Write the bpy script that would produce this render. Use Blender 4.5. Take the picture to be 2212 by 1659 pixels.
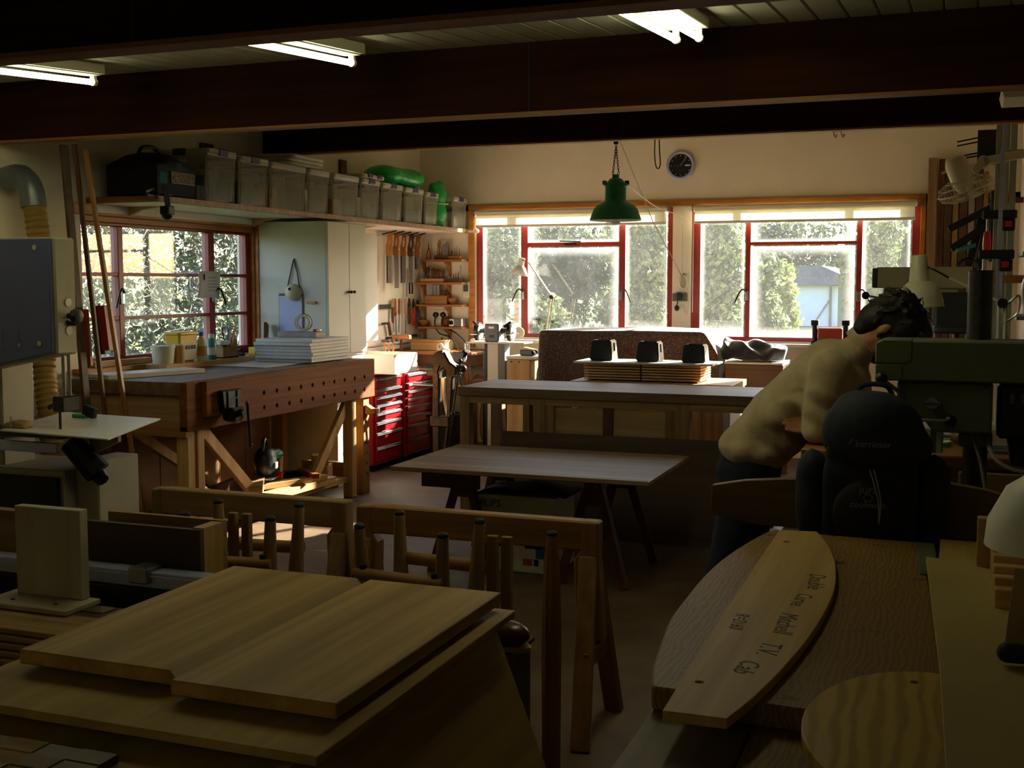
import bpy, bmesh, math, random
import numpy as np
from mathutils import Vector, Matrix, Euler
R = math.radians
PI = math.pi
scene = bpy.context.scene
col = scene.collection
for o in list(bpy.data.objects):
    bpy.data.objects.remove(o)

# ---------------------------------------------------------------- camera
cam_data = bpy.data.cameras.new('camera')
cam_data.sensor_width = 36.0
cam_data.lens = 41.22
cam_data.clip_start = 0.05
cam = bpy.data.objects.new('camera', cam_data)
cam.location = (0.0, 0.0, 1.5)
cam.rotation_euler = (R(90 - 4.92), 0, R(20.77))
col.objects.link(cam)
scene.camera = cam

# ---------------------------------------------------------------- sky, sun, exposure
SUN_DIR = Vector((-0.50, -1.0, -0.46)).normalized()
world = bpy.data.worlds.new('sky'); scene.world = world; world.use_nodes = True
wn = world.node_tree; wn.nodes.clear()
w_out = wn.nodes.new('ShaderNodeOutputWorld'); w_bg = wn.nodes.new('ShaderNodeBackground')
w_sky = wn.nodes.new('ShaderNodeTexSky'); w_sky.sky_type = 'NISHITA'
w_sky.sun_disc = False; w_sky.sun_elevation = R(22.5); w_sky.sun_rotation = R(26.6)
w_sky.altitude = 50; w_sky.air_density = 1.0; w_sky.dust_density = 2.0
w_bg.inputs['Strength'].default_value = 0.55
wn.links.new(w_sky.outputs[0], w_bg.inputs[0]); wn.links.new(w_bg.outputs[0], w_out.inputs[0])
sun_data = bpy.data.lights.new('sun', 'SUN'); sun_data.energy = 27.0; sun_data.angle = R(0.55)
sun_data.color = (1.0, 0.90, 0.74)
sun = bpy.data.objects.new('sun', sun_data); col.objects.link(sun)
sun.rotation_euler = SUN_DIR.to_track_quat('-Z', 'Y').to_euler()
sun.location = (3, 16, 8)
def portal(loc, sx, sz, direction):
    d = bpy.data.lights.new('window_portal', 'AREA'); d.shape = 'RECTANGLE'; d.size = sx; d.size_y = sz
    d.cycles.is_portal = True
    o = bpy.data.objects.new('window_portal', d); col.objects.link(o); o.location = loc
    o.rotation_euler = Vector(direction).to_track_quat('-Z', 'Z').to_euler()
portal((-3.29, 10.36, 1.6), 1.9, 1.2, (0, -1, 0))
portal((-1.25, 10.36, 1.6), 1.9, 1.2, (0, -1, 0))
portal((-4.98, 6.46, 1.45), 1.8, 0.95, (1, 0, 0))
vs = scene.view_settings
scene.display_settings.display_device = 'sRGB'
vs.view_transform = 'Standard'; vs.look = 'None'; vs.gamma = 1.0; vs.use_curve_mapping = False
vs.exposure = 0.8
scene.cycles.max_bounces = 7; scene.cycles.diffuse_bounces = 4; scene.cycles.glossy_bounces = 2
scene.cycles.transparent_max_bounces = 14; scene.cycles.transmission_bounces = 4
scene.cycles.sample_clamp_indirect = 4.0
scene.cycles.caustics_reflective = False; scene.cycles.caustics_refractive = False
scene.cycles.adaptive_threshold = 0.03

# ---------------------------------------------------------------- materials
def lin(h):
    h = h.lstrip('#'); out = []
    for i in (0, 2, 4):
        c = int(h[i:i+2], 16) / 255.0
        out.append(c / 12.92 if c <= 0.04045 else ((c + 0.055) / 1.055) ** 2.4)
    return (*out, 1.0)
MATS = {}
def newmat(name):
    m = bpy.data.materials.new(name); m.use_nodes = True
    nt = m.node_tree; b = nt.nodes['Principled BSDF']
    MATS[name] = m
    return m, nt, b
def noise_node(nt, scale, detail=3, rough=0.55, stretch=None, rot=None, dist=0.0):
    tc = nt.nodes.new('ShaderNodeTexCoord'); n = nt.nodes.new('ShaderNodeTexNoise')
    n.inputs['Scale'].default_value = scale; n.inputs['Detail'].default_value = detail
    n.inputs['Roughness'].default_value = rough; n.inputs['Distortion'].default_value = dist
    if stretch:
        mp = nt.nodes.new('ShaderNodeMapping'); mp.inputs['Scale'].default_value = stretch
        if rot: mp.inputs['Rotation'].default_value = rot
        nt.links.new(tc.outputs['Object'], mp.inputs['Vector']); nt.links.new(mp.outputs[0], n.inputs['Vector'])
    else:
        nt.links.new(tc.outputs['Object'], n.inputs['Vector'])
    return n
def ramp(nt, src, stops):
    r = nt.nodes.new('ShaderNodeValToRGB')
    e = r.color_ramp.elements
    while len(e) < len(stops): e.new(0.5)
    for i, (p, c) in enumerate(stops):
        e[i].position = p; e[i].color = c
    nt.links.new(src, r.inputs[0]); return r
def bump(nt, src, b, strength, dist=0.002):
    bm_ = nt.nodes.new('ShaderNodeBump'); bm_.inputs['Strength'].default_value = strength
    bm_.inputs['Distance'].default_value = dist
    nt.links.new(src, bm_.inputs['Height']); nt.links.new(bm_.outputs[0], b.inputs['Normal'])
def paint(name, c, rough=0.5, metal=0.0, var=0.06, scale=9.0, coat=0.0, bmp=0.0, spec=0.5):
    """plain coloured surface with slight mottling"""
    m, nt, b = newmat(name); c = lin(c)
    n = noise_node(nt, scale, 4)
    d = tuple(max(0, v * (1 - var * 2)) for v in c[:3]) + (1,)
    l = tuple(min(1, v * (1 + var)) for v in c[:3]) + (1,)
    r = ramp(nt, n.outputs[0], [(0.3, d), (0.7, l)])
    nt.links.new(r.outputs[0], b.inputs['Base Color'])
    b.inputs['Roughness'].default_value = rough; b.inputs['Metallic'].default_value = metal
    b.inputs['Specular IOR Level'].default_value = spec
    if coat: b.inputs['Coat Weight'].default_value = coat
    if bmp: bump(nt, n.outputs[0], b, bmp)
    return m
def wood(name, dark, light, axis='x', fine=28.0, along=1.6, rough=0.55, rings=True, spec=0.35, contrast=(0.32, 0.68)):
    """timber: streaks stretched along one axis of the object"""
    m, nt, b = newmat(name)
    s = {'x': (along, fine, fine), 'y': (fine, along, fine), 'z': (fine, fine, along)}[axis]
    n = noise_node(nt, 1.0, 5, 0.6, s, None, 0.4)
    r = ramp(nt, n.outputs[0], [(contrast[0], lin(dark)), (contrast[1], lin(light))])
    if rings:
        s2 = tuple(v * 0.22 for v in s)
        n2 = noise_node(nt, 1.0, 2, 0.5, s2, None, 1.2)
        r2 = ramp(nt, n2.outputs[0], [(0.35, (0.72, 0.66, 0.58, 1)), (0.6, (1, 1, 1, 1))])
        mx = nt.nodes.new('ShaderNodeMix'); mx.data_type = 'RGBA'; mx.blend_type = 'MULTIPLY'
        mx.inputs['Factor'].default_value = 0.6
        nt.links.new(r.outputs[0], mx.inputs['A']); nt.links.new(r2.outputs[0], mx.inputs['B'])
        nt.links.new(mx.outputs['Result'], b.inputs['Base Color'])
    else:
        nt.links.new(r.outputs[0], b.inputs['Base Color'])
    b.inputs['Roughness'].default_value = rough; b.inputs['Specular IOR Level'].default_value = spec
    bump(nt, n.outputs[0], b, 0.12, 0.001)
    return m
def ringwood(name, dark, light, scale, distort, stretch, rough=0.5, knots=False, band=(0.25, 0.75), spec=0.3):
    """plain-sawn timber with bold growth rings"""
    m, nt, b = newmat(name)
    tc = nt.nodes.new('ShaderNodeTexCoord'); mp = nt.nodes.new('ShaderNodeMapping'); mp.inputs['Scale'].default_value = stretch
    wv = nt.nodes.new('ShaderNodeTexWave'); wv.bands_direction = 'X'; wv.inputs['Scale'].default_value = scale
    wv.inputs['Distortion'].default_value = distort; wv.inputs['Detail'].default_value = 2.5; wv.inputs['Detail Scale'].default_value = 1.1
    nt.links.new(tc.outputs['Object'], mp.inputs[0]); nt.links.new(mp.outputs[0], wv.inputs[0])
    r = ramp(nt, wv.outputs['Fac'], [(band[0], lin(dark)), (band[1], lin(light))]); src = r.outputs[0]
    if knots:
        n = noise_node(nt, 1.0, 2, 0.5, (9, 26, 9), None, 0.6)
        k = ramp(nt, n.outputs[0], [(0.66, (1, 1, 1, 1)), (0.74, (0.16, 0.12, 0.09, 1))])
        mx = nt.nodes.new('ShaderNodeMix'); mx.data_type = 'RGBA'; mx.blend_type = 'MULTIPLY'; mx.inputs['Factor'].default_value = 0.9
        nt.links.new(src, mx.inputs['A']); nt.links.new(k.outputs[0], mx.inputs['B']); src = mx.outputs['Result']
    nt.links.new(src, b.inputs['Base Color'])
    b.inputs['Roughness'].default_value = rough; b.inputs['Specular IOR Level'].default_value = spec
    bump(nt, wv.outputs['Fac'], b, 0.06, 0.001)
    return m
def emit(name, c, strength):
    m, nt, b = newmat(name)
    b.inputs['Base Color'].default_value = lin(c); b.inputs['Emission Color'].default_value = lin(c)
    b.inputs['Emission Strength'].default_value = strength
    return m
# ---------------------------------------------------------------- mesh helpers
class G:
    """collects shapes that become one mesh object"""
    def __init__(s): s.v = []; s.f = []
    def add(s, vs, fs, M=None):
        k = len(s.v)
        s.v += [tuple(M @ Vector(v)) if M is not None else tuple(v) for v in vs]
        s.f += [tuple(i + k for i in f) for f in fs]
        return s
    def box(s, x0, y0, z0, x1, y1, z1, M=None):
        v = [(x0,y0,z0),(x1,y0,z0),(x1,y1,z0),(x0,y1,z0),(x0,y0,z1),(x1,y0,z1),(x1,y1,z1),(x0,y1,z1)]
        return s.add(v, [(3,2,1,0),(4,5,6,7),(0,1,5,4),(1,2,6,5),(2,3,7,6),(3,0,4,7)], M)
    def bar(s, p, q, w, h, roll=0.0):
        """square-section bar from p to q"""
        p = Vector(p); q = Vector(q); d = q - p; L = d.length
        rot = d.to_track_quat('Z', 'Y').to_matrix().to_4x4()
        M = Matrix.Translation(p) @ rot @ Matrix.Rotation(roll, 4, 'Z')
        return s.box(-w/2, -h/2, 0, w/2, h/2, L, M)
    def rod(s, p, q, r, r2=None, n=10):
        r2 = r if r2 is None else r2
        p = Vector(p); q = Vector(q); d = q - p
        M = Matrix.Translation(p) @ d.to_track_quat('Z', 'Y').to_matrix().to_4x4()
        return s.lathe([(r, 0), (r2, d.length)], n, M)
    def lathe(s, prof, n=16, M=None, cap=True):
        k = len(prof); v = []; f = []
        for r, z in prof:
            for i in range(n):
                a = 2*PI*i/n; v.append((r*math.cos(a), r*math.sin(a), z))
        for j in range(k-1):
            for i in range(n):
                i2 = (i+1) % n; f.append((j*n+i, j*n+i2, (j+1)*n+i2, (j+1)*n+i))
        if cap:
            f.append(tuple(reversed(range(n)))); f.append(tuple((k-1)*n+i for i in range(n)))
        return s.add(v, f, M)
    def tube(s, pts, r, n=8, closed=False):
        pts = [Vector(p) for p in pts]; m = len(pts); v = []; f = []
        rs = r if isinstance(r, (list, tuple)) else [r]*m
        up = None
        for j, p in enumerate(pts):
            if closed: t = pts[(j+1) % m] - pts[j-1]
            else: t = pts[min(j+1, m-1)] - pts[max(j-1, 0)]
            t.normalize()
            if up is None:
                up = Vector((0,0,1)) if abs(t.z) < 0.9 else Vector((1,0,0))
            a = t.cross(up)
            if a.length < 1e-4: a = t.orthogonal()
            a.normalize(); b = a.cross(t); b.normalize(); up = b
            for i in range(n):
                th = 2*PI*i/n; v.append(p + (a*math.cos(th) + b*math.sin(th))*rs[j])
        for j in range(m if closed else m-1):
            j2 = (j+1) % m
            for i in range(n):
                i2 = (i+1) % n; f.append((j*n+i, j*n+i2, j2*n+i2, j2*n+i))
        if not closed:
            f.append(tuple(reversed(range(n)))); f.append(tuple((m-1)*n+i for i in range(n)))
        return s.add(v, f)
    def prism(s, poly, a, b, axis='z', M=None):
        """extrude a 2-D outline from a to b along axis; outline axes follow (x,y),(x,z)->'y',(y,z)->'x'"""
        def p3(u, w, t): return {'z': (u, w, t), 'y': (u, t, w), 'x': (t, u, w)}[axis]
        n = len(poly)
        v = [p3(u, w, a) for u, w in poly] + [p3(u, w, b) for u, w in poly]
        f = [tuple(reversed(range(n))), tuple(range(n, 2*n))] + [(i, (i+1) % n, n+(i+1) % n, n+i) for i in range(n)]
        return s.add(v, f, M)
    def ball(s, c, r, n=14, m=9, M=None):
        r = r if isinstance(r, (list, tuple)) else (r, r, r)
        v = [(c[0], c[1], c[2]-r[2])]; f = []
        for j in range(1, m):
            ph = -PI/2 + PI*j/m
            for i in range(n):
                a = 2*PI*i/n
                v.append((c[0]+r[0]*math.cos(ph)*math.cos(a), c[1]+r[1]*math.cos(ph)*math.sin(a), c[2]+r[2]*math.sin(ph)))
        v.append((c[0], c[1], c[2]+r[2])); T = len(v)-1
        for i in range(n):
            i2 = (i+1) % n
            f.append((0, 1+i2, 1+i)); f.append((T, 1+(m-2)*n+i, 1+(m-2)*n+i2))
            for j in range(m-2): f.append((1+j*n+i, 1+j*n+i2, 1+(j+1)*n+i2, 1+(j+1)*n+i))
        return s.add(v, f, M)
    def cone_limb(s, p, q, r0, r1, n=12):
        """tapered limb with rounded ends"""
        s.rod(p, q, r0, r1, n); s.ball(p, r0, n, 8); s.ball(q, r1, n, 8); return s
    def grid(s, fn, nu, nv):
        v = [fn(i/(nu-1), j/(nv-1)) for j in range(nv) for i in range(nu)]
        f = [(j*nu+i, j*nu+i+1, (j+1)*nu+i+1, (j+1)*nu+i) for j in range(nv-1) for i in range(nu-1)]
        return s.add(v, f)
    def mesh(s, name, bev=0.0, smooth=True, seg=1):
        me = bpy.data.meshes.new(name); me.from_pydata(s.v, [], s.f); me.update()
        bm_ = bmesh.new(); bm_.from_mesh(me)
        bmesh.ops.recalc_face_normals(bm_, faces=bm_.faces)
        if bev:
            es = [e for e in bm_.edges if len(e.link_faces) == 2 and e.calc_face_angle(0) > 0.7]
            bmesh.ops.bevel(bm_, geom=es, offset=bev, segments=seg, affect='EDGES', clamp_overlap=True)
        bm_.to_mesh(me); bm_.free()
        if smooth:
            me.shade_smooth(); me.set_sharp_from_angle(angle=0.6)
        return me
    def obj(s, name, mat, parent=None, bev=0.0, smooth=True, seg=1):
        me = s.mesh(name, bev, smooth, seg)
        return link(name, me, mat, parent)
def link(name, me, mat, parent=None):
    o = bpy.data.objects.new(name, me); col.objects.link(o)
    if mat is not None:
        me.materials.clear(); me.materials.append(MATS[mat] if isinstance(mat, str) else mat)
    if parent is not None: o.parent = parent
    return o
def tag(o, label, cat, group=None):
    o['label'] = label; o['category'] = cat
    if group: o['group'] = group
    return o
def thing(name, label, cat, loc=(0,0,0), rz=0.0, group=None):
    o = bpy.data.objects.new(name, None); col.objects.link(o)
    o.empty_display_size = 0.1
    o.location = loc; o.rotation_euler = (0, 0, rz)
    return tag(o, label, cat, group)
def solo(name, label, cat, g, mat, loc=(0,0,0), rz=0.0, group=None, bev=0.0, rot=None, smooth=True):
    o = g.obj(name, mat, None, bev, smooth); o.location = loc
    o.rotation_euler = rot if rot else (0, 0, rz)
    return tag(o, label, cat, group)
def struct(name, g, mat, bev=0.0, parent=None):
    o = g.obj(name, mat, parent, bev)
    if parent is None: o['kind'] = 'structure'
    return o
def copy_tree(o, parent=None):
    c = o.copy(); col.objects.link(c)
    if parent is not None: c.parent = parent
    for ch in [x for x in bpy.data.objects if x.parent == o]: copy_tree(ch, c)
    return c
def apply_mods(o):
    dg = bpy.context.evaluated_depsgraph_get(); dg.update()
    me = bpy.data.meshes.new_from_object(o.evaluated_get(dg))
    o.modifiers.clear(); old = o.data; o.data = me
    bpy.data.meshes.remove(old); return o
def fused(g, name, mat, parent=None, voxel=0.012, smooth=4, loc=None):
    """union of overlapping solids as one continuous skin"""
    o = g.obj(name, mat, parent, 0, False)
    if loc: o.location = loc
    r = o.modifiers.new('r', 'REMESH'); r.mode = 'VOXEL'; r.voxel_size = voxel
    sm = o.modifiers.new('s', 'SMOOTH'); sm.iterations = smooth; sm.factor = 0.5
    p = o.parent; o.parent = None
    apply_mods(o); o.parent = p
    o.data.shade_smooth()
    o.data.materials.clear(); o.data.materials.append(MATS[mat])
    return o
def cut(o, cutter_g):
    c = cutter_g.obj('cutter', None, None, 0, False)
    m = o.modifiers.new('b', 'BOOLEAN'); m.object = c; m.operation = 'DIFFERENCE'; m.solver = 'EXACT'
    p = o.parent; o.parent = None
    apply_mods(o); o.parent = p
    cm = c.data; bpy.data.objects.remove(c); bpy.data.meshes.remove(cm)
    return o
def text(name, body, size, mat, parent, loc, rot, extrude=0.0006, shear=0.0, sx=1.0, spacing=1.0):
    cu = bpy.data.curves.new(name, 'FONT'); cu.body = body; cu.size = size; cu.extrude = extrude
    cu.align_x = 'CENTER'; cu.align_y = 'CENTER'; cu.shear = shear; cu.space_character = spacing; cu.resolution_u = 2
    t = bpy.data.objects.new(name, cu); col.objects.link(t)
    dg = bpy.context.evaluated_depsgraph_get(); dg.update()
    me = bpy.data.meshes.new_from_object(t.evaluated_get(dg))
    bpy.data.objects.remove(t); bpy.data.curves.remove(cu)
    o = link(name, me, mat, parent); o.location = loc; o.rotation_euler = rot; o.scale = (sx, 1, 1)
    return o
def rrect(w, h, r, n=5):
    """rounded rectangle outline centred on the origin"""
    pts = []
    for cx_, cy_, a0 in ((w/2-r, h/2-r, 0), (-w/2+r, h/2-r, 90), (-w/2+r, -h/2+r, 180), (w/2-r, -h/2+r, 270)):
        for i in range(n+1):
            a = R(a0 + 90*i/n); pts.append((cx_ + r*math.cos(a), cy_ + r*math.sin(a)))
    return pts
def smooth_path(pts, k=6):
    pts = [Vector(p) for p in pts]; out = []
    P_ = [pts[0]] + pts + [pts[-1]]
    for i in range(1, len(P_)-2):
        a, b, c, d = P_[i-1], P_[i], P_[i+1], P_[i+2]
        for j in range(k):
            t = j/k
            out.append(0.5*((2*b) + (c-a)*t + (2*a-5*b+4*c-d)*t*t + (3*b-a-3*c+d)*t**3))
    out.append(pts[-1]); return out
# ---------------------------------------------------------------- material set
paint('wall_paint', 'ebe1c8', 0.8, var=0.03, scale=3)
paint('ceiling_paint', 'b7b19c', 0.6, var=0.04, scale=4)
wood('beam_wood', '260f04', '3d1c09', 'x', 14, 0.8, 0.8, spec=0.1)
wood('beam_edge', '8a5a24', 'a8743a', 'x', 14, 0.8, 0.6)
m, nt, b = newmat('floor_board')
n = noise_node(nt, 3.0, 8, 0.65); n2 = noise_node(nt, 60, 3, 0.6)
r = ramp(nt, n.outputs[0], [(0.3, lin('503d28')), (0.55, lin('665138')), (0.75, lin('776144'))])
nt.links.new(r.outputs[0], b.inputs['Base Color']); b.inputs['Roughness'].default_value = 0.62
bump(nt, n2.outputs[0], b, 0.15, 0.002)
paint('red_paint', '93291f', 0.42, var=0.08, scale=14)
wood('casing_wood', 'a4631f', 'c98b43', 'x', 20, 1.2, 0.45)
paint('white_paint', 'e4e0d4', 0.45, var=0.02)
paint('cream_metal', 'd8d0b4', 0.4, var=0.03)
paint('cabinet_white', 'cdc8bd', 0.55, var=0.02, scale=4)
wood('pine', 'b98d52', 'd8b079', 'x', 26, 1.3)
wood('pine_y', 'b98d52', 'd8b079', 'y', 26, 1.3)
wood('pine_z', 'b98d52', 'd8b079', 'z', 26, 1.3)
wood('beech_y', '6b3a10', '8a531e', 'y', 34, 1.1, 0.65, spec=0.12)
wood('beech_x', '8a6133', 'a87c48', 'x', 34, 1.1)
wood('beech_z', '8a6133', 'a87c48', 'z', 34, 1.1)
wood('board_y', 'a07a34', 'c9a252', 'y', 22, 0.9, 0.5)
wood('ply', 'a78843', 'c2a35c', 'y', 16, 0.8, 0.6)
wood('ply_x', 'a98a58', 'c4a672', 'x', 16, 0.8, 0.6)
wood('dark_ply', '4a3522', '604831', 'x', 14, 0.8, 0.6)
wood('brown_panel', '8a5f33', 'a0723f', 'y', 10, 0.7, 0.6)
wood('orange_wood', '8a5527', 'b07c42', 'x', 30, 1.5, 0.4)
wood('orange_wood_z', '8a5527', 'b07c42', 'z', 30, 1.5, 0.4)
wood('walnut', '4b2c16', '6d4222', 'x', 26, 1.4, 0.4)
wood('walnut_z', '4b2c16', '6d4222', 'z', 26, 1.4, 0.4)
wood('weathered', '8d6c42', 'b08f60', 'x', 30, 1.2, 0.8)
wood('weathered_z', '846540', 'a68658', 'z', 30, 1.2, 0.8)
wood('worn_top', '6a513b', '967a5c', 'x', 18, 1.0, 0.5, spec=0.22)
wood('worn_top_y', '5c4936', '86705a', 'y', 18, 1.0, 0.5, spec=0.25)
ringwood('elm', '775628', '8d6a36', 26, 11, (1, 0.30, 1), 0.5, True, (0.1, 0.9))
wood('elm_x', '5c4223', '7d6038', 'x', 12, 1.3, 0.5)
wood('template_ply', 'ad8648', 'c49f60', 'y', 30, 1.0, 0.55)
ringwood('fir_ply', 'a3823a', 'bd9c4a', 10, 9, (1, 0.28, 1), 0.5, False, (0.1, 0.7))
wood('mdf', 'a08850', 'ad955c', 'y', 3, 3, 0.7, rings=False)
wood('grey_board', '8d8073', 'a2968a', 'y', 20, 1.2, 0.6)
paint('melamine', 'd9d5cc', 0.35, var=0.02)
paint('primed', 'cbc7bd', 0.6, var=0.05, scale=20)
paint('black_iron', '17161a', 0.42, 0.3, var=0.2, scale=20)
paint('dark_steel', '46443f', 0.35, 0.8, var=0.15, scale=20)
paint('worn_iron', '5b5148', 0.32, 0.75, var=0.2, scale=24)
paint('steel', 'a9a9a6', 0.28, 0.95, var=0.08, scale=20)
paint('bright_steel', 'd8d8d8', 0.18, 1.0, var=0.04)
paint('saw_steel', '8f9092', 0.35, 0.6, var=0.1, scale=12)
paint('aluminium', 'b4b8dc', 0.35, 0.25, var=0.04)
wood('pale_ply', 'b0a48b', 'c6bba2', 'z', 14, 0.8, 0.6)
paint('grey_paint', '5f6266', 0.45, 0.1, var=0.06)
paint('grey_dark', '3c3e42', 0.5, var=0.08)
paint('black_plastic', '111113', 0.45, var=0.1)
paint('rubber', '1a1a1a', 0.7, var=0.1)
paint('tool_red', 'a01722', 0.25, 0.0, var=0.04, coat=0.5)
paint('red_plastic', 'd0231b', 0.3, var=0.03)
paint('orange_paint', 'b8401c', 0.4, var=0.06)
paint('lamp_green', '2a8f68', 0.38, var=0.16, scale=16)
paint('bag_green', '12b45a', 0.28, var=0.15, scale=14, bmp=0.9)
paint('machine_green', '5c6148', 0.45, var=0.04)
paint('bar_grey', '8c9684', 0.4, 0.3, var=0.06)
paint('machine_cream', 'c7bf9c', 0.45, var=0.03)
paint('bandsaw_blue', '676c98', 0.35, 0.2, var=0.05, scale=4)
paint('bandsaw_cream', 'a79f86', 0.5, var=0.03)
paint('hose_tan', 'a5803f', 0.55, var=0.08)
paint('duct_tape', '7d8288', 0.35, 0.5, var=0.1)
paint('paper', 'e3e3ea', 0.8, var=0.01)
paint('blue_paper', 'b4b8e0', 0.8, var=0.01)
paint('ink', '15151a', 0.7)
paint('yellow_print', 'd59a12', 0.5)
paint('yellow_plastic', 'd8b11a', 0.4, var=0.05)
paint('purple_clip', '43346f', 0.45)
paint('teal_plastic', '2f7f86', 0.4)
paint('blue_plastic', '2c66b8', 0.4)
paint('card', 'b98d55', 0.75, var=0.06)
paint('card_white', 'd5cfbd', 0.6, var=0.05)
paint('denim', '1d2235', 0.9, var=0.15, scale=60, bmp=0.2)
paint('skin', 'c28463', 0.5, var=0.05, scale=20)
paint('hair', '1d120b', 0.6, var=0.3, scale=40)
paint('leather', '5a2a1c', 0.28, var=0.12, scale=20)
paint('sole', 'c7ab7c', 0.6)
paint('bag_navy', '14182a', 0.8, var=0.2, scale=50, bmp=0.25)
paint('bag_black', '0d0e14', 0.75, var=0.2, scale=40)
paint('bag_print', '8a8c94', 0.6)
paint('cord_grey', '8f9098', 0.6)
paint('teal_print', '2a5f8e', 0.6)
paint('screw', '3a3328', 0.4, 0.5)
paint('tape_cream', 'cfc9ae', 0.5)
paint('grass', '6f7f3a', 0.9, var=0.2, scale=2)
paint('render_white', 'b9c4d6', 0.8, var=0.02)
paint('slate', '41475a', 0.7, var=0.1)
paint('bark', '4a3f30', 0.9, var=0.2)
paint('fence_wood', '6f6f66', 0.85, var=0.12, scale=10)
# knitted sweater
m, nt, b = newmat('sweater')
n = noise_node(nt, 160, 2); n2 = noise_node(nt, 9, 3)
r = ramp(nt, n2.outputs[0], [(0.3, lin('a58f70')), (0.7, lin('bda889'))])
nt.links.new(r.outputs[0], b.inputs['Base Color']); b.inputs['Roughness'].default_value = 0.95
b.inputs['Sheen Weight'].default_value = 0.4; b.inputs['Specular IOR Level'].default_value = 0.1
bump(nt, n.outputs[0], b, 0.5, 0.004)
# speckled moving blanket
m, nt, b = newmat('blanket')
n = noise_node(nt, 90, 2, 0.7); n2 = noise_node(nt, 5, 3)
r = ramp(nt, n.outputs[0], [(0.35, lin('2f2528')), (0.5, lin('4b3b38')), (0.62, lin('6b4a3c')), (0.72, lin('8c8894'))])
nt.links.new(r.outputs[0], b.inputs['Base Color']); b.inputs['Roughness'].default_value = 0.95
b.inputs['Sheen Weight'].default_value = 0.5
bump(nt, n.outputs[0], b, 0.6, 0.005)
paint('dark_cloth', '23242e', 0.9, var=0.2, scale=30)
MATS['dark_cloth'].node_tree.nodes['Principled BSDF'].inputs['Sheen Weight'].default_value = 0.8
# translucent roller blind
m, nt, b = newmat('blind_cloth'); nt.nodes.remove(b)
d = nt.nodes.new('ShaderNodeBsdfDiffuse'); t = nt.nodes.new('ShaderNodeBsdfTranslucent'); mx = nt.nodes.new('ShaderNodeMixShader')
d.inputs[0].default_value = lin('cdc4a4'); t.inputs[0].default_value = lin('e6dfba'); mx.inputs[0].default_value = 0.30
nt.links.new(d.outputs[0], mx.inputs[1]); nt.links.new(t.outputs[0], mx.inputs[2])
nt.links.new(mx.outputs[0], nt.nodes['Material Output'].inputs[0])
# clear storage-box plastic
def clear_plastic(name, tint, cloud):
    m, nt, b = newmat(name); nt.nodes.remove(b)
    tr = nt.nodes.new('ShaderNodeBsdfTransparent'); df = nt.nodes.new('ShaderNodeBsdfPrincipled')
    tr.inputs[0].default_value = (0.93, 0.93, 0.9, 1)
    df.inputs['Base Color'].default_value = lin(tint); df.inputs['Roughness'].default_value = 0.2
    lw = nt.nodes.new('ShaderNodeLayerWeight'); lw.inputs[0].default_value = 0.2
    mr = nt.nodes.new('ShaderNodeMapRange'); mr.inputs['To Min'].default_value = cloud; mr.inputs['To Max'].default_value = 0.75
    nt.links.new(lw.outputs['Facing'], mr.inputs['Value'])
    mx = nt.nodes.new('ShaderNodeMixShader')
    nt.links.new(mr.outputs[0], mx.inputs[0]); nt.links.new(tr.outputs[0], mx.inputs[1]); nt.links.new(df.outputs[0], mx.inputs[2])
    nt.links.new(mx.outputs[0], nt.nodes['Material Output'].inputs[0])
clear_plastic('box_plastic', 'd6d2c4', 0.14)
clear_plastic('lid_plastic', 'dcd8cc', 0.75)
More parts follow.
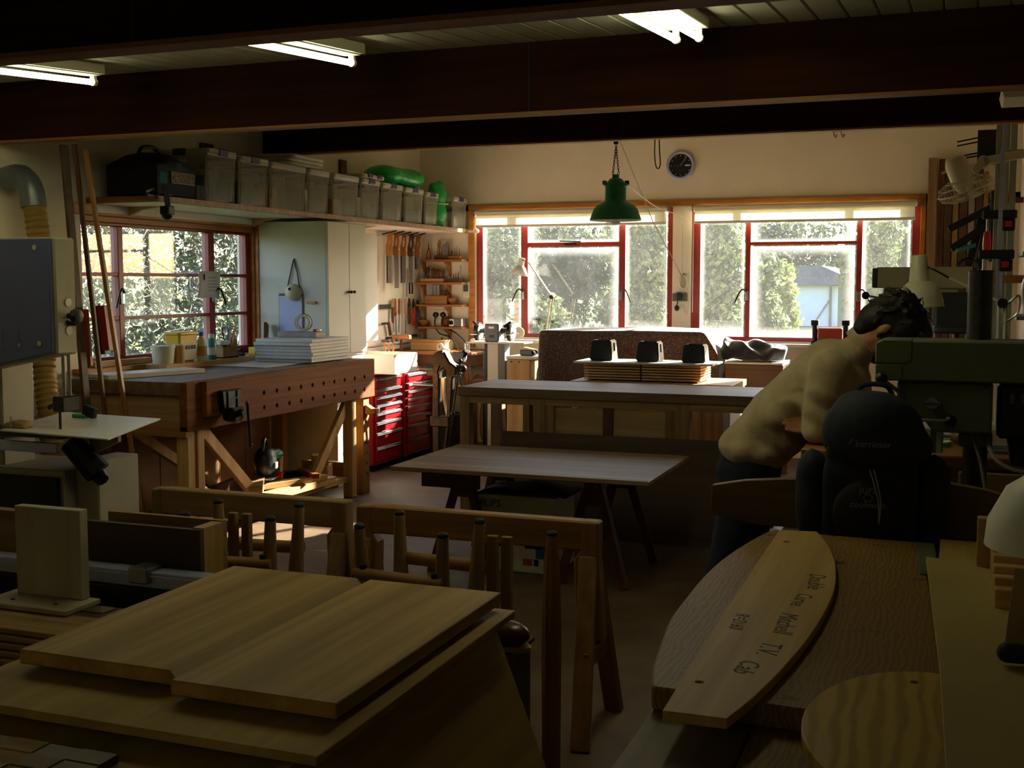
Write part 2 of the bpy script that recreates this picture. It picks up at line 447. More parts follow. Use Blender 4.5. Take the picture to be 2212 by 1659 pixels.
# dusty window glass: clear pane, specks of dirt and a dusty border
def dusty_glass(name, u, w):
    m, nt, b = newmat(name); nt.nodes.remove(b)
    tr = nt.nodes.new('ShaderNodeBsdfTransparent'); tr.inputs[0].default_value = (0.96, 0.97, 0.97, 1)
    gl = nt.nodes.new('ShaderNodeBsdfGlossy'); gl.inputs['Roughness'].default_value = 0.02
    dirt = nt.nodes.new('ShaderNodeBsdfTranslucent'); dirt.inputs[0].default_value = (0.75, 0.77, 0.8, 1)
    lwn = nt.nodes.new('ShaderNodeLayerWeight'); lwn.inputs[0].default_value = 0.5
    pw = nt.nodes.new('ShaderNodeMath'); pw.operation = 'POWER'; pw.inputs[1].default_value = 4.0; nt.links.new(lwn.outputs['Facing'], pw.inputs[0])
    fr = nt.nodes.new('ShaderNodeMath'); fr.operation = 'MULTIPLY_ADD'; fr.inputs[1].default_value = 0.6; fr.inputs[2].default_value = 0.025; nt.links.new(pw.outputs[0], fr.inputs[0])
    m1 = nt.nodes.new('ShaderNodeMixShader')
    nt.links.new(fr.outputs[0], m1.inputs[0]); nt.links.new(tr.outputs[0], m1.inputs[1]); nt.links.new(gl.outputs[0], m1.inputs[2])
    tc = nt.nodes.new('ShaderNodeTexCoord'); sp = nt.nodes.new('ShaderNodeSeparateXYZ')
    nt.links.new(tc.outputs['Generated'], sp.inputs[0])
    def mth(op, a, bb):
        k = nt.nodes.new('ShaderNodeMath'); k.operation = op
        for i, q in enumerate((a, bb)):
            if q is None: continue
            if isinstance(q, (int, float)): k.inputs[i].default_value = q
            else: nt.links.new(q, k.inputs[i])
        return k.outputs[0]
    e1 = mth('MULTIPLY', mth('SUBTRACT', 0.5, mth('ABSOLUTE', mth('SUBTRACT', sp.outputs[u], 0.5), None)), 1.0)
    e2 = mth('SUBTRACT', 0.5, mth('ABSOLUTE', mth('SUBTRACT', sp.outputs[w], 0.5), None))
    ed = mth('MINIMUM', e1, e2)
    mr = nt.nodes.new('ShaderNodeMapRange'); mr.interpolation_type = 'SMOOTHSTEP'
    mr.inputs['From Max'].default_value = 0.13; mr.inputs['To Min'].default_value = 0.075; mr.inputs['To Max'].default_value = 0.013
    nt.links.new(ed, mr.inputs['Value'])
    cl = noise_node(nt, 5.0, 4, 0.6)
    haze = mth('MULTIPLY', mr.outputs[0], mth('ADD', cl.outputs[0], 0.4))
    vo = nt.nodes.new('ShaderNodeTexVoronoi'); vo.inputs['Scale'].default_value = 55
    nt.links.new(tc.outputs['Object'], vo.inputs['Vector'])
    spk = nt.nodes.new('ShaderNodeMapRange'); spk.inputs['From Min'].default_value = 0.10; spk.inputs['From Max'].default_value = 0.17
    spk.inputs['To Min'].default_value = 0.14; spk.inputs['To Max'].default_value = 0.0
    nt.links.new(vo.outputs['Distance'], spk.inputs['Value'])
    gate = nt.nodes.new('ShaderNodeMapRange'); gate.inputs['From Min'].default_value = 0.45; gate.inputs['From Max'].default_value = 0.6
    big = noise_node(nt, 7.0, 2); nt.links.new(big.outputs[0], gate.inputs['Value'])
    tot = mth('ADD', haze, mth('MULTIPLY', spk.outputs[0], gate.outputs[0]))
    m2 = nt.nodes.new('ShaderNodeMixShader')
    nt.links.new(tot, m2.inputs[0]); nt.links.new(m1.outputs[0], m2.inputs[1]); nt.links.new(dirt.outputs[0], m2.inputs[2])
    nt.links.new(m2.outputs[0], nt.nodes['Material Output'].inputs[0])
dusty_glass('window_glass', 0, 2)
# leaves
def leafmat(name, dark, light, tl=0.45):
    m, nt, b = newmat(name); nt.nodes.remove(b)
    n = noise_node(nt, 6.0, 5, 0.7)
    r = ramp(nt, n.outputs[0], [(0.35, lin(dark)), (0.65, lin(light))])
    d = nt.nodes.new('ShaderNodeBsdfPrincipled'); d.inputs['Roughness'].default_value = 0.45
    t = nt.nodes.new('ShaderNodeBsdfTranslucent'); mx = nt.nodes.new('ShaderNodeMixShader'); mx.inputs[0].default_value = tl
    nt.links.new(r.outputs[0], d.inputs['Base Color']); nt.links.new(r.outputs[0], t.inputs[0])
    nt.links.new(d.outputs[0], mx.inputs[1]); nt.links.new(t.outputs[0], mx.inputs[2])
    nt.links.new(mx.outputs[0], nt.nodes['Material Output'].inputs[0])
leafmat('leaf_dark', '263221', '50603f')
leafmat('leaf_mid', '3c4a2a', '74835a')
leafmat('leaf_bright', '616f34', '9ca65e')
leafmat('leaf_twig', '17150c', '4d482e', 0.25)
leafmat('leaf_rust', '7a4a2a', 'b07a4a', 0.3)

# ---------------------------------------------------------------- structure
XL, XR, YB, YF, XN = -4.8, 0.44, 10.2, -2.6, 2.2      # left, right (far part), back, behind camera, right (near part)
def ceil_z(y): return 2.545 + 0.075*(y - 4.9)
struct('floor', G().box(XL-0.15, YF-0.15, -0.1, XN+0.15, YB+0.15, 0.0), 'floor_board')
wl = G()
H2 = 3.1
wl.box(XL-0.15, YF-0.15, 0, XL, 5.55, H2).box(XL-0.15, 7.37, 0, XL, YB+0.15, H2)
wl.box(XL-0.15, 5.55, 0, XL, 7.37, 1.0).box(XL-0.15, 5.55, 1.90, XL, 7.37, H2)
struct('wall_left', wl, 'wall_paint')
wb = G()
wb.box(XL, YB, 0, XR+0.15, YB+0.15, 1.0).box(XL, YB, 2.17, XR+0.15, YB+0.025, H2).box(XL, YB+0.025, 2.22, XR+0.15, YB+0.15, H2)
wb.box(XL, YB, 1.0, -4.235, YB+0.15, 2.22).box(-0.303, YB, 1.0, XR+0.15, YB+0.15, 2.22).box(-2.358, YB, 1.0, -2.193, YB+0.15, 2.22)
struct('wall_back', wb, 'wall_paint')
wr = G().box(XR, 5.6, 0, XR+0.15, YB, H2).box(XR+0.15, 5.6, 0, XN, 5.75, H2).box(XN, YF-0.15, 0, XN+0.15, 5.75, H2)
struct('wall_right', wr, 'wall_paint')
struct('wall_front', G().box(XL, YF-0.15, 0, XN, YF, H2), 'wall_paint')
# ceiling: boarded, rising towards the window wall
sl = math.atan(0.075)
ce = G().prism([(YF-0.15, ceil_z(YF-0.15)+0.02), (YB+0.3, ceil_z(YB+0.3)+0.02), (YB+0.3, ceil_z(YB+0.3)+0.25), (YF-0.15, ceil_z(YF-0.15)+0.25)], XL-0.15, XN+0.15, 'x')
ceiling = struct('ceiling', ce, 'ceiling_paint')
plank_me = None
PW = 0.118
x = XL
while x < XN:
    if plank_me is None:
        g = G(); L = YB - YF
        a, bq = ceil_z(YF), ceil_z(YB)
        g.prism([(0.0, 0.018), (0.0, 0.006), (0.006, 0.0), (PW-0.009, 0.0), (PW-0.003, 0.006), (PW-0.003, 0.018)], 0, L/math.cos(sl), 'y')
        plank_me = g.mesh('plank', 0, False); plank_me.materials.append(MATS['ceiling_paint'])
    o = bpy.data.objects.new('plank', plank_me); col.objects.link(o); o.parent = ceiling
    o.location = (x, YF, ceil_z(YF)); o.rotation_euler = (sl, 0, 0)
    x += PW
# deep roof beams
for y, x1, lab in ((2.25, XN, 'deep dark brown ceiling beam nearest the camera, above the left tube light'),
                   (4.9, XN, 'deep dark brown middle ceiling beam just behind the lit tube lights'),
                   (7.5, XR, 'deep dark brown far ceiling beam in front of the green pendant lamp')):
    t = thing('ceiling_beam', lab, 'beam', (0, y, ceil_z(y)-0.31), 0, 'dark ceiling beams')
    G().box(XL+0.002, 0, 0.012, x1-0.002, 0.07, 0.312).obj('web', 'beam_wood', t)
    G().box(XL+0.002, -0.004, 0, x1-0.002, 0.074, 0.012).obj('bottom_flange', 'beam_edge', t)
    for xs in (-1.78 if y < 7 else -2.08,):
        G().box(xs, -0.003, 0.013, xs+0.006, 0.001, 0.305).obj('joint_strip', 'ink', t)
# ---- windows. local x runs along the wall, local y points outdoors
def window(name, loc, rz, u0, u1, z0, z1, mull, transoms, jl, jr, bars=None, rail=0.05, top=0.02, d0=0.03, d1=0.09):
    t = bpy.data.objects.new(name, None); col.objects.link(t); t['kind'] = 'structure'
    t.location = loc; t.rotation_euler = (0, 0, rz)
    g = G().box(u0, d0, z0, u0+jl, d1, z1).box(u1-jr, d0, z0, u1, d1, z1)
    g.box(u0+jl, d0, z0, u1-jr, d1, z0+rail).box(u0+jl, d0, z1-top, u1-jr, d1, z1)
    g.obj('frame', 'red_paint', t, 0.004)
    edges = [u0+jl]
    for a, b in mull:
        G().box(a, d0, z0+rail, b, d1, z1-top).obj('mullion', 'red_paint', t, 0.004); edges += [a, b]
    edges.append(u1-jr)
    for k in range(0, len(edges), 2):
        a, b = edges[k], edges[k+1]; zs = [z0+rail]
        for q in transoms.get(k//2, []):
            G().box(a, d0+0.005, q[0], b, d1-0.005, q[1]).obj('transom', 'red_paint', t, 0.003); zs += list(q)
        zs.append(z1-top)
        for j in range(0, len(zs), 2):
            G().box(a, 0.058, zs[j], b, 0.062, zs[j+1]).obj('pane', 'window_glass', t, 0, False)
    return t
def handle(t, u, z, side):
    g = G().box(u-0.012, 0.015, z-0.05, u+0.012, 0.03, z+0.03)
    hp = g.obj('latch_plate', 'steel', t, 0.003)
    G().tube(smooth_path([(u, 0.01, z+0.02), (u+side*0.03, 0.0, z+0.045), (u+side*0.06, -0.005, z+0.02), (u+side*0.10, -0.01, z-0.07)], 4), 0.007, 8).obj('lever', 'dark_steel', hp)
w1 = window('window_1', (XL, 0, 0), PI/2, 5.565, 7.352, 1.0, 1.865, [(5.914, 5.962), (6.851, 6.916)],
            {k: [(1.273, 1.294), (1.543, 1.564)] for k in range(3)}, 0.03, 0.05)
handle(w1, 5.938, 1.42, -1); handle(w1, 6.883, 1.42, 1)
w2 = window('window_2', (0, YB, 0), 0, -4.235, -2.358, 0.985, 2.22, [(-3.79, -3.726), (-2.852, -2.796)], {1: [(1.832, 1.870)]}, 0.062, 0.05, top=0.045)
handle(w2, -3.765, 1.40, -1); handle(w2, -2.83, 1.40, 1)
w3 = window('window_3', (0, YB, 0), 0, -2.193, -0.303, 0.985, 2.22, [(-1.725, -1.682), (-0.803, -0.758)], {1: [(1.825, 1.852)]}, 0.075, 0.064, top=0.045)
handle(w3, -1.705, 1.40, -1); handle(w3, -0.78, 1.40, 1)
G().box(-3.36, 0.0, 1.845, -3.24, 0.028, 1.862).rod((-3.4, -0.01, 1.88), (-3.2, -0.01, 1.872), 0.006).obj('fanlight_stay', 'dark_steel', w2)
# casings
g = G().box(-4.297, -0.025, 2.172, -0.263, 0.0, 2.222); g.obj('casing', 'casing_wood', w2, 0.003)
G().box(-4.297, -0.025, 0.9, -4.236, 0.0, 2.171).obj('casing', 'casing_wood', w2, 0.003)
G().box(-0.302, -0.025, 1.0, -0.263, 0.0, 2.171).obj('casing', 'casing_wood', w3, 0.003)
G().box(-4.20, -0.22, 0.955, -2.36, 0.03, 0.985).obj('sill', 'white_paint', w2, 0.004)
G().box(-2.19, -0.12, 0.955, -0.31, 0.03, 0.985).obj('sill', 'white_paint', w3, 0.004)
g = G().box(5.47, -0.03, 1.90, 7.47, 0.0, 1.965); g.obj('casing', 'casing_wood', w1, 0.003)
G().box(5.50, 0.0, 1.865, 7.42, 0.06, 1.90).obj('casing', 'casing_wood', w1, 0.003)
G().box(7.37, -0.03, 0.97, 7.47, 0.0, 1.90).obj('casing', 'casing_wood', w1, 0.003)
G().box(7.352, 0.0, 0.97, 7.37, 0.1, 1.90).obj('casing', 'casing_wood', w1, 0.003)
G().box(5.45, -0.10, 0.968, 7.36, 0.06, 1.0).obj('sill', 'casing_wood', w1, 0.003)
# roller blinds
for k, (a, b, lab) in enumerate(((-4.205, -2.385, 'cream roller blind pulled down a little over the left back window, behind the green lamp'),
                                 (-2.165, -0.325, 'cream roller blind pulled down a little over the right back window, under the clock'))):
    t = thing('roller_blind', lab, 'blind', (0, YB-0.075, 2.145), 0, 'roller blinds')
    G().rod((a, 0, 0), (b, 0, 0), 0.024, n=14).obj('roller_tube', 'white_paint', t)
    G().grid(lambda u, w: (a+0.02+u*(b-a-0.04), -0.022, -0.115+0.115*w), 2, 2).obj('cloth', 'blind_cloth', t, 0, False)
    G().box(a+0.015, -0.028, -0.135, b-0.015, -0.016, -0.112).obj('bottom_bar', 'white_paint', t, 0.003)
    for q in (a, b): G().box(q-0.006, -0.02, -0.03, q+0.006, 0.074, 0.03).obj('bracket', 'steel', t, 0.002)
    G().rod((a+0.012 if k else b-0.012, -0.03, -0.9), (a+0.012 if k else b-0.012, -0.03, 0), 0.003, n=6).obj('pull_cord', 'white_paint', t)

# ---------------------------------------------------------------- garden outside
def gz(y): return 0.25 + max(0, y-10)*0.05
g = G(); g.add([(-30,10.36,0.2),(25,10.36,0.2),(25,40,1.7),(-30,40,1.7),(-30,-10,-0.1),(-4.96,-10,-0.1),(-4.96,10.36,0.2)], [(0,6,1,2,3),(4,5,6,0)])
gr = g.obj('ground', 'grass', None, 0, False); gr['kind'] = 'structure'
rng = np.random.default_rng(5)
def leaf_mesh(name, blobs, n, size, mat, parent, shell=0.55, aspect=0.5):
    vol = np.array([r[0]*r[1]*r[2] for c, r in blobs]) ** (2/3); vol = vol/vol.sum()
    idx = rng.choice(len(blobs), n, p=vol)
    C = np.array([c for c, r in blobs])[idx]; Rr = np.array([r for c, r in blobs])[idx]
    d = rng.normal(size=(n, 3)); d /= np.linalg.norm(d, axis=1)[:, None]
    rad = shell + (1-shell)*rng.random(n) + rng.normal(0, 0.05, n)
    p = C + d*Rr*rad[:, None]
    nrm = d + rng.normal(0, 0.7, (n, 3)); nrm /= np.linalg.norm(nrm, axis=1)[:, None]
    a = np.cross(nrm, rng.normal(size=(n, 3))); a /= np.linalg.norm(a, axis=1)[:, None]
    b = np.cross(nrm, a)
    s = size*(0.6+0.8*rng.random(n))[:, None]
    v = np.stack([p-a*s, p-b*s*aspect, p+a*s, p+b*s*aspect], 1).reshape(-1, 3)
    me = bpy.data.meshes.new(name); me.vertices.add(4*n); me.vertices.foreach_set('co', v.ravel())
    me.loops.add(4*n); me.loops.foreach_set('vertex_index', np.arange(4*n))
    me.polygons.add(n); me.polygons.foreach_set('loop_start', np.arange(n)*4)
    me.update(calc_edges=True)
    return link(name, me, mat, parent)
def shrub(label, base, blobs, n, size, mat, cat='shrub', group=None, name='garden_shrub', **k):
    t = thing(name, label, cat, base, 0, group)
    leaf_mesh('foliage', blobs, n, size, mat, t, **k)
    g = G()
    for c, r in blobs[:4]: g.tube(smooth_path([(c[0]*0.25, c[1]*0.25, 0), (c[0]*0.6, c[1]*0.6, c[2]*0.5), c], 3), [0.03]*3+[0.022]*3+[0.014], 6)
    g.obj('stem', 'bark', t)
    return t
def blobs(w, d, h, n, r, seed):
    q = random.Random(seed)
    return [((q.uniform(-w, w), q.uniform(-d, d), q.uniform(0.25*h, h-r*0.6)), (r*q.uniform(0.7, 1.2), r*q.uniform(0.7, 1.1), r*q.uniform(0.7, 1.1))) for _ in range(n)]
SG = 'shrubs outside the back windows'
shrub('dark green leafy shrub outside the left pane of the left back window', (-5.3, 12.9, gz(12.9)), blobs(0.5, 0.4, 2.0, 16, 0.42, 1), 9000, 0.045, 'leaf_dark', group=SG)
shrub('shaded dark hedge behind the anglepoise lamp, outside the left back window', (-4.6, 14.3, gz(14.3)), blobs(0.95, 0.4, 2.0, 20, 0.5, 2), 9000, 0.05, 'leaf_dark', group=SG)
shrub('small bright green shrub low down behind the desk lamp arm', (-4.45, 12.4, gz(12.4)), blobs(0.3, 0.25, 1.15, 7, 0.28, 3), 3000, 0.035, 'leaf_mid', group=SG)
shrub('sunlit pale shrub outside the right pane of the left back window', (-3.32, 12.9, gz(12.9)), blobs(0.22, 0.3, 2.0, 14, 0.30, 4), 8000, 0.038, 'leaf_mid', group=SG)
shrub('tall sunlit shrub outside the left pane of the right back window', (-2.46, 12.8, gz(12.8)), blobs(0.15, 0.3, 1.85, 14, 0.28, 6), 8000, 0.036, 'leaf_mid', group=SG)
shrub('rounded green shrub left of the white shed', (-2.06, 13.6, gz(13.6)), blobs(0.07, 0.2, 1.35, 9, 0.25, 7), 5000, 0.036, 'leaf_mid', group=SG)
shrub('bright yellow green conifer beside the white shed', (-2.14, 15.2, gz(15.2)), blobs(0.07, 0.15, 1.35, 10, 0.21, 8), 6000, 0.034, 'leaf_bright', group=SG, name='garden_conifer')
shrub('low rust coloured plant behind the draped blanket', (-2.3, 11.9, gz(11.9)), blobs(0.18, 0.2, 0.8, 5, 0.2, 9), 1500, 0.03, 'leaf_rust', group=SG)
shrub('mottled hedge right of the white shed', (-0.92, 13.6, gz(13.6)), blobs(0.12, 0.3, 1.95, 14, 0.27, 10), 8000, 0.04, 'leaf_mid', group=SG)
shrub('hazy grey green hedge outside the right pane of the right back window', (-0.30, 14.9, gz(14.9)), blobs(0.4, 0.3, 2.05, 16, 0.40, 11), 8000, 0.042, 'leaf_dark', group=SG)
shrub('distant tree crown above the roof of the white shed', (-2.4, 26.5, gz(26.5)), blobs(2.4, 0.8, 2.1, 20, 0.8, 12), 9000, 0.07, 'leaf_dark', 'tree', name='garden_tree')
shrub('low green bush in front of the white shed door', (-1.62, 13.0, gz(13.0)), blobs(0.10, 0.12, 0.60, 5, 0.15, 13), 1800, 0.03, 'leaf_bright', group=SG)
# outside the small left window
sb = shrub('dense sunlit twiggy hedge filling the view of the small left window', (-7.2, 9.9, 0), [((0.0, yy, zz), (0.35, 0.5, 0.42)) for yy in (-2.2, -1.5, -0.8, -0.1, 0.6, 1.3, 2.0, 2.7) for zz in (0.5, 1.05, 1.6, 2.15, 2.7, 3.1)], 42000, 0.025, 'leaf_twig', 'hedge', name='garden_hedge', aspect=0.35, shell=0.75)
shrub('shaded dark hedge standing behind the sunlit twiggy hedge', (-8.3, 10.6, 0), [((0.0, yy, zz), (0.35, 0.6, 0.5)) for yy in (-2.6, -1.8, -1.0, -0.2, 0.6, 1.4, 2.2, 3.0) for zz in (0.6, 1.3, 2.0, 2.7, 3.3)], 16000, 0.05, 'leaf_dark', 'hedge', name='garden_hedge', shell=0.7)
g = G(); q = random.Random(3)
for i in range(260):
    y0, z0 = q.uniform(-2.4, 2.6), q.uniform(0.5, 2.6)
    a = q.uniform(0, 2*PI); l_ = q.uniform(0.15, 0.5)
    p0 = Vector((q.uniform(0.25, 0.5), y0, z0)); p2 = p0 + Vector((q.uniform(-0.1, 0.1), math.cos(a)*l_, math.sin(a)*l_))
    mid = (p0+p2)/2 + Vector((q.uniform(-.05, .05), q.uniform(-.06, .06), q.uniform(-.06, .06)))
    g.tube([p0, mid, p2], [0.006, 0.005, 0.003], 4)
o = g.obj('twigs', 'fence_wood', sb); o['kind'] = 'stuff'
# slatted trellis panels
def trellis(label, loc, rz, w, h, tilt, n):
    t = thing('garden_trellis', label, 'trellis', loc, rz)
    me = None
    for k in range(n):
        if me is None: me = G().box(-0.012, 0, 0, 0.012, 0.012, h).mesh('slat', 0, False); me.materials.append(MATS['fence_wood'])
        o = bpy.data.objects.new('slat', me); col.objects.link(o); o.parent = t
        o.location = (k*w/(n-1), 0, 0); o.rotation_euler = (0, tilt, 0)
    for z in (0.1, h*0.8):
        G().box(-0.02+z*math.tan(tilt), 0.012, z, w+0.02+z*math.tan(tilt), 0.03, z+0.03).obj('batten', 'fence_wood', t)
trellis('grey slatted trellis leaning behind the desk lamp outside the left back window', (-4.15, 13.35, 0.3), 0, 0.5, 1.25, R(20), 12)
trellis('grey slatted trellis seen through the lower right panes of the small left window', (-6.3, 8.95, 0.2), PI/2, 1.4, 1.3, R(28), 12)
# white shed
t = thing('garden_shed', 'white rendered shed with a dark slate roof across the garden', 'shed', (-2.72, 21.0, 0.75))
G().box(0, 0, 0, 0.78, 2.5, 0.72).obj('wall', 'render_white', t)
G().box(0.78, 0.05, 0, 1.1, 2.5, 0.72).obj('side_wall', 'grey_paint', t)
rf = G().prism([(-0.2, 0.70), (1.2, 0.70), (1.15, 0.76), (0.5, 1.05), (-0.6, 1.05), (-0.6, 0.76)], -0.15, 2.6, 'y').obj('roof', 'slate', t)
G().prism([(0.6, 0.72), (1.25, 0.72), (1.0, 0.9), (0.8, 0.9)], -0.3, 0.3, 'y').obj('porch_roof', 'slate', t)
G().rod((0.66, -0.03, 0), (0.66, -0.03, 0.72), 0.022).rod((0.36, -0.03, 0.0), (0.64, -0.03, 0.45), 0.012).obj('drain_pipe', 'grey_dark', t)
# white post outside the left pane
t = thing('garden_post', 'white painted garden post with a brown stripe outside the left pane', 'post', (-4.62, 12.0, gz(12)))
G().box(0, 0, 0, 0.09, 0.09, 0.98).obj('post', 'white_paint', t, 0.004); G().box(0.15, 0, 0, 0.21, 0.09, 0.98).obj('post', 'white_paint', t, 0.004)
G().box(0.09, 0.01, 0, 0.15, 0.08, 0.98).obj('infill', 'casing_wood', t)
# ---------------------------------------------------------------- left wall: storage shelf and what stands on it
SZ = 2.0
t = thing('wall_shelf', 'long white wall shelf with wooden front edge above the left window', 'shelf', (XL, 0, SZ-0.035))
G().box(0.002, 5.62, 0, 0.50, YB-0.002, 0.033).obj('board', 'white_paint', t, 0.002)
G().box(0.50, 5.62, -0.002, 0.515, YB-0.05, 0.035).obj('front_edge', 'orange_wood', t, 0.002)
G().box(0.0, 5.605, -0.002, 0.515, 5.62, 0.035).obj('end_edge', 'orange_wood', t, 0.002)
G().box(0.002, 5.64, -0.05, 0.03, 7.36, 0.0).obj('wall_batten', 'white_paint', t, 0.002)
for y in (5.95, 7.30, 8.7):
    G().prism([(0.03, 0), (0.03, -0.055), (0.12, -0.02), (0.30, 0.0)], y, y+0.03, 'y').obj('bracket', 'pine', t)
G().rod((0.508, YB-0.06, 0.016), (0.60, YB-0.06, 0.016), 0.012).ball((0.605, YB-0.06, 0.016), 0.022).obj('rail_knob', 'white_paint', t)
def storage_box(label, y0, y1, h, lid='box', depth=0.40, fill=0, front=-4.31):
    """lidded see-through crate; local x = into shelf"""
    w = y1-y0
    t = thing('storage_box', label, 'storage box', (front, (y0+y1)/2, SZ), 0, 'clear storage boxes on the wall shelf')
    g = G(); top = []; bot = []
    def ring(k, z, inset):
        return [(-depth*(1-inset*0.04)-0.0*k, -w/2*k, z), (-0.012*inset, -w/2*k, z), (-0.012*inset, w/2*k, z), (-depth*(1-inset*0.04), w/2*k, z)]
    v = ring(0.90, 0.004, 1) + ring(0.985, h-0.03, 0)
    g.add(v, [(3,2,1,0),(0,1,5,4),(1,2,6,5),(2,3,7,6),(3,0,4,7)])
    g.obj('body', 'box_plastic', t, 0.012, True, 2)
    for xx, yy in ((-0.006, -1), (-0.006, 1), (-depth+0.006, -1)): G().bar((xx-0.006, yy*w/2*0.90, 0.006), (xx, yy*w/2*0.975, h-0.03), 0.007, 0.007).obj('corner_rib', 'lid_plastic', t)
    G().box(-depth-0.008, -w/2*0.985-0.002, h-0.034, 0.006, -w/2*0.985+0.008, h-0.012).box(-0.002, -w/2*0.985, h-0.034, 0.008, w/2*0.985, h-0.012).obj('rim', 'lid_plastic', t, 0.003)
    l_ = G().prism([(u-depth/2+0.002, q) for u, q in rrect(depth+0.03, w*0.99, 0.02)], h-0.022, h+0.008, 'z').obj('lid', 'lid_plastic', t, 0.005)
    if lid == 'box':
        G().box(-0.01, -0.05, h-0.03, 0.022, 0.05, h+0.012).obj('clip', 'purple_clip', l_, 0.006)
        G().box(-depth*0.62, -w/2-0.006, h-0.03, -depth*0.38, -w/2+0.012, h+0.012).obj('clip', 'purple_clip', l_, 0.006)
    q = random.Random(int(y0*100)); g = G()
    for k in range(4):
        a = q.uniform(-depth*0.8, -depth*0.4); b_ = q.uniform(-w*0.28, w*0.05); s = q.uniform(0.05, 0.11)
        g.box(a, b_, 0.01, a+s, b_+s*0.8, 0.01+q.uniform(0.05, h*0.55), Matrix.Rotation(q.uniform(-0.2, 0.2), 4, 'Z'))
    g.obj('contents', ['card', 'grey_dark', 'card_white', 'bag_navy'][fill], t)
    return t
BX = [(6.11, 6.42, 0.315, 'clear storage box nearest the black tool bag on the wall shelf', 1),
      (6.46, 6.79, 0.305, 'clear storage box with a purple lid clip, second from the black tool bag', 3),
      (6.82, 7.27, 0.300, 'wide clear storage box without clips right of a clipped one on the wall shelf', 0),
      (7.31, 7.60, 0.298, 'clear storage box under the stack of pale tub lids', 2),
      (7.66, 8.05, 0.297, 'clear storage box with purple clips just right of the pale tub lids', 0),
      (8.10, 8.40, 0.297, 'clear storage box with an extra flat lid lying on top', 2),
      (8.45, 8.81, 0.290, 'clear storage box under the left half of the green bundle', 1),
      (8.86, 9.21, 0.285, 'clear storage box under the right half of the green bundle', 0),
      (9.26, 9.52, 0.275, 'slim clear storage box directly left of the upright green bag', 3),
      (9.86, 10.16, 0.275, 'clear storage box at the far end of the shelf, right of the green bag', 2)]
for y0, y1, h, lab, fl in BX: storage_box(lab, y0, y1, h, 'box' if 'without' not in lab and 'tub lids' not in lab else 'plain', fill=fl)
# loose lids
for k in range(3):
    g = G().prism(rrect(0.40, 0.52, 0.06), 0, 0.026, 'z')
    o = solo('tub_lid', ['lowest pale tub lid in the stack of three on the shelf boxes', 'middle pale tub lid in the stack of three on the shelf boxes', 'topmost pale tub lid in the stack of three on the shelf boxes'][k],
             'lid', g, 'tape_cream', (-4.53, 7.33+0.015*k, SZ+0.312+0.028*k), 0.03*k, 'stacked pale tub lids', 0.006)
t = thing('spare_lid', 'flat white box lid with purple clips lying on a storage box', 'lid', (-4.50, 8.27, SZ+0.309))
G().prism(rrect(0.44, 0.36, 0.03), 0, 0.03, 'z').obj('plate', 'tape_cream', t, 0.006)
for yy in (-0.08, 0.08): G().box(0.195, yy-0.04, 0.002, 0.228, yy+0.04, 0.036).obj('clip', 'purple_clip', t, 0.005)
# green bags
g = G(); g.ball((0, 0, 0.085), (0.19, 0.36, 0.085), 16, 10).ball((0.02, -0.22, 0.085), (0.17, 0.16, 0.088)).ball((0.0, 0.22, 0.09), (0.18, 0.17, 0.09)).ball((0.08, 0.05, 0.075), (0.12, 0.28, 0.075))
o = fused(g, 'green_bundle', 'bag_green', None, 0.014, 3, (-4.50, 9.02, SZ+0.302)); tag(o, 'plump green plastic bundle lying across the storage boxes', 'bag')
t = thing('green_bag', 'upright green plastic bag tied round the middle at the shelf end', 'bag', (-4.40, 9.69, SZ))
g = G().ball((0, 0, 0.13), (0.09, 0.115, 0.13)).ball((0, 0.01, 0.28), (0.085, 0.12, 0.12)).ball((0, 0.06, 0.37), (0.05, 0.06, 0.05)).ball((0.0, -0.05, 0.36), (0.05, 0.05, 0.035))
fused(g, 'body', 'bag_green', t, 0.012, 3)
G().tube([(0.1*math.cos(a), 0.125*math.sin(a), 0.205+0.004*math.sin(a*2)) for a in [2*PI*i/20 for i in range(20)]], 0.006, 6, True).obj('tie', 'tape_cream', t)
# black tool bag with maker's lettering
t = thing('tool_bag', 'black soft tool bag with yellow lettering at the near end of the shelf', 'bag', (-4.42, 5.86, SZ))
g = G().box(-0.30, -0.17, 0.005, 0.06, 0.21, 0.20).ball((-0.12, 0.0, 0.20), (0.20, 0.19, 0.075)).ball((-0.12, 0.1, 0.19), (0.18, 0.12, 0.07)).ball((-0.25, -0.15, 0.12), (0.05, 0.04, 0.1))
fused(g, 'body', 'bag_black', t, 0.012, 4)
G().box(0.055, -0.04, 0.085, 0.066, 0.19, 0.155).obj('badge', 'black_plastic', t, 0.002)
text('lettering', 'DEWALT', 0.062, 'yellow_print', t, (0.0675, 0.075, 0.12), (PI/2, 0, PI/2), sx=0.95)
for z in (0.089, 0.152): G().box(0.066, -0.038, z-0.002, 0.0672, 0.188, z+0.002).obj('badge_line', 'yellow_print', t)
G().tube(smooth_path([(-0.12, -0.1, 0.25), (-0.12, -0.06, 0.30), (-0.12, 0.06, 0.305), (-0.12, 0.12, 0.25)], 5), 0.012, 8).obj('handle', 'black_plastic', t)
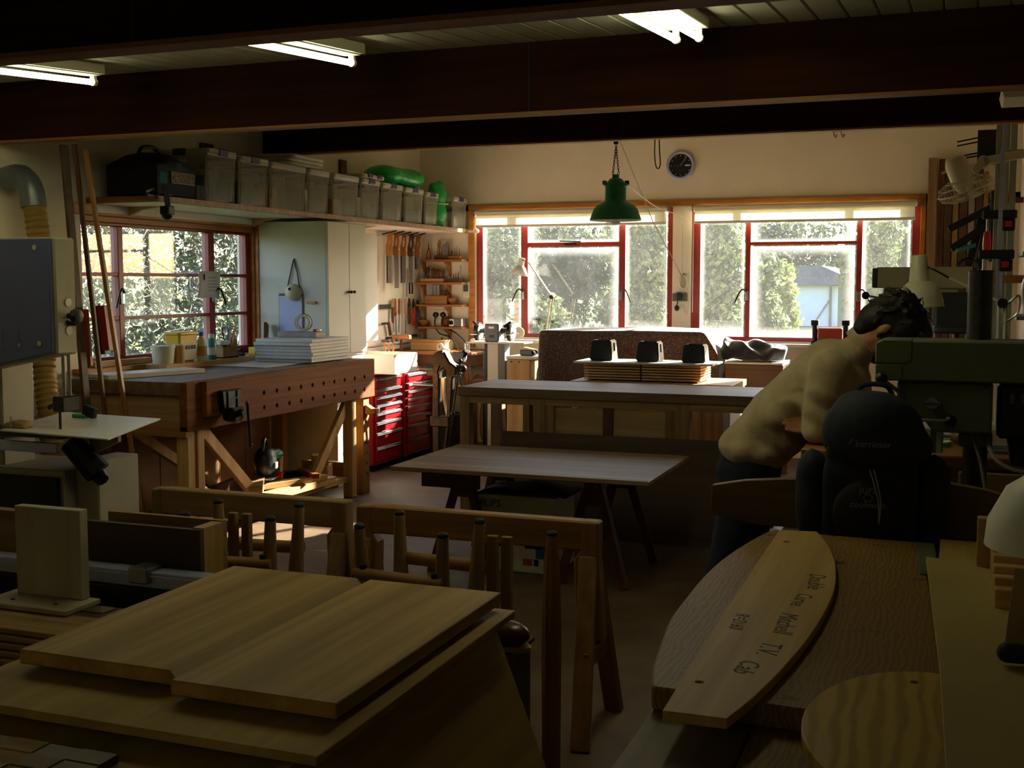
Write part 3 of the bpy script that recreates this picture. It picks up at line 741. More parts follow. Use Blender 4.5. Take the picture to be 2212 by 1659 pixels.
# quick clamp hooked on the shelf corner
t = thing('spring_clamp', 'black and teal hand clamp hooked over the shelf corner by the tool bag', 'clamp', (-4.275, 5.64, SZ-0.06))
G().bar((0.01, -0.01, 0.19), (0.03, 0.0, -0.02), 0.022, 0.03).bar((-0.02, -0.05, 0.1), (-0.01, -0.15, 0.07), 0.012, 0.02).bar((-0.02, -0.03, 0.05), (-0.01, -0.14, 0.055), 0.012, 0.02).obj('body', 'black_plastic', t, 0.004)
G().bar((0.012, -0.025, 0.12), (0.02, -0.02, 0.20), 0.03, 0.045).obj('grip', 'teal_plastic', t, 0.008)
G().box(-0.01, -0.03, -0.05, 0.055, 0.03, 0.0).ball((0.02, 0, -0.045), 0.035).obj('jaw', 'black_iron', t, 0.006)
G().box(-0.03, -0.01, 0.058, 0.03, 0.05, 0.07).obj('pad', 'black_iron', t, 0.004)
# dark block on wall above the shelf, between beam and boxes
solo('wall_block', 'small brown wooden block on the wall above the storage boxes', 'block', G().box(0, 0, 0, 0.025, 0.11, 0.115), 'walnut', (XL+0.001, 8.62, 2.40), bev=0.008)
solo('wall_cleat', 'short dark timber cleat hanging below the ceiling beam on the left wall', 'block', G().box(0, 0, 0, 0.03, 0.13, 0.17), 'walnut', (XL+0.001, 6.72, 2.27), bev=0.004)

# ---------------------------------------------------------------- left workbench
BX0, BX1, BY0, BY1, BZ = -4.69, -3.90, 5.30, 7.50, 0.96
t = thing('workbench', 'large beech workbench with dog holes along its front under the small window', 'workbench', (0, 0, 0))
WB = t
top = G().box(BX0, BY0, BZ-0.075, BX1-0.05, BY1, BZ).obj('top', 'worn_top_y', t, 0.003)
g = G()
for x, y in ((-4.15, 5.5), (-4.15, 5.75), (-4.15, 6.0), (-4.15, 6.25), (-4.15, 6.5), (-4.45, 5.6), (-4.45, 6.1), (-4.3, 5.85), (-4.3, 6.35)):
    g.rod((x, y, BZ-0.05), (x, y, BZ+0.02), 0.011)
cut(top, g)
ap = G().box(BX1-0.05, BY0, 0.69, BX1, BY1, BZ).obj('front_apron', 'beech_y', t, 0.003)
g = G()
for k in range(10):
    for z in (0.841, 0.751): g.rod((BX1-0.04, 6.061+k*0.1427, z), (BX1+0.02, 6.061+k*0.1427, z), 0.0145, n=12)
g.rod((BX1-0.03, 6.85, 0.845), (BX1+0.02, 6.85, 0.845), 0.005).rod((BX1-0.03, 6.99, 0.845), (BX1+0.02, 6.99, 0.845), 0.005)
cut(ap, g)
G().box(BX1-0.046, BY0+0.03, 0.70, BX1-0.0405, BY1-0.03, 0.90).obj('apron_backing', 'black_plastic', t)
G().box(BX0, BY0+0.02, 0.69, BX1-0.05, BY0+0.05, 0.885).obj('end_rail', 'weathered', t)
G().box(BX0, BY0, 0.66, BX1-0.01, BY0+0.05, 0.715).obj('end_rail', 'beech_x', t)
G().box(BX0, BY1-0.04, 0.69, BX1-0.05, BY1, 0.885).obj('end_rail', 'beech_x', t)
for (x, y) in ((BX1-0.09, BY0+0.02), (BX1-0.09, BY0+0.11), (BX0+0.02, BY0+0.05), (BX0+0.02, BY1-0.12)):
    G().box(x, y, 0, x+0.075, y+0.065, 0.69).obj('leg', 'pine_z', t, 0.004)
G().box(BX1-0.10, BY1-0.30, 0, BX1-0.025, BY1-0.235, 0.69).obj('leg', 'pine_z', t, 0.004)
# holed leg that catches the sun
lg = G().box(BX1-0.10, BY1-0.14, 0, BX1-0.02, BY1-0.05, 0.69).obj('leg', 'beech_z', t, 0.004)
g = G()
for k in range(7): g.rod((BX1-0.06, BY1-0.095, 0.14+k*0.075), (BX1+0.01, BY1-0.095, 0.14+k*0.075), 0.011)
cut(lg, g)
G().bar((BX1-0.075, 6.72, 0.17), (BX1-0.075, 7.25, 0.70), 0.035, 0.075).obj('brace', 'pine_z', t, 0.003)
G().bar((BX1-0.20, 6.25, 0.17), (BX1-0.12, 5.55, 0.70), 0.035, 0.075).obj('brace', 'pine_z', t, 0.003)
G().bar((BX0+0.25, 6.3, 0.2), (BX0+0.25, 5.45, 0.69), 0.03, 0.06).obj('brace', 'pine_z', t, 0.003)
for k in range(6):
    G().box(BX0+0.01, 5.42+k*0.315, 0.02, BX0+0.03, 5.42+k*0.315+0.308, 0.69).obj('back_panel', 'brown_panel', t)
G().box(BX1-0.30, 5.4, 0.11, BX1-0.06, BY1-0.3, 0.15).obj('lower_rail', 'pine_y', t, 0.003)
G().box(BX0+0.05, 5.4, 0.11, BX0+0.45, BY1-0.1, 0.13).obj('lower_shelf', 'ply', t)
G().box(BX1-0.62, 5.4, 0.11, BX1-0.28, BY1-0.1, 0.13).obj('lower_shelf', 'ply', t)
G().box(BX1-0.45, BY1-0.27, 0.14, BX1-0.10, BY1-0.22, 0.24).obj('lower_rail', 'orange_wood', t)
# bench holdfast block on the holed leg
t = thing('bench_block', 'small curved wooden hold down block on the sunlit bench leg', 'block', (BX1-0.018, BY1-0.09, 0.60))
G().prism([(0, -0.03), (0.05, -0.035), (0.09, -0.02), (0.09, 0.015), (0.05, 0.01), (0, 0.04)], -0.035, 0.035, 'y').obj('block', 'beech_x', t, 0.006)
G().rod((-0.02, 0, 0), (0.0, 0, 0), 0.0095).obj('peg', 'beech_x', t)
# front vice
t = thing('bench_vice', 'black iron bench vice with wooden jaw on the bench front', 'vice', (BX1, 5.62, 0.82))
G().box(0.001, -0.19, -0.06, 0.035, 0.19, 0.137).obj('wooden_jaw', 'beech_y', t, 0.004)
G().prism([(-0.10, 0.08), (0.10, 0.08), (0.085, -0.02), (0.05, -0.06), (-0.05, -0.06), (-0.085, -0.02)], 0.036, 0.075, 'x').obj('front_jaw', 'black_iron', t, 0.008)
G().prism([(-0.06, -0.02), (0.06, -0.02), (0.05, -0.09), (0.0, -0.115), (-0.05, -0.09)], 0.036, 0.12, 'x').obj('nut_housing', 'black_iron', t, 0.01)
for yy in (-0.045, 0.045): G().box(0.076, yy-0.006, -0.02, 0.082, yy+0.006, 0.075).obj('rib', 'dark_steel', t, 0.002)
G().box(0.076, -0.05, 0.03, 0.081, 0.05, 0.036).obj('rib', 'dark_steel', t)
G().rod((0.08, 0, -0.05), (0.15, 0, -0.05), 0.02).obj('screw_boss', 'black_iron', t)
G().rod((0.14, 0.05, 0.0), (0.14, 0.075, -0.24), 0.008).ball((0.14, 0.076, -0.245), 0.012).ball((0.14, 0.048, 0.0), 0.012).obj('handle', 'dark_steel', t)

# things on the bench
def sheet(name, lab, cat, x0, y0, z0, x1, y1, z1, mat, group=None, rz=0, bev=0.002):
    cx_, cy_ = (x0+x1)/2, (y0+y1)/2
    g = G().box(x0-cx_, y0-cy_, 0, x1-cx_, y1-cy_, z1-z0)
    return solo(name, lab, cat, g, mat, (cx_, cy_, z0), rz, group, bev)
sheet('edged_board', 'white faced board with wooden edges on the bench under the window', 'board', -4.53, 5.33, BZ+0.001, -4.33, 5.99, BZ+0.026, 'melamine', rz=R(-17))
sheet('bench_riser', 'low plank ledge along the back of the bench holding tubs and bottles', 'plank', -4.695, 5.97, BZ+0.001, -4.54, 7.22, BZ+0.039, 'pine_y')
RZ = BZ+0.0395
sheet('hardboard_sheet', 'thin pale sheet lying flat in the middle of the bench', 'board', -4.55, 6.42, BZ+0.001, -4.10, 7.00, BZ+0.007, 'melamine', rz=-0.06)
z = BZ+0.009
names = ['lowest', 'second', 'third', 'fourth', 'fifth', 'sixth', 'seventh']
q = random.Random(8)
for k in range(7):
    th = 0.021
    dx, dy = q.uniform(-0.012, 0.012), q.uniform(-0.012, 0.012)
    sheet('primed_panel', ('lowest' if k == 0 else 'topmost' if k == 6 else names[k] + ' from the bottom') + ' of the stacked white panels on the bench', 'panel',
          -4.46+dx, 6.83+dy, z, -4.02+dx, 7.34+dy, z+th, 'primed', 'stacked white panels', 0.01*q.uniform(-1, 1))
    z += th + 0.0012
sheet('grey_board', 'grey brown board lying on the stack of white panels', 'board', -4.44, 7.08, z, -4.13, 7.20, z+0.038, 'grey_board')
# tubs and bottles along the window side
def tub(name, lab, cat, x, y, prof, mat, extras=(), n=18, rz=0, z=BZ+0.0395, group=None):
    t = thing(name, lab, cat, (x, y, z), rz, group)
    G().lathe(prof, n).obj('body', mat, t)
    for nm, g, mm in extras: g.obj(nm, mm, t, 0.002)
    return t
tub('plastic_pot', 'beige round plastic pot by the window, left of the yellow tub', 'pot', -4.62, 6.05, [(0.062, 0), (0.072, 0.10), (0.076, 0.10), (0.076, 0.112), (0.06, 0.112)], 'tape_cream')
t = thing('brown_jar', 'short brown cardboard tube standing beside the beige pot', 'jar', (-4.575, 6.15, RZ)); G().lathe([(0.035, 0), (0.035, 0.11)]).obj('body', 'card', t); G().lathe([(0.037, 0.108), (0.037, 0.118)]).obj('lid', 'card_white', t)
t = thing('yellow_tub', 'yellow plastic tub with a pale label on the bench by the window', 'tub', (-4.64, 6.265, RZ))
g = G(); v = [(-0.05,-0.085,0),(0.05,-0.085,0),(0.05,0.085,0),(-0.05,0.085,0),(-0.06,-0.10,0.18),(0.06,-0.10,0.18),(0.06,0.10,0.18),(-0.06,0.10,0.18)]
g.add(v, [(3,2,1,0),(4,5,6,7),(0,1,5,4),(1,2,6,5),(2,3,7,6),(3,0,4,7)]); g.obj('body', 'yellow_plastic', t, 0.012)
G().prism(rrect(0.13, 0.21, 0.02), 0.172, 0.19, 'z').obj('lid', 'yellow_plastic', t, 0.004)
g = G(); g.add([(0.0525, -0.08, 0.01), (0.0525, 0.08, 0.01), (0.060, 0.09, 0.115), (0.060, -0.09, 0.115), (0.049,-0.08,0.01),(0.049,0.08,0.01),(0.0565,0.09,0.115),(0.0565,-0.09,0.115)], [(0,1,2,3),(7,6,5,4),(0,3,7,4),(1,5,6,2)])
lb = g.obj('label_sheet', 'card_white', t)
for k in range(5): G().box(0.0575, -0.065+k*0.028, 0.08, 0.0605, -0.047+k*0.028, 0.105).obj('printed_block', 'ink', lb)
t = thing('milk_bottle', 'translucent bottle with a blue cap and amber contents on the bench', 'bottle', (-4.585, 6.40, RZ))
G().lathe([(0.034, 0), (0.036, 0.01), (0.036, 0.10), (0.033, 0.125), (0.016, 0.15), (0.015, 0.165)]).obj('body', 'tape_cream', t)
G().lathe([(0.0365, 0.03), (0.0365, 0.095)], cap=False).obj('paper_label', 'card', t); G().lathe([(0.018, 0.16), (0.018, 0.18), (0.016, 0.186)]).obj('cap', 'blue_plastic', t)
t = thing('spray_can', 'pale blue spray can standing right of the blue capped bottle', 'can', (-4.585, 6.51, RZ))
G().lathe([(0.03, 0), (0.032, 0.006), (0.032, 0.12), (0.022, 0.14)]).obj('body', 'teal_plastic', t); G().lathe([(0.02, 0.138), (0.02, 0.162), (0.016, 0.167)]).obj('cap', 'card_white', t)
G().lathe([(0.0325, 0.03), (0.0325, 0.08)], cap=False).obj('paper_label', 'card_white', t)
t = thing('pencil_box', 'open wooden box of pencils and pens by the window', 'box', (-4.625, 6.70, RZ))
G().box(-0.06, -0.09, 0, 0.06, 0.09, 0.008).box(-0.06, -0.09, 0, -0.052, 0.09, 0.09).box(0.052, -0.09, 0, 0.06, 0.09, 0.075).box(-0.052, -0.09, 0, 0.052, -0.082, 0.085).box(-0.052, 0.082, 0, 0.052, 0.09, 0.12).obj('box', 'weathered', t)
G().prism(rrect(0.10, 0.11, 0.02), 0.086, 0.115, 'z', Matrix.Translation((0, -0.03, 0))).obj('white_packet', 'card_white', t, 0.006)
for k, (mm, a) in enumerate((('blue_plastic', 0.1), ('ink', -0.12), ('red_plastic', 0.2), ('blue_plastic', -0.05), ('pine', 0.16))):
    G().rod((-0.02+0.012*k, 0.045+0.008*(k % 2), 0.02), (-0.02+0.012*k+a*0.2, 0.05+a*0.15, 0.19+0.012*k), 0.005, n=6).obj('pen', mm, t)
solo('yellow_block', 'small yellow plastic box beside the white panel stack', 'box', G().box(-0.03, -0.035, 0, 0.03, 0.035, 0.055), 'yellow_plastic', (-4.60, 7.04, RZ), bev=0.004)
t = thing('leaning_batten', 'dark red offcut leaning in the window corner behind the panels', 'board', (-4.66, 7.32, BZ+0.001))
G().bar((0.0, -0.05, 0.002), (-0.02, 0.0, 0.25), 0.022, 0.09).obj('board', 'walnut_z', t, 0.003)
t = thing('wire_offcut', 'black wire offcuts lying by the window behind the pencils', 'tool', (-4.62, 6.90, RZ))
G().box(-0.06, -0.03, 0, 0.03, 0.01, 0.02).rod((-0.05, 0, 0.02), (0.02, -0.02, 0.05), 0.008).obj('body', 'black_iron', t, 0.003)
sheet('window_batten', 'long pine batten lying along the window sill behind the bench', 'batten', -4.79, 5.58, 1.001, -4.745, 6.10, 1.035, 'pine_y')
# note hung on window handle
t = thing('paper_note', 'white printed note hung on the window mullion', 'note', (XL-0.008, 6.79, 1.42), R(4))
v = G().grid(lambda u, w: (0.005+0.012*math.sin(w*2.2), -0.13+0.27*u+0.01*w, -0.02+0.18*w), 6, 6); o = v.obj('sheet', 'paper', t)
mo = o.modifiers.new('t', 'SOLIDIFY'); mo.thickness = 0.001
for k in range(5): G().box(0.022, -0.02, 0.115-k*0.022, 0.023, 0.09, 0.119-k*0.022).obj('print_line', 'cord_grey', t)
G().box(0.022, -0.075, 0.10, 0.023, -0.06, 0.14).obj('print_block', 'ink', t)

# offcuts and tools under the bench
OG = 'offcuts under the bench'
def offcut(lab, x, y, z, sx, sy, sz, rz, mat, name='timber_offcut', tilt=0.0):
    o = solo(name, lab, 'offcut', G().box(-sx/2, -sy/2, 0, sx/2, sy/2, sz), mat, (x, y, z), 0, OG, 0.002, rot=(tilt, 0, rz)); return o
offcut('large square sunlit pine offcut under the bench, right of the circular saw', -4.05, 6.98, 0.131, 0.13, 0.16, 0.13, 0.3, 'pine')
offcut('pine block balanced on top of the large square offcut under the bench', -4.05, 6.97, 0.262, 0.11, 0.12, 0.07, 0.6, 'pine_y')
offcut('long sunlit plank lying in front under the bench', -3.97, 6.55, 0.151, 0.10, 0.75, 0.045, -0.05, 'pine_y')
offcut('second sunlit plank lying askew on the bench lower rail', -4.02, 6.50, 0.197, 0.07, 0.62, 0.035, -0.35, 'pine_y')
offcut('dark brown board on edge under the bench beside the circular saw', -4.20, 6.12, 0.131, 0.04, 0.42, 0.15, 0.15, 'walnut')
offcut('small beech block with a pale end under the left of the bench', -4.14, 5.80, 0.131, 0.16, 0.13, 0.11, 0.1, 'beech_x')
offcut('thin pine block stacked in front of the small beech block', -4.00, 5.93, 0.151, 0.10, 0.16, 0.035, 0.2, 'pine_y')
offcut('mitred pine offcut behind the circular saw under the bench', -4.28, 6.72, 0.131, 0.14, 0.14, 0.20, 0.4, 'pine')
offcut('ribbed timber bundle piece lying in sun under the bench', -4.10, 6.28, 0.205, 0.08, 0.30, 0.06, 0.5, 'weathered', tilt=0.1)
offcut('short oak stick lying across the planks under the bench', -3.98, 6.70, 0.233, 0.05, 0.28, 0.03, 0.9, 'beech_y')
t = thing('bell_template', 'pale bell shaped wooden template propped under the left of the bench', 'template', (-3.98, 5.56, 0.151))
G().prism([(-0.09, 0), (0.09, 0), (0.07, 0.05), (0.035, 0.09), (0.028, 0.145), (0.02, 0.155), (-0.02, 0.155), (-0.028, 0.145), (-0.035, 0.09), (-0.07, 0.05)], 0, 0.018, 'x').obj('board', 'pine_z', t, 0.002)
# circular saw
t = thing('circular_saw', 'dark green hand held power saw standing under the bench', 'power saw', (-4.12, 6.42, 0.262), R(15))
fused(G().ball((0, -0.03, 0.10), (0.075, 0.10, 0.10)).ball((0.0, 0.03, 0.06), (0.06, 0.09, 0.06)).rod((0, -0.02, 0.14), (0.01, 0.14, 0.13), 0.038, 0.035).ball((0.01, 0.14, 0.13), 0.035), 'body', 'black_plastic', t, 0.01, 3)
G().rod((0.0, 0.05, 0.135), (0.014, 0.20, 0.115), 0.04, 0.036).obj('motor', 'lamp_green', t)
G().box(-0.07, -0.12, -0.005, 0.07, 0.16, 0.0).obj('sole_plate', 'steel', t)
G().tube(smooth_path([(0, -0.09, 0.15), (0, -0.06, 0.23), (0, -0.02, 0.24), (0, 0.03, 0.17)], 5), 0.012, 8).obj('handle', 'black_plastic', t)
G().box(0.07, -0.06, 0.06, 0.078, -0.01, 0.10).obj('rating_label', 'card_white', t)
G().rod((0.05, 0.05, 0.0), (0.085, 0.05, 0.0), 0.02).obj('knob', 'red_plastic', t)
# ---------------------------------------------------------------- tall white cupboard beside the bench
t = thing('tall_cupboard', 'white two door cupboard beside the small window, with a clipboard on its side', 'cupboard', (XL, 7.515, 0.965))
G().box(0.002, -0.135, 0, 0.582, 0.435, 0.975).obj('carcass', 'cabinet_white', t, 0.002)
for a, b, ky in ((-0.135, 0.177, 0.155), (0.181, 0.435, 0.203)):
    d = G().box(0.583, a, 0.02, 0.60, b, 0.972).obj('door', 'cabinet_white', t, 0.002)
    G().rod((0.60, ky, 0.47), (0.625, ky, 0.47), 0.008).ball((0.628, ky, 0.47), 0.012).obj('knob', 'walnut', d)
G().box(0.002, 0.03, -0.965, 0.57, 0.433, -0.001).obj('plinth', 'cabinet_white', t)
t = thing('wall_cupboard', 'shallow white wall cupboard half lit by the sun, right of the tall cupboard', 'cupboard', (XL, 7.965, 1.03))
G().box(0.002, 0, 0, 0.335, 0.66, 0.87).obj('carcass', 'cabinet_white', t, 0.002)
G().box(0.336, 0.0, 0.0, 0.352, 0.66, 0.87).obj('door', 'cabinet_white', t, 0.003)
# clipboard on cupboard side (faces the camera)
CY = 7.378
t = thing('clipboard', 'clipboard with blank bluish paper hung on the white cupboard side', 'clipboard', (-4.505, CY, 1.14))
G().prism([(u, w+0.14) for u, w in rrect(0.205, 0.29, 0.012)], -0.004, -0.001, 'y').obj('backing_board', 'walnut', t)
G().box(-0.098, -0.0065, 0.0, 0.092, -0.0045, 0.268).obj('paper', 'blue_paper', t)
G().box(-0.045, -0.016, 0.258, 0.045, -0.007, 0.275).box(-0.025, -0.02, 0.268, 0.025, -0.007, 0.298).obj('clip', 'steel', t, 0.002)
t = thing('dust_mask', 'pale dust mask hanging by its strap from a nail on the white cupboard', 'mask', (-4.478, CY, 1.40))
G().lathe([(0.062, 0.0), (0.058, 0.03), (0.04, 0.055), (0.012, 0.066)], 16, Matrix.Translation((0, -0.005, 0.03)) @ Matrix.Rotation(R(65), 4, 'X'), cap=False).obj('cup', 'tape_cream', t)
G().tube([(0.062*math.cos(a), -0.008, 0.03+0.045*math.sin(a)) for a in [2*PI*i/18 for i in range(18)]], 0.006, 6, True).obj('rim', 'white_paint', t)
G().tube([(-0.055, -0.01, 0.05), (-0.02, -0.008, 0.19), (0.0, -0.006, 0.27)], 0.005, 6).tube([(0.05, -0.01, 0.05), (0.03, -0.008, 0.18), (0.0, -0.006, 0.27)], 0.005, 6).obj('strap', 'grey_paint', t)
G().rod((0, -0.022, 0.272), (0, 0.0, 0.272), 0.004).obj('nail', 'steel', t)
solo('wall_peg', 'short wooden peg sticking out of the white cupboard side', 'peg', G().box(-0.04, -0.02, -0.009, 0.035, 0, 0.009), 'pine', (-4.33, CY, 1.36), bev=0.004)
t = thing('tape_roll', 'roll of masking tape and black tape standing on the grey board', 'tape', (-4.27, 7.14, 1.163))
M = Matrix.Translation((0, 0, 0.062)) @ Matrix.Rotation(R(90), 4, 'X') @ Matrix.Rotation(0.35, 4, 'Y')
def ring(g, r0, r1, h, n=22, M=None):
    return g.lathe([(r0, -h/2), (r1, -h/2), (r1, h/2), (r0, h/2), (r0, -h/2)], n, M, cap=False)
ring(G(), 0.042, 0.058, 0.03, M=M).obj('cream_tape', 'tape_cream', t)
ring(G(), 0.042, 0.061, 0.025, M=M @ Matrix.Translation((0, 0, -0.03))).obj('black_tape', 'black_plastic', t)
t = thing('small_tool', 'small dark red tool lying at the right end of the grey board', 'tool', (-4.165, 7.15, 1.163))
G().box(-0.015, -0.03, 0, 0.012, 0.03, 0.018).obj('body', 'red_paint', t, 0.004); G().rod((0, 0.03, 0.01), (0, 0.06, 0.008), 0.004).obj('tip', 'steel', t)

# ---------------------------------------------------------------- hand saws on the left wall
rk = thing('saw_rack', 'wall rail with pegs that the handsaws hang from', 'rack', (XL, 9.3, 1.93))
G().box(0.001, 0, -0.02, 0.02, 0.75, 0.02).obj('rail', 'cabinet_white', rk, 0.002)
for k in range(5): G().rod((0.02, 0.065+k*0.15, 0), (0.16, 0.065+k*0.15, 0.03), 0.006).obj('peg', 'black_iron', rk)
def handsaw(lab, y, zb, w, back, hm='orange_wood_z'):
    t = thing('handsaw', lab, 'saw', (XL+0.09, y, 1.93), R(-22), 'handsaws on the left wall')
    L_ = 1.93-zb
    G().prism([(-w/2, -0.10), (w/2, -0.10), (w/2*0.9, -L_), (-w/2*0.75, -L_)], -0.001, 0.001, 'y').obj('blade', 'saw_steel', t)
    if back: G().box(-w/2-0.004, -0.004, -L_, -w/2+0.008, 0.004, -0.10).obj('spine', 'dark_steel', t)
    out = [(-0.040, -0.175), (-0.012, -0.195), (0.034, -0.185), (0.040, -0.150), (0.030, -0.128), (0.046, -0.10), (0.052, -0.06), (0.044, -0.03), (0.058, -0.012), (0.050, 0.006), (0.020, 0.014), (-0.004, 0.012), (-0.018, -0.02), (-0.024, -0.06), (-0.040, -0.10)]
    hd = G().prism(out, -0.011, 0.011, 'y').obj('handle', hm, t, 0.004)
    cut(hd, G().prism([(0.002, -0.11), (0.020, -0.105), (0.026, -0.07), (0.022, -0.02), (0.008, -0.012), (-0.002, -0.05)], -0.03, 0.03, 'y'))
    for dx in (-0.012, 0.02): G().rod((dx, -0.011, -0.155), (dx, 0.011, -0.155), 0.006).obj('saw_nut', 'steel', t)
handsaw('handsaw nearest the white cupboard, half hidden by it', 9.365, 1.50, 0.07, True)
handsaw('longest handsaw on the left wall, second from the cupboard', 9.50, 1.455, 0.07, False)
handsaw('middle handsaw of the five on the left wall', 9.65, 1.50, 0.07, True)
handsaw('handsaw with a darker handle, fourth from the cupboard', 9.80, 1.505, 0.066, False, 'walnut_z')
handsaw('shortest handsaw, closest to the room corner', 9.95, 1.63, 0.066, True)
# chisels and pliers on the left wall
def chisel(lab, y, z0, L_, hm='orange_wood_z', r=0.012, tilt=0.0, blade=0.006, group='hand tools hung on the left wall'):
    t = thing('chisel', lab, 'chisel', (XL+0.03, y, z0), 0, group); t.rotation_euler = (tilt, 0, 0)
    G().lathe([(r*0.6, L_*0.52), (r, L_*0.6), (r*0.85, L_*0.8), (r*1.1, L_*0.93), (r*0.7, L_)], 10).obj('handle', hm, t)
    G().box(-0.003, -blade, 0, 0.003, blade, L_*0.54).obj('blade', 'saw_steel', t)
    return t
def pliers(lab, y, z0, L_, hm='black_plastic', spread=0.03, group='hand tools hung on the left wall'):
    t = thing('pliers', lab, 'pliers', (XL+0.03, y, z0), 0, group)
    for s in (-1, 1):
        G().tube(smooth_path([(0, s*spread*0.8, 0), (0, s*spread, L_*0.35), (0, s*0.008, L_*0.68)], 4), 0.008, 6).obj('handle', hm, t)
        G().prism([(0, L_*0.62), (s*0.022, L_*0.68), (s*0.016, L_*0.82), (s*0.004, L_), (0, L_)], -0.006, 0.006, 'x').obj('jaw', 'dark_steel', t)
    G().rod((-0.01, 0, L_*0.68), (0.01, 0, L_*0.68), 0.01).obj('rivet', 'steel', t)
    return t
chisel('wooden handled chisel hanging below the shortest saw', 9.83, 1.375, 0.26)
pliers('black pliers hanging beside the single chisel below the saws', 9.92, 1.40, 0.22)
chisel('slim yellow handled screwdriver left in the row of hanging tools', 9.55, 1.06, 0.30, 'pine_z', 0.011, blade=0.003)
chisel('first of two wide wooden chisels in the row of hanging tools', 9.61, 1.03, 0.33, tilt=0.08, r=0.014)
chisel('second of two wide wooden chisels in the row of hanging tools', 9.66, 1.05, 0.31, tilt=-0.06, r=0.014)
chisel('long ochre wooden tool hanging alone between chisels and pliers', 9.80, 1.03, 0.33, 'pine_z', 0.013)
pliers('dark handled pliers hanging left of the red pliers', 9.88, 1.12, 0.24, 'walnut_z', 0.02)
pliers('pincers with red grips in the row of hanging tools', 9.97, 1.10, 0.25, 'red_plastic', 0.028)
pliers('pliers hanging closest to the corner of the room', 10.06, 1.08, 0.26, 'grey_dark', 0.03)
t = thing('back_saw', 'small gent saw mounted sideways beside the white cupboard', 'saw', (XL+0.02, 9.30, 1.27)); G().box(0, 0, 0, 0.003, 0.22, 0.035).box(-0.002, 0, 0.03, 0.006, 0.22, 0.04).obj('blade', 'dark_steel', t); G().lathe([(0.009, 0), (0.015, 0.05), (0.012, 0.12), (0.017, 0.14)], 10, Matrix.Translation((0.01, 0.24, -0.13)) ).obj('handle', 'walnut_z', t)
t = thing('try_square', 'wooden handled square hanging low beside the white cupboard', 'square', (XL+0.02, 9.33, 1.06)); G().box(0, 0, 0.07, 0.003, 0.12, 0.09).obj('blade', 'dark_steel', t); G().bar((0.01, 0.12, 0.09), (0.01, 0.16, -0.03), 0.02, 0.03).obj('stock', 'walnut_z', t, 0.004)
t = thing('tool_rail', 'dark steel rail screwed to the left wall below the hanging tools', 'rail', (XL+0.001, 9.45, 1.0)); G().box(0, 0, 0, 0.02, 0.62, 0.018).obj('bar', 'dark_steel', t, 0.002)
for k in range(4): G().rod((0.02, 0.08+k*0.15, 0.01), (0.06, 0.08+k*0.15, 0.0), 0.005).obj('hook', 'dark_steel', t)
t = thing('wall_trunking', 'white double cable trunking along the left wall below the tools', 'trunking', (XL+0.001, 9.0, 0.90)); G().box(0, 0, 0, 0.03, 1.19, 0.035).obj('channel', 'white_paint', t, 0.003); G().box(0, 0, 0.05, 0.03, 1.19, 0.085).obj('channel', 'white_paint', t, 0.003)
# rack of hammers
HZ = 0.795
t = thing('hammer_rack', 'pale wooden stand holding hammers upright on the red drawers', 'rack', (-4.72, 9.10, 0.785)); G().box(0, 0, 0, 0.06, 0.34, 0.11).obj('block', 'beech_y', t, 0.003)
for k, (y, hm, lab) in enumerate(((9.14, 'orange_wood_z', 'steel headed hammer standing leftmost in the rack'), (9.22, 'pine_z', 'steel headed hammer standing second in the rack'), (9.30, 'pine_z', 'steel headed hammer standing third in the rack'))):
    t = thing('hammer', lab, 'hammer', (-4.65, y, 0.79), 0, 'hammers in the rack')
    G().rod((0, 0, 0.0), (0, 0, 0.20), 0.010, 0.009).obj('handle', hm, t); G().rod((-0.03, 0, 0.21), (0.05, 0, 0.21), 0.012, 0.014).obj('head', 'dark_steel', t, 0.002)
t = thing('mallet', 'wooden mallet standing tallest by the hammers', 'mallet', (-4.62, 9.40, 0.79)); G().rod((0, 0, 0), (0, 0, 0.24), 0.013).obj('handle', 'walnut_z', t); G().box(-0.08, -0.03, 0.21, 0.09, 0.03, 0.25).obj('head', 'orange_wood', t, 0.006)

# ---------------------------------------------------------------- red tool chests
def chest(lab, y0, y1, h):
    t = thing('tool_chest', lab, 'tool chest', (-4.28, y0, 0), 0, 'red tool chests')
    w = y1-y0
    G().box(-0.46, 0, 0.05, -0.012, w, h).obj('case', 'tool_red', t, 0.006)
    zs = [0.075, 0.20, 0.315, 0.40, 0.475, 0.54, 0.605, 0.665, h-0.012]
    for a, b in zip(zs[:-1], zs[1:]):
        d = G().box(-0.012, 0.03, a+0.004, 0.004, w-0.03, b-0.004).obj('drawer', 'tool_red', t, 0.003)
        G().box(0.004, 0.03, b-0.026, 0.016, w-0.03, b-0.021).box(0.004, 0.03, b-0.016, 0.016, w-0.03, b-0.011).obj('handle', 'bright_steel', d, 0.001)
    for q in (0.06, w-0.06):
        for xx in (-0.40, -0.06): G().rod((xx, q-0.012, 0.027), (xx, q+0.012, 0.027), 0.027).obj('castor', 'rubber', t)
    G().box(-0.47, -0.004, h, 0.004, w+0.004, h+0.012).obj('top', 'tool_red', t, 0.003)
chest('red metal tool chest beside the workbench leg', 8.22, 8.72, 0.77)
chest('red metal tool chest further back, behind the leg vice', 8.79, 9.47, 0.76)
t = thing('white_box', 'open white box glowing in sunlight on the near red tool chest', 'box', (-4.28, 8.26, 0.783))
G().box(-0.30, 0, 0, 0.16, 0.42, 0.008).box(-0.30, 0, 0.008, 0.16, 0.01, 0.155).box(-0.30, 0.41, 0.008, 0.16, 0.42, 0.155).box(-0.30, 0.01, 0.008, -0.29, 0.41, 0.19).box(0.15, 0.01, 0.008, 0.16, 0.41, 0.155).obj('case', 'white_paint', t, 0.002)
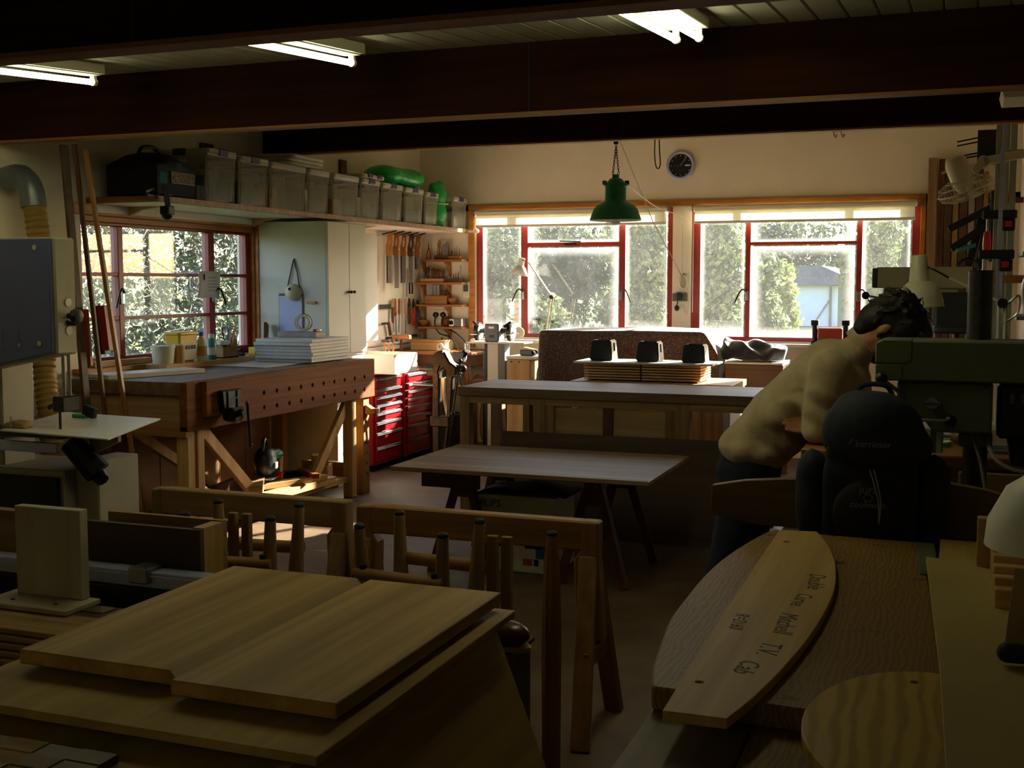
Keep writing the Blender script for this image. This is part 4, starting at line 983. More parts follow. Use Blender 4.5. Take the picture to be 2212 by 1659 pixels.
t = thing('waste_bin', 'black waste bin between the red chests and the assembly bench', 'bin', (-4.02, 9.02, 0)); G().lathe([(0.12, 0), (0.15, 0.38), (0.16, 0.385), (0.16, 0.40), (0.14, 0.40), (0.115, 0.02)], 18).obj('body', 'black_plastic', t); ring(G(), 0.15, 0.168, 0.03, 18, Matrix.Translation((0, 0, 0.39))).obj('rim', 'black_plastic', t)

# ---------------------------------------------------------------- shelves in the corner of the back wall
SH = []
for k, z in enumerate((1.72, 1.508, 1.30, 1.092)):
    t = thing('tool_shelf', ['top wooden tool shelf in the room corner', 'second wooden tool shelf from the top in the room corner', 'third wooden tool shelf from the top in the room corner', 'lowest wooden tool shelf in the room corner, below the sockets'][k], 'shelf', (XL, YB, z), 0, 'corner tool shelves')
    G().box(0.02, -0.16, -0.02, 0.495, -0.001, 0).obj('board', 'orange_wood', t, 0.002)
    for xx in (0.04, 0.30):
        G().prism([(-0.001, -0.022), (-0.14, -0.022), (-0.13, -0.04), (-0.07, -0.06), (-0.04, -0.10), (-0.025, -0.15), (-0.001, -0.155)], xx, xx+0.02, 'x').obj('bracket', 'orange_wood_z', t, 0.002)
def peg_block(lab, x, z, w, h, mat, tools, name='tool_block', cat='tool block', hm='walnut_z'):
    t = thing(name, lab, cat, (x, YB-0.085, z+0.001)); G().box(-w/2, -0.04, 0, w/2, 0.04, h).obj('block', mat, t, 0.004)
    for dx, L_, r, kind in tools:
        if kind == 'c': G().lathe([(r*0.5, h*0.6), (r*0.55, h+L_*0.35), (r, h+L_*0.5), (r*1.25, h+L_*0.8), (r*0.8, h+L_)], 8, Matrix.Translation((dx, 0, 0))).obj('tool', hm, t)
        elif kind == 'b': G().box(dx-r, -0.004, h*0.6, dx+r, 0.004, h+L_).obj('tool', 'saw_steel', t)
        else: G().rod((dx, 0, h*0.6), (dx+0.004, 0, h+L_), r, r*0.6, 6).obj('tool', 'dark_steel', t)
    return t
t = thing('glue_bottle', 'tapered orange wooden dispenser on the top corner shelf', 'bottle', (-4.68, YB-0.08, 1.721)); G().lathe([(0.028, 0), (0.028, 0.02), (0.016, 0.085), (0.01, 0.09)], 8).obj('body', 'orange_wood_z', t); G().rod((0, 0, 0.09), (0, 0, 0.16), 0.006, 0.002).obj('nozzle', 'dark_steel', t)
peg_block('wide wooden block full of slim tools on the top corner shelf', -4.53, 1.72, 0.15, 0.038, 'walnut', [(-0.055, 0.12, 0.003, 'r'), (-0.035, 0.14, 0.012, 'c'), (-0.01, 0.10, 0.003, 'r'), (0.02, 0.11, 0.012, 'b'), (0.045, 0.13, 0.012, 'b'), (0.06, 0.09, 0.003, 'r')], hm='orange_wood_z')
peg_block('small block with drill bits at the right of the top corner shelf', -4.40, 1.72, 0.12, 0.03, 'orange_wood', [(-0.04, 0.05, 0.008, 'c'), (-0.01, 0.08, 0.003, 'r'), (0.01, 0.09, 0.003, 'r'), (0.035, 0.07, 0.003, 'r')])
peg_block('long pale block of dark handled tools on the second corner shelf', -4.63, 1.508, 0.24, 0.034, 'pine', [(-0.10, 0.06, 0.010, 'b'), (-0.055, 0.11, 0.017, 'c'), (-0.005, 0.10, 0.016, 'c'), (0.025, 0.09, 0.014, 'c'), (0.06, 0.09, 0.013, 'c'), (0.10, 0.085, 0.016, 'c')])
peg_block('dark block of router bits at the right of the second corner shelf', -4.40, 1.508, 0.14, 0.03, 'walnut', [(-0.05, 0.06, 0.003, 'r'), (-0.025, 0.05, 0.004, 'r'), (0.0, 0.055, 0.003, 'r'), (0.025, 0.07, 0.004, 'r'), (0.05, 0.12, 0.006, 'b')])
peg_block('figured wooden box with blades standing in it on the third corner shelf', -4.59, 1.30, 0.23, 0.085, 'orange_wood', [(-0.06, 0.10, 0.016, 'b'), (-0.025, 0.09, 0.016, 'b'), (0.01, 0.095, 0.014, 'b'), (0.05, 0.06, 0.012, 'c'), (0.09, 0.05, 0.016, 'c')], 'blade_box', 'box')
def bowl(lab, x, z, r, h, mat, name='wooden_bowl', cat='bowl'):
    t = thing(name, lab, cat, (x, YB-0.085, z+0.001)); G().lathe([(r*0.45, 0), (r*0.85, h*0.35), (r, h*0.7), (r*0.9, h), (r*0.78, h*0.97), (r*0.8, h*0.5), (r*0.3, h*0.15)], 18).obj('bowl', mat, t); ring(G(), r*0.4, r*0.5, 0.006, 18, Matrix.Translation((0, 0, 0.003))).obj('foot_ring', mat, t); return t
bowl('small round wooden bowl right of the blade box on the third corner shelf', -4.435, 1.30, 0.042, 0.06, 'orange_wood')
bowl('little shallow wooden dish at the left end of the third corner shelf', -4.735, 1.30, 0.035, 0.022, 'pine', 'wooden_dish', 'dish')
bowl('wooden bowl at the left end of the lowest corner shelf', -4.73, 1.092, 0.05, 0.058, 'orange_wood')
t = thing('turned_pot', 'round turned wooden pot beside the socket cables on the lowest shelf', 'pot', (-4.495, YB-0.085, 1.093)); G().lathe([(0.02, 0), (0.042, 0.025), (0.045, 0.045), (0.035, 0.075), (0.015, 0.085), (0.018, 0.09)], 18).obj('body', 'walnut', t); G().rod((0, 0, 0.085), (0.005, 0, 0.10), 0.006).obj('stopper', 'orange_wood', t)
t = thing('wire_coil', 'small pale roll of wire next to the turned pot on the lowest shelf', 'wire', (-4.44, YB-0.085, 1.093))
ring(G(), 0.022, 0.036, 0.03, 18, Matrix.Translation((0, 0, 0.037)) @ Matrix.Rotation(R(90), 4, 'X')).obj('spool', 'steel', t); G().tube(smooth_path([(0.02, -0.02, 0.06), (0.05, -0.02, 0.05), (0.055, -0.01, 0.002)], 4), 0.002, 5).obj('loose_end', 'steel', t)
t = thing('grey_tin', 'grey metal tin standing at the right end of the lowest shelf', 'tin', (-4.36, YB-0.085, 1.093)); G().box(-0.045, -0.04, 0, 0.025, 0.04, 0.075).obj('case', 'grey_paint', t, 0.004); G().box(0.027, -0.04, 0, 0.05, 0.04, 0.078).obj('lid', 'steel', t, 0.003)
t = thing('wall_thermostat', 'white thermostat box with a grey display beside the red window frame', 'thermostat', (-4.315, YB-0.001, 1.36)); G().box(-0.045, -0.03, 0, 0.03, 0, 0.15).obj('case', 'card_white', t, 0.004); G().box(-0.03, -0.033, 0.06, 0.018, -0.03, 0.125).obj('display', 'grey_dark', t)
# double socket with two plugs
t = thing('double_socket', 'white double wall socket between the two lower corner shelves', 'socket', (-4.585, YB-0.001, 1.205)); G().box(-0.073, -0.012, -0.043, 0.073, 0, 0.043).obj('plate', 'white_paint', t, 0.004)
for sx in (-0.015, 0.03): G().box(sx-0.006, -0.015, 0.022, sx+0.006, -0.012, 0.036).obj('switch', 'white_paint', t)
for k, x in enumerate((-4.635, -4.56)):
    t = thing('power_plug', ['black mains plug in the left half of the double socket', 'black mains plug in the right half of the double socket'][k], 'plug', (x, YB-0.014, 1.20), 0, 'plugs in the double socket')
    G().lathe([(0.026, 0), (0.028, 0.01), (0.022, 0.03), (0.01, 0.035)], 14, Matrix.Rotation(R(90), 4, 'X')).obj('body', 'black_plastic', t)
    e = Vector((0.62, -0.55, -0.20)) if k == 0 else Vector((0.56, -0.56, -0.19))
    pts = [(0, -0.02, -0.02), (0.01, -0.05, -0.10), (0.10+0.04*k, -0.14, -0.17+0.03*k), (0.28, -0.3, -0.20+0.03*k), (0.45, -0.5, -0.30+0.05*k), (e.x, -0.78, -0.37)]
    G().tube(smooth_path(pts, 5), 0.006, 6).obj('cable', 'black_plastic', t)
# ---------------------------------------------------------------- old side table with cabriole leg under the shelves
t = thing('side_table', 'old brown side table with a curved leg below the corner shelves', 'table', (XL, YB, 0))
G().box(0.06, -0.66, 0.86, 0.80, -0.04, 0.885).obj('top', 'orange_wood', t, 0.004)
G().box(0.10, -0.60, 0.76, 0.76, -0.575, 0.86).box(0.10, -0.10, 0.76, 0.76, -0.075, 0.86).box(0.74, -0.575, 0.76, 0.76, -0.1, 0.86).obj('apron', 'walnut', t)
def cab_leg(x, y):
    pts = smooth_path([(x, y, 0.86), (x+0.035, y, 0.72), (x+0.03, y, 0.55), (x-0.005, y, 0.30), (x-0.01, y, 0.12), (x+0.02, y, 0.05), (x+0.06, y, 0.02)], 4)
    rs = [0.036, 0.036, 0.035, 0.034, 0.032, 0.03, 0.028, 0.026, 0.024, 0.022, 0.02, 0.019, 0.018, 0.018, 0.018, 0.018, 0.02, 0.022, 0.024, 0.026, 0.028, 0.03, 0.03, 0.028, 0.022]
    rs = rs[:len(pts)] + [0.022]*(len(pts)-len(rs))
    return G().tube(pts, rs, 10)
for x, y in ((0.14, -0.56), (0.68, -0.56), (0.14, -0.11), (0.68, -0.11)): cab_leg(x, y).obj('leg', 'orange_wood_z', t)
t = thing('cabriole_leg', 'loose carved cabriole leg leaning in front of the side table', 'table leg', (-4.15, 9.45, 0.58))
pts = smooth_path([(0, 0, 0.30), (0.03, 0, 0.24), (0.03, 0, 0.14), (0.005, 0, 0.05), (0.03, -0.0, 0.015), (0.09, 0, 0.012)], 4)
G().tube(pts, [0.03]*6+[0.024]*4+[0.016]*4+[0.015]*3+[0.02]*2+[0.024]*2, 10).obj('leg', 'orange_wood_z', t)
STL = sheet('low_stool', 'low stool seat hidden behind the assembly bench under the loose table leg', 'stool', -4.24, 9.34, 0.54, -3.92, 9.53, 0.578, 'walnut')
for lx in (-0.15, 0.12):
    for ly in (-0.08, 0.05): G().box(lx, ly, -0.54, lx+0.03, ly+0.03, 0).obj('leg', 'walnut_z', STL)
t = thing('pine_box', 'pale lidded pine box standing on the side table', 'box', (-4.53, 9.86, 0.886)); G().box(-0.17, -0.10, 0, 0.17, 0.10, 0.075).obj('case', 'pine', t, 0.003); G().box(-0.175, -0.105, 0.076, 0.175, 0.105, 0.095).obj('lid', 'pine', t, 0.003); G().ball((0.1, 0, 0.105), 0.012).obj('knob', 'walnut', t)
t = thing('tape_dispenser', 'small white tape dispenser in front of the pine box', 'dispenser', (-4.33, 9.66, 0.886)); G().prism([(-0.05, 0), (0.06, 0), (0.06, 0.02), (0.02, 0.03), (-0.02, 0.065), (-0.05, 0.05)], -0.02, 0.02, 'y').obj('body', 'white_paint', t, 0.004); ring(G(), 0.014, 0.03, 0.02, 16, Matrix.Translation((-0.015, -0.025, 0.045)) @ Matrix.Rotation(R(90), 4, 'X')).obj('tape', 'tape_cream', t)
t = thing('steel_can', 'short steel can on the right of the side table', 'can', (-4.12, 9.72, 0.886)); G().lathe([(0.025, 0), (0.025, 0.07), (0.022, 0.07), (0.022, 0.02)], 14).obj('body', 'steel', t); ring(G(), 0.024, 0.027, 0.005, 14, Matrix.Translation((0, 0, 0.068))).obj('rim', 'bright_steel', t)

# ---------------------------------------------------------------- leg vice
t = thing('leg_vice', 'heavy worn iron leg vice gleaming in the sun by the red chests', 'vice', (-3.70, 8.2, 0))
G().box(-0.055, -0.035, 0, 0.005, 0.035, 0.84).obj('post', 'worn_iron', t, 0.01)
g = G().prism([(-0.11, 0.82), (-0.04, 0.84), (-0.05, 0.95), (0.0, 0.985), (0.05, 0.99), (0.10, 0.90), (0.16, 0.86), (0.15, 0.80), (0.08, 0.78), (0.06, 0.86), (0.02, 0.86), (0.0, 0.80), (-0.10, 0.79)], -0.05, 0.05, 'y')
g.obj('jaw_head', 'worn_iron', t, 0.012, True, 2)
G().prism([(0.065, 0.88), (0.12, 0.88), (0.10, 0.5), (0.06, 0.2), (0.03, 0.2), (0.06, 0.5)], -0.03, 0.03, 'y').obj('moving_leg', 'worn_iron', t, 0.01)
G().prism([(0.01, 0.78), (0.045, 0.78), (0.04, 0.66), (0.08, 0.45), (0.06, 0.44), (0.015, 0.64)], -0.012, 0.012, 'y').obj('spring', 'bright_steel', t, 0.003)
G().rod((-0.17, 0, 0.85), (-0.05, 0, 0.85), 0.028, 0.04).obj('screw_box', 'worn_iron', t)
G().rod((0.13, -0.0, 0.85), (0.19, 0, 0.85), 0.03, 0.022).ball((0.19, 0, 0.85), 0.03).obj('screw_head', 'worn_iron', t)
G().rod((0.175, -0.02, 0.90), (0.13, -0.06, 0.52), 0.008).ball((0.13, -0.06, 0.51), 0.018).ball((0.176, -0.02, 0.91), 0.018).obj('handle', 'dark_steel', t)
G().box(-0.07, -0.05, 0.40, 0.09, 0.05, 0.48).obj('collar', 'worn_iron', t, 0.008)
G().rod((-0.22, -0.02, 0.72), (-0.04, -0.03, 0.72), 0.012).obj('mount_bar', 'steel', t)

# ---------------------------------------------------------------- pedestal grinder
t = thing('bench_grinder', 'grey twin wheel bench grinder on a tall steel pedestal at the window', 'grinder', (-3.70, 9.35, 0))
G().box(-0.075, -0.06, 0.02, -0.055, 0.06, 0.985).obj('pedestal_edge', 'black_iron', t)
G().box(-0.055, -0.055, 0.02, 0.05, 0.055, 0.985).obj('pedestal', 'cabinet_white', t, 0.004)
G().box(0.05, -0.06, 0.02, 0.11, 0.06, 0.985).obj('pedestal_edge', 'grey_paint', t)
G().box(-0.16, -0.14, 0, 0.14, 0.14, 0.02).obj('foot_plate', 'black_iron', t)
G().box(-0.22, -0.10, 0.986, 0.30, 0.12, 1.0).obj('tray', 'white_paint', t, 0.003)
body = G().box(-0.07, -0.075, 1.0, 0.06, 0.075, 1.155).obj('motor', 'grey_paint', t, 0.008)
G().box(-0.025, -0.078, 1.035, 0.015, -0.075, 1.06).obj('switch', 'black_plastic', body); G().box(-0.03, -0.078, 1.115, 0.02, -0.075, 1.13).obj('maker_plate', 'steel', body)
for s in (-1, 1):
    c = -0.005
    G().rod((c+s*0.065, 0, 1.09), (c+s*0.13, 0, 1.09), 0.028, 0.02).obj('shaft_housing', 'grey_dark', t)
    w_ = G().rod((c+s*0.135, 0, 1.085), (c+s*0.165, 0, 1.085), 0.08, n=24).obj('wheel_guard', 'dark_steel', t)
    G().rod((c+s*0.128, -0.0, 1.085), (c+s*0.172, -0.0, 1.085), 0.066, n=24).obj('grinding_wheel', 'card_white', w_)
    G().box(c+s*0.15-0.03, -0.11, 1.06, c+s*0.15+0.03, -0.075, 1.066).obj('tool_rest', 'steel', t)
    G().rod((c+s*0.19, -0.03, 1.08), (c+s*0.165, -0.03, 1.08), 0.014).obj('arbor_nut', 'steel', t)
    G().rod((c+s*0.12, -0.09, 1.13), (c+s*0.17, -0.06, 1.17), 0.012).obj('spark_arrestor', 'black_iron', t)
t = thing('polishing_wheel', 'round brown buffing wheel leaning behind the grinder', 'wheel', (-3.88, 9.99, 0.986)); ring(G(), 0.008, 0.06, 0.022, 22, Matrix.Translation((0, 0, 0.068)) @ Matrix.Rotation(R(80), 4, 'X') @ Matrix.Rotation(R(30), 4, 'Y')).obj('disc', 'card', t); G().rod((0.0, -0.02, 0.062), (0, 0.015, 0.062), 0.009).obj('hub', 'steel', t)
t = thing('polishing_wheel', 'second cream buffing disc standing on the sill beside the brown one', 'wheel', (-3.74, 10.04, 0.986)); ring(G(), 0.008, 0.052, 0.022, 22, Matrix.Translation((0, 0, 0.062)) @ Matrix.Rotation(R(85), 4, 'X')).obj('disc', 'tape_cream', t); G().rod((0.0, -0.02, 0.058), (0, 0.015, 0.058), 0.009).obj('hub', 'steel', t)
# power strip cluster where cables end
t = thing('plug_cluster', 'cluster of black adaptors and plugs hanging beside the grinder', 'adaptor', (-4.0, 9.27, 0.80)); fused(G().box(-0.05, -0.03, 0.02, 0.05, 0.03, 0.11).ball((0.05, 0, 0.1), 0.03).ball((-0.03, -0.01, 0.0), 0.035).box(-0.03, -0.02, -0.08, 0.02, 0.02, 0.05), 'body', 'black_plastic', t, 0.01, 2); G().rod((0.06, -0.01, 0.12), (0.11, -0.02, 0.10), 0.012).obj('steel_tip', 'bright_steel', t)
G().tube(smooth_path([(0, 0, -0.06), (0.02, 0, -0.25), (0.03, 0, -0.79)], 4), 0.006, 6).obj('cable', 'black_plastic', t)
t = thing('cable_basket', 'dark woven basket of cable beside the grinder pedestal', 'basket', (-3.93, 9.62, 0.58)); fused(G().ball((0, 0, 0.06), (0.10, 0.07, 0.06)).box(-0.09, -0.06, 0.0, 0.09, 0.06, 0.07), 'body', 'walnut', t, 0.012, 3); G().box(-0.02, 0.06, 0.0, 0.02, 0.085, 0.3).box(-0.02, 0.06, -0.58, 0.02, 0.085, 0.0).obj('hanger', 'dark_steel', t)
# light ply box and small plane by window
t = thing('ply_box', 'pale plywood box standing on end between grinder and blanket', 'box', (-3.43, 9.35, 0)); G().box(-0.11, -0.14, 0, 0.10, 0.16, 0.86).obj('case', 'pine_z', t, 0.004); G().box(-0.115, -0.145, 0.862, 0.125, 0.165, 0.885).obj('lid', 'white_paint', t, 0.003)
for xx in (-0.07, 0.0): G().rod((xx, -0.143, 0.84), (xx, -0.139, 0.84), 0.007).obj('screw', 'screw', t)
t = thing('block_plane', 'small dark block plane with a sunlit wooden top on the plywood box', 'plane', (-3.40, 9.35, 0.887), R(-20)); G().box(-0.07, -0.03, 0, 0.07, 0.03, 0.05).obj('body', 'black_iron', t, 0.006); G().box(-0.05, -0.025, 0.052, 0.09, 0.025, 0.066, Matrix.Rotation(R(8), 4, 'Y')).obj('iron', 'pine', t); G().ball((0.085, 0, 0.035), 0.022).obj('knob', 'bright_steel', t)
t = thing('green_sack', 'crumpled dark green cloth hanging between the plywood box and blanket', 'cloth', (-3.25, 9.30, 0.0)); fused(G().ball((0, 0, 0.72), (0.055, 0.06, 0.12)).ball((0.02, 0, 0.55), (0.05, 0.06, 0.14)).box(-0.03, -0.04, 0.0, 0.04, 0.05, 0.5), 'body', 'lamp_green', t, 0.014, 3); G().tube([(0.0, -0.05, 0.78), (0.03, -0.055, 0.70), (0.02, -0.06, 0.62)], 0.006, 5).obj('strap', 'black_plastic', t)
# anglepoise at left back window
t = thing('desk_lamp', 'cream anglepoise lamp with a conical shade in front of the left back window', 'lamp', (-3.43, 9.93, 0.986))
def anglepoise(t, base, elbow, head, shade_M, prof, mats=('machine_cream', 'white_paint')):
    G().lathe([(0.05, 0), (0.05, 0.02), (0.016, 0.03), (0.014, base[2])], 16).obj('base', mats[0], t)
    for dx in (-0.012, 0.012): G().rod((base[0]+dx, base[1], base[2]), (elbow[0]+dx, elbow[1], elbow[2]), 0.006).obj('lower_arm', mats[0], t)
    for dx in (-0.011, 0.011): G().rod((elbow[0], elbow[1]+dx, elbow[2]), (head[0], head[1]+dx, head[2]), 0.006).obj('upper_arm', mats[0], t)
    G().rod((elbow[0], elbow[1]-0.02, elbow[2]), (elbow[0], elbow[1]+0.02, elbow[2]), 0.02).obj('elbow_joint', 'dark_steel', t)
    G().tube(smooth_path([base, ((base[0]+elbow[0])/2+0.025, base[1], (base[2]+elbow[2])/2), elbow], 4), 0.004, 5).obj('spring', 'steel', t)
    s = G().lathe(prof, 22, shade_M, cap=False).obj('shade', mats[1], t); m_ = s.modifiers.new('s', 'SOLIDIFY'); m_.thickness = 0.002
    G().tube(smooth_path([head, ((head[0]+shade_M.translation.x)/2, head[1]-0.03, head[2]+0.03), tuple(shade_M @ Vector((0.02, 0, prof[-1][1]*0.8)))], 4), 0.004, 5).obj('flex', 'black_plastic', t)
anglepoise(t, (0.0, 0, 0.09), (0.045, 0, 0.39), (-0.17, 0, 0.69),
           Matrix.Translation((-0.27, 0, 0.59)) @ Matrix.Rotation(R(12), 4, 'Y'), [(0.085, 0.0), (0.05, 0.065), (0.028, 0.085), (0.03, 0.15), (0.027, 0.153)])
# ---------------------------------------------------------------- assembly bench in the middle of the room
t = thing('assembly_bench', 'long brown assembly bench with open bays, parallel to the back windows', 'bench', (0, 6.70, 0))
G().box(-2.905, 0, 0.80, -0.995, 0.62, 0.855).obj('top', 'worn_top', t, 0.003)
G().box(-2.895, 0.012, 0.755, -1.0, 0.05, 0.80).obj('front_rail', 'weathered', t, 0.002)
G().box(-2.895, 0.57, 0.755, -1.0, 0.61, 0.80).obj('back_rail', 'weathered', t, 0.002)
for x0, x1 in ((-2.895, -2.83), (-2.475, -2.43), (-2.40, -2.33), (-1.525, -1.44), (-1.10, -1.0)):
    G().box(x0, 0.01, 0, x1, 0.08, 0.80).obj('leg', 'weathered_z', t, 0.003)
for x0 in (-2.895, -1.10): G().box(x0, 0.53, 0, x0+0.08, 0.60, 0.80).obj('leg', 'weathered_z', t, 0.003)
for x0, x1 in ((-2.275, -1.965), (-1.905, -1.585)):
    G().box(x0, 0.03, 0.05, x1, 0.045, 0.745).obj('panel', 'ply_x', t, 0.002)
G().box(-2.33, 0.015, 0.05, -2.275, 0.05, 0.755).obj('stile', 'weathered_z', t); G().box(-1.965, 0.015, 0.05, -1.905, 0.05, 0.755).obj('stile', 'walnut_z', t); G().box(-1.585, 0.015, 0.05, -1.525, 0.05, 0.755).obj('stile', 'weathered_z', t)
G().box(-2.33, 0.05, 0.04, -1.525, 0.55, 0.06).obj('bottom_board', 'ply_x', t)
# large dark sheet leaning against it
t = thing('leaning_sheet', 'large dark hardboard sheet leaning on the front of the assembly bench', 'board', (0, 6.52, 0))
G().box(-2.60, 0, 0, -0.95, 0.012, 0.615, Matrix.Rotation(R(-14), 4, 'X')).obj('sheet', 'dark_ply', t, 0.001)
# ---------------------------------------------------------------- trestle table with carton beneath
TZ = 0.57
t = thing('trestle_board', 'worn board table top lying on trestles in the middle of the room', 'table top', (0, 0, TZ))
G().box(-2.62, 5.19, 0, -1.30, 6.06, 0.022).obj('board', 'worn_top', t, 0.003)
def trestle(lab, x):
    t = thing('trestle', lab, 'trestle', (x, 5.78, 0), 0, 'trestles under the board table')
    G().box(-0.03, -0.33, 0.49, 0.03, 0.33, TZ-0.001).obj('beam', 'walnut', t, 0.003)
    for s in (-1, 1):
        for yy in (-0.30, 0.30):
            G().bar((s*0.02, yy*0.85, 0.53), (s*0.17, yy, 0.0), 0.035, 0.045).obj('leg', 'walnut_z', t, 0.003)
    for yy in (-0.27, 0.27): G().prism([(-0.05, 0.40), (0.05, 0.40), (0.03, 0.50), (-0.03, 0.50)], yy-0.01, yy+0.01, 'y').obj('gusset', 'walnut', t)
trestle('dark wooden trestle under the left end of the board table', -2.36)
trestle('dark wooden trestle under the right end of the board table', -1.66)
t = thing('trestle_crossbar', 'dark board hanging over the left trestle below the board table', 'board', (-2.45, 5.42, 0.46)); G().box(-0.10, -0.01, 0, 0.22, 0.01, 0.095).obj('board', 'dark_ply', t, 0.002)
t = thing('monitor_carton', 'white printed carton with black plastic sheet on top under the trestle table', 'box', (0, 5.62, 0))
G().box(-2.335, 0, 0, -1.90, 0.34, 0.40).obj('carton', 'card_white', t, 0.003)
g = G().grid(lambda u, w: (-2.34+0.50*u, 0.0+0.36*w, 0.405+0.055*math.sin(u*PI)*(0.6+0.4*math.sin(u*9+w*4))*(1-0.3*w)), 18, 8); o = g.obj('plastic_sheet', 'bag_black', t); mo = o.modifiers.new('s', 'SOLIDIFY'); mo.thickness = 0.004
text('lettering', 'PHILIPS', 0.055, 'ink', t, (-2.28, -0.0008, 0.355), (PI/2, 0, 0))
for x0 in (-2.24, -2.06):
    o = G().box(x0, -0.002, 0.13, x0+0.095, -0.0005, 0.205).obj('printed_frame', 'ink', t); G().box(x0+0.016, -0.003, 0.15, x0+0.08, -0.002, 0.195).obj('printed_screen', 'card_white', o)
G().box(-2.305, -0.002, 0.13, -2.275, -0.0005, 0.20).obj('printed_block', 'ink', t)
G().box(-2.0, -0.002, 0.08, -1.925, -0.0005, 0.16).obj('printed_photo', 'teal_print', t)
G().box(-2.07, -0.002, 0.04, -2.02, -0.0005, 0.075).obj('printed_photo', 'orange_paint', t); G().box(-2.01, -0.002, 0.04, -1.985, -0.0005, 0.075).obj('printed_photo', 'ink', t)
# ---------------------------------------------------------------- cupboard with slats, board and three black pots
t = thing('low_cupboard', 'low pale cupboard behind the assembly bench carrying stacked slats', 'cupboard', (0, 7.78, 0))
G().box(-2.52, 0, 0.775, -1.39, 0.60, 0.82).obj('top', 'pine', t, 0.003)
for k in range(7): G().box(-2.46+k*0.145, 0.03, 0.05, -2.46+k*0.145+0.142, 0.05, 0.775).obj('plank', 'pine_z', t, 0.002)
G().box(-1.445, 0.02, 0, -1.40, 0.58, 0.775).obj('side', 'cabinet_white', t); G().box(-2.51, 0.02, 0, -2.465, 0.58, 0.775).obj('side', 'cabinet_white', t)
for k in range(6):
    for s, (x0, x1) in enumerate(((-2.44, -2.035), (-2.025, -1.615))):
        z = 0.8305+k*0.0188
        sheet('slat_panel', f'{["lowest", "second", "third", "fourth", "fifth", "topmost"][k]} pale slat in the {["left", "right"][s]} column stacked below the three black pots', 'slat', x0, 7.86, z, x1, 8.22, z+0.0125, 'pine', 'pale slats stacked on the low cupboard')
sk = None
def stick_label(k, x): return f"{['lowest', 'second', 'third', 'fourth', 'fifth', 'topmost'][k]} dark spacer stick at the {'left end' if x < -2.2 else 'right end' if x > -1.8 else 'middle'} of the slat stack"
for k in range(6):
    for x in (-2.40, -2.03, -1.65):
        z = 0.8205+k*0.0188
        if sk is None:
            sk = solo('stacking_stick', stick_label(k, x), 'stick', G().box(-0.012, -0.17, 0, 0.012, 0.17, 0.0055), 'walnut', (x, 8.04, z), 0, 'spacer sticks in the slat stack')
        else:
            c = sk.copy(); col.objects.link(c); c.location = (x, 8.04, z); c['label'] = stick_label(k, x)
sheet('white_board', 'thin white board lying on the stacked slats under three black pots', 'board', -2.50, 7.80, 0.9435, -1.52, 8.16, 0.956, 'white_paint')
def pot(lab, x, h, slot):
    t = thing('black_pot', lab, 'pot', (x, 7.98, 0.957), 0, 'black square pots on the white board')
    g = G(); a, b = 0.082, 0.070
    g.add([(-a,-a,0),(a,-a,0),(a,a,0),(-a,a,0),(-b,-b,h),(b,-b,h),(b,b,h),(-b,b,h)], [(3,2,1,0),(4,5,6,7),(0,1,5,4),(1,2,6,5),(2,3,7,6),(3,0,4,7)])
    o = g.obj('body', 'black_plastic', t, 0.008, True, 2)
    c = G().box(-b+0.012, -b+0.012, 0.02, b-0.012, b-0.012, h+0.03)
    if slot: c.box(b-0.03, -0.02, h*0.45, a+0.03, 0.02, h*0.85)
    cut(o, c)
    G().box(-b+0.011, -b+0.011, 0.012, b-0.011, b-0.011, 0.019).obj('inner_base', 'grey_dark', t)
pot('black square pot with a slotted side, leftmost on the white board', -2.33, 0.145, True)
pot('black square pot with a slotted side in the middle of the white board', -1.995, 0.14, True)
pot('plain black square pot, rightmost on the white board', -1.675, 0.125, False)
# ---------------------------------------------------------------- machine under a speckled blanket
def ruffle(o, fn):
    for v in o.data.vertices: v.co = fn(v.co)
    o.data.update()
g = G().prism([(-3.14, 0.0), (-3.14, 1.125), (-1.80, 1.135), (-1.68, 0.95), (-1.67, 0.0)], 8.86, 9.62, 'y')
o = fused(g, 'blanket', 'blanket', None, 0.022, 8)
def fold(c):
    x, y, z = c; f = max(0, min(1, (1.10-z)/0.5))
    dy = 0.022*f*(math.sin(x*11+1)+0.6*math.sin(x*23))*(1 if y < 9.2 else 0)
    return Vector((x+0.012*math.sin(z*7+y*9)*f, y+dy, z+0.006*math.sin(x*6)*math.sin(y*11) if z > 0.05 else z))
ruffle(o, fold); tag(o, 'brown speckled moving blanket draped over a machine in front of the windows', 'blanket')
t = thing('blanket_chest', 'brown wooden chest beside the draped blanket', 'chest', (0, 8.95, 0))
G().box(-1.655, 0, 0.62, -1.215, 0.42, 0.885).obj('case', 'walnut', t, 0.006)
for x in (-1.64, -1.26):
    for y in (0.02, 0.36): G().box(x, y, 0, x+0.04, y+0.04, 0.62).obj('leg', 'walnut_z', t)
G().box(-1.655, -0.012, 0.885, -1.215, 0.42, 0.90).obj('lid', 'white_paint', t, 0.003)
G().rod((-1.60, -0.012, 0.74), (-1.60, 0, 0.74), 0.01).rod((-1.26, -0.012, 0.74), (-1.26, 0, 0.74), 0.01).obj('bolt', 'steel', t)
g = G().ball((0, 0, 0.05), (0.22, 0.14, 0.055)).ball((-0.14, 0, 0.09), (0.12, 0.13, 0.07)).ball((0.14, 0.02, 0.06), (0.10, 0.10, 0.06)).ball((0.04, 0.05, 0.10), (0.14, 0.1, 0.05)).ball((-0.22, -0.03, 0.09), (0.06, 0.1, 0.085))
o = fused(g, 'crumpled_cloth', 'dark_cloth', None, 0.014, 4, (-1.435, 9.12, 0.902))
qn = random.Random(4); ph = [qn.uniform(0, 6) for _ in range(6)]
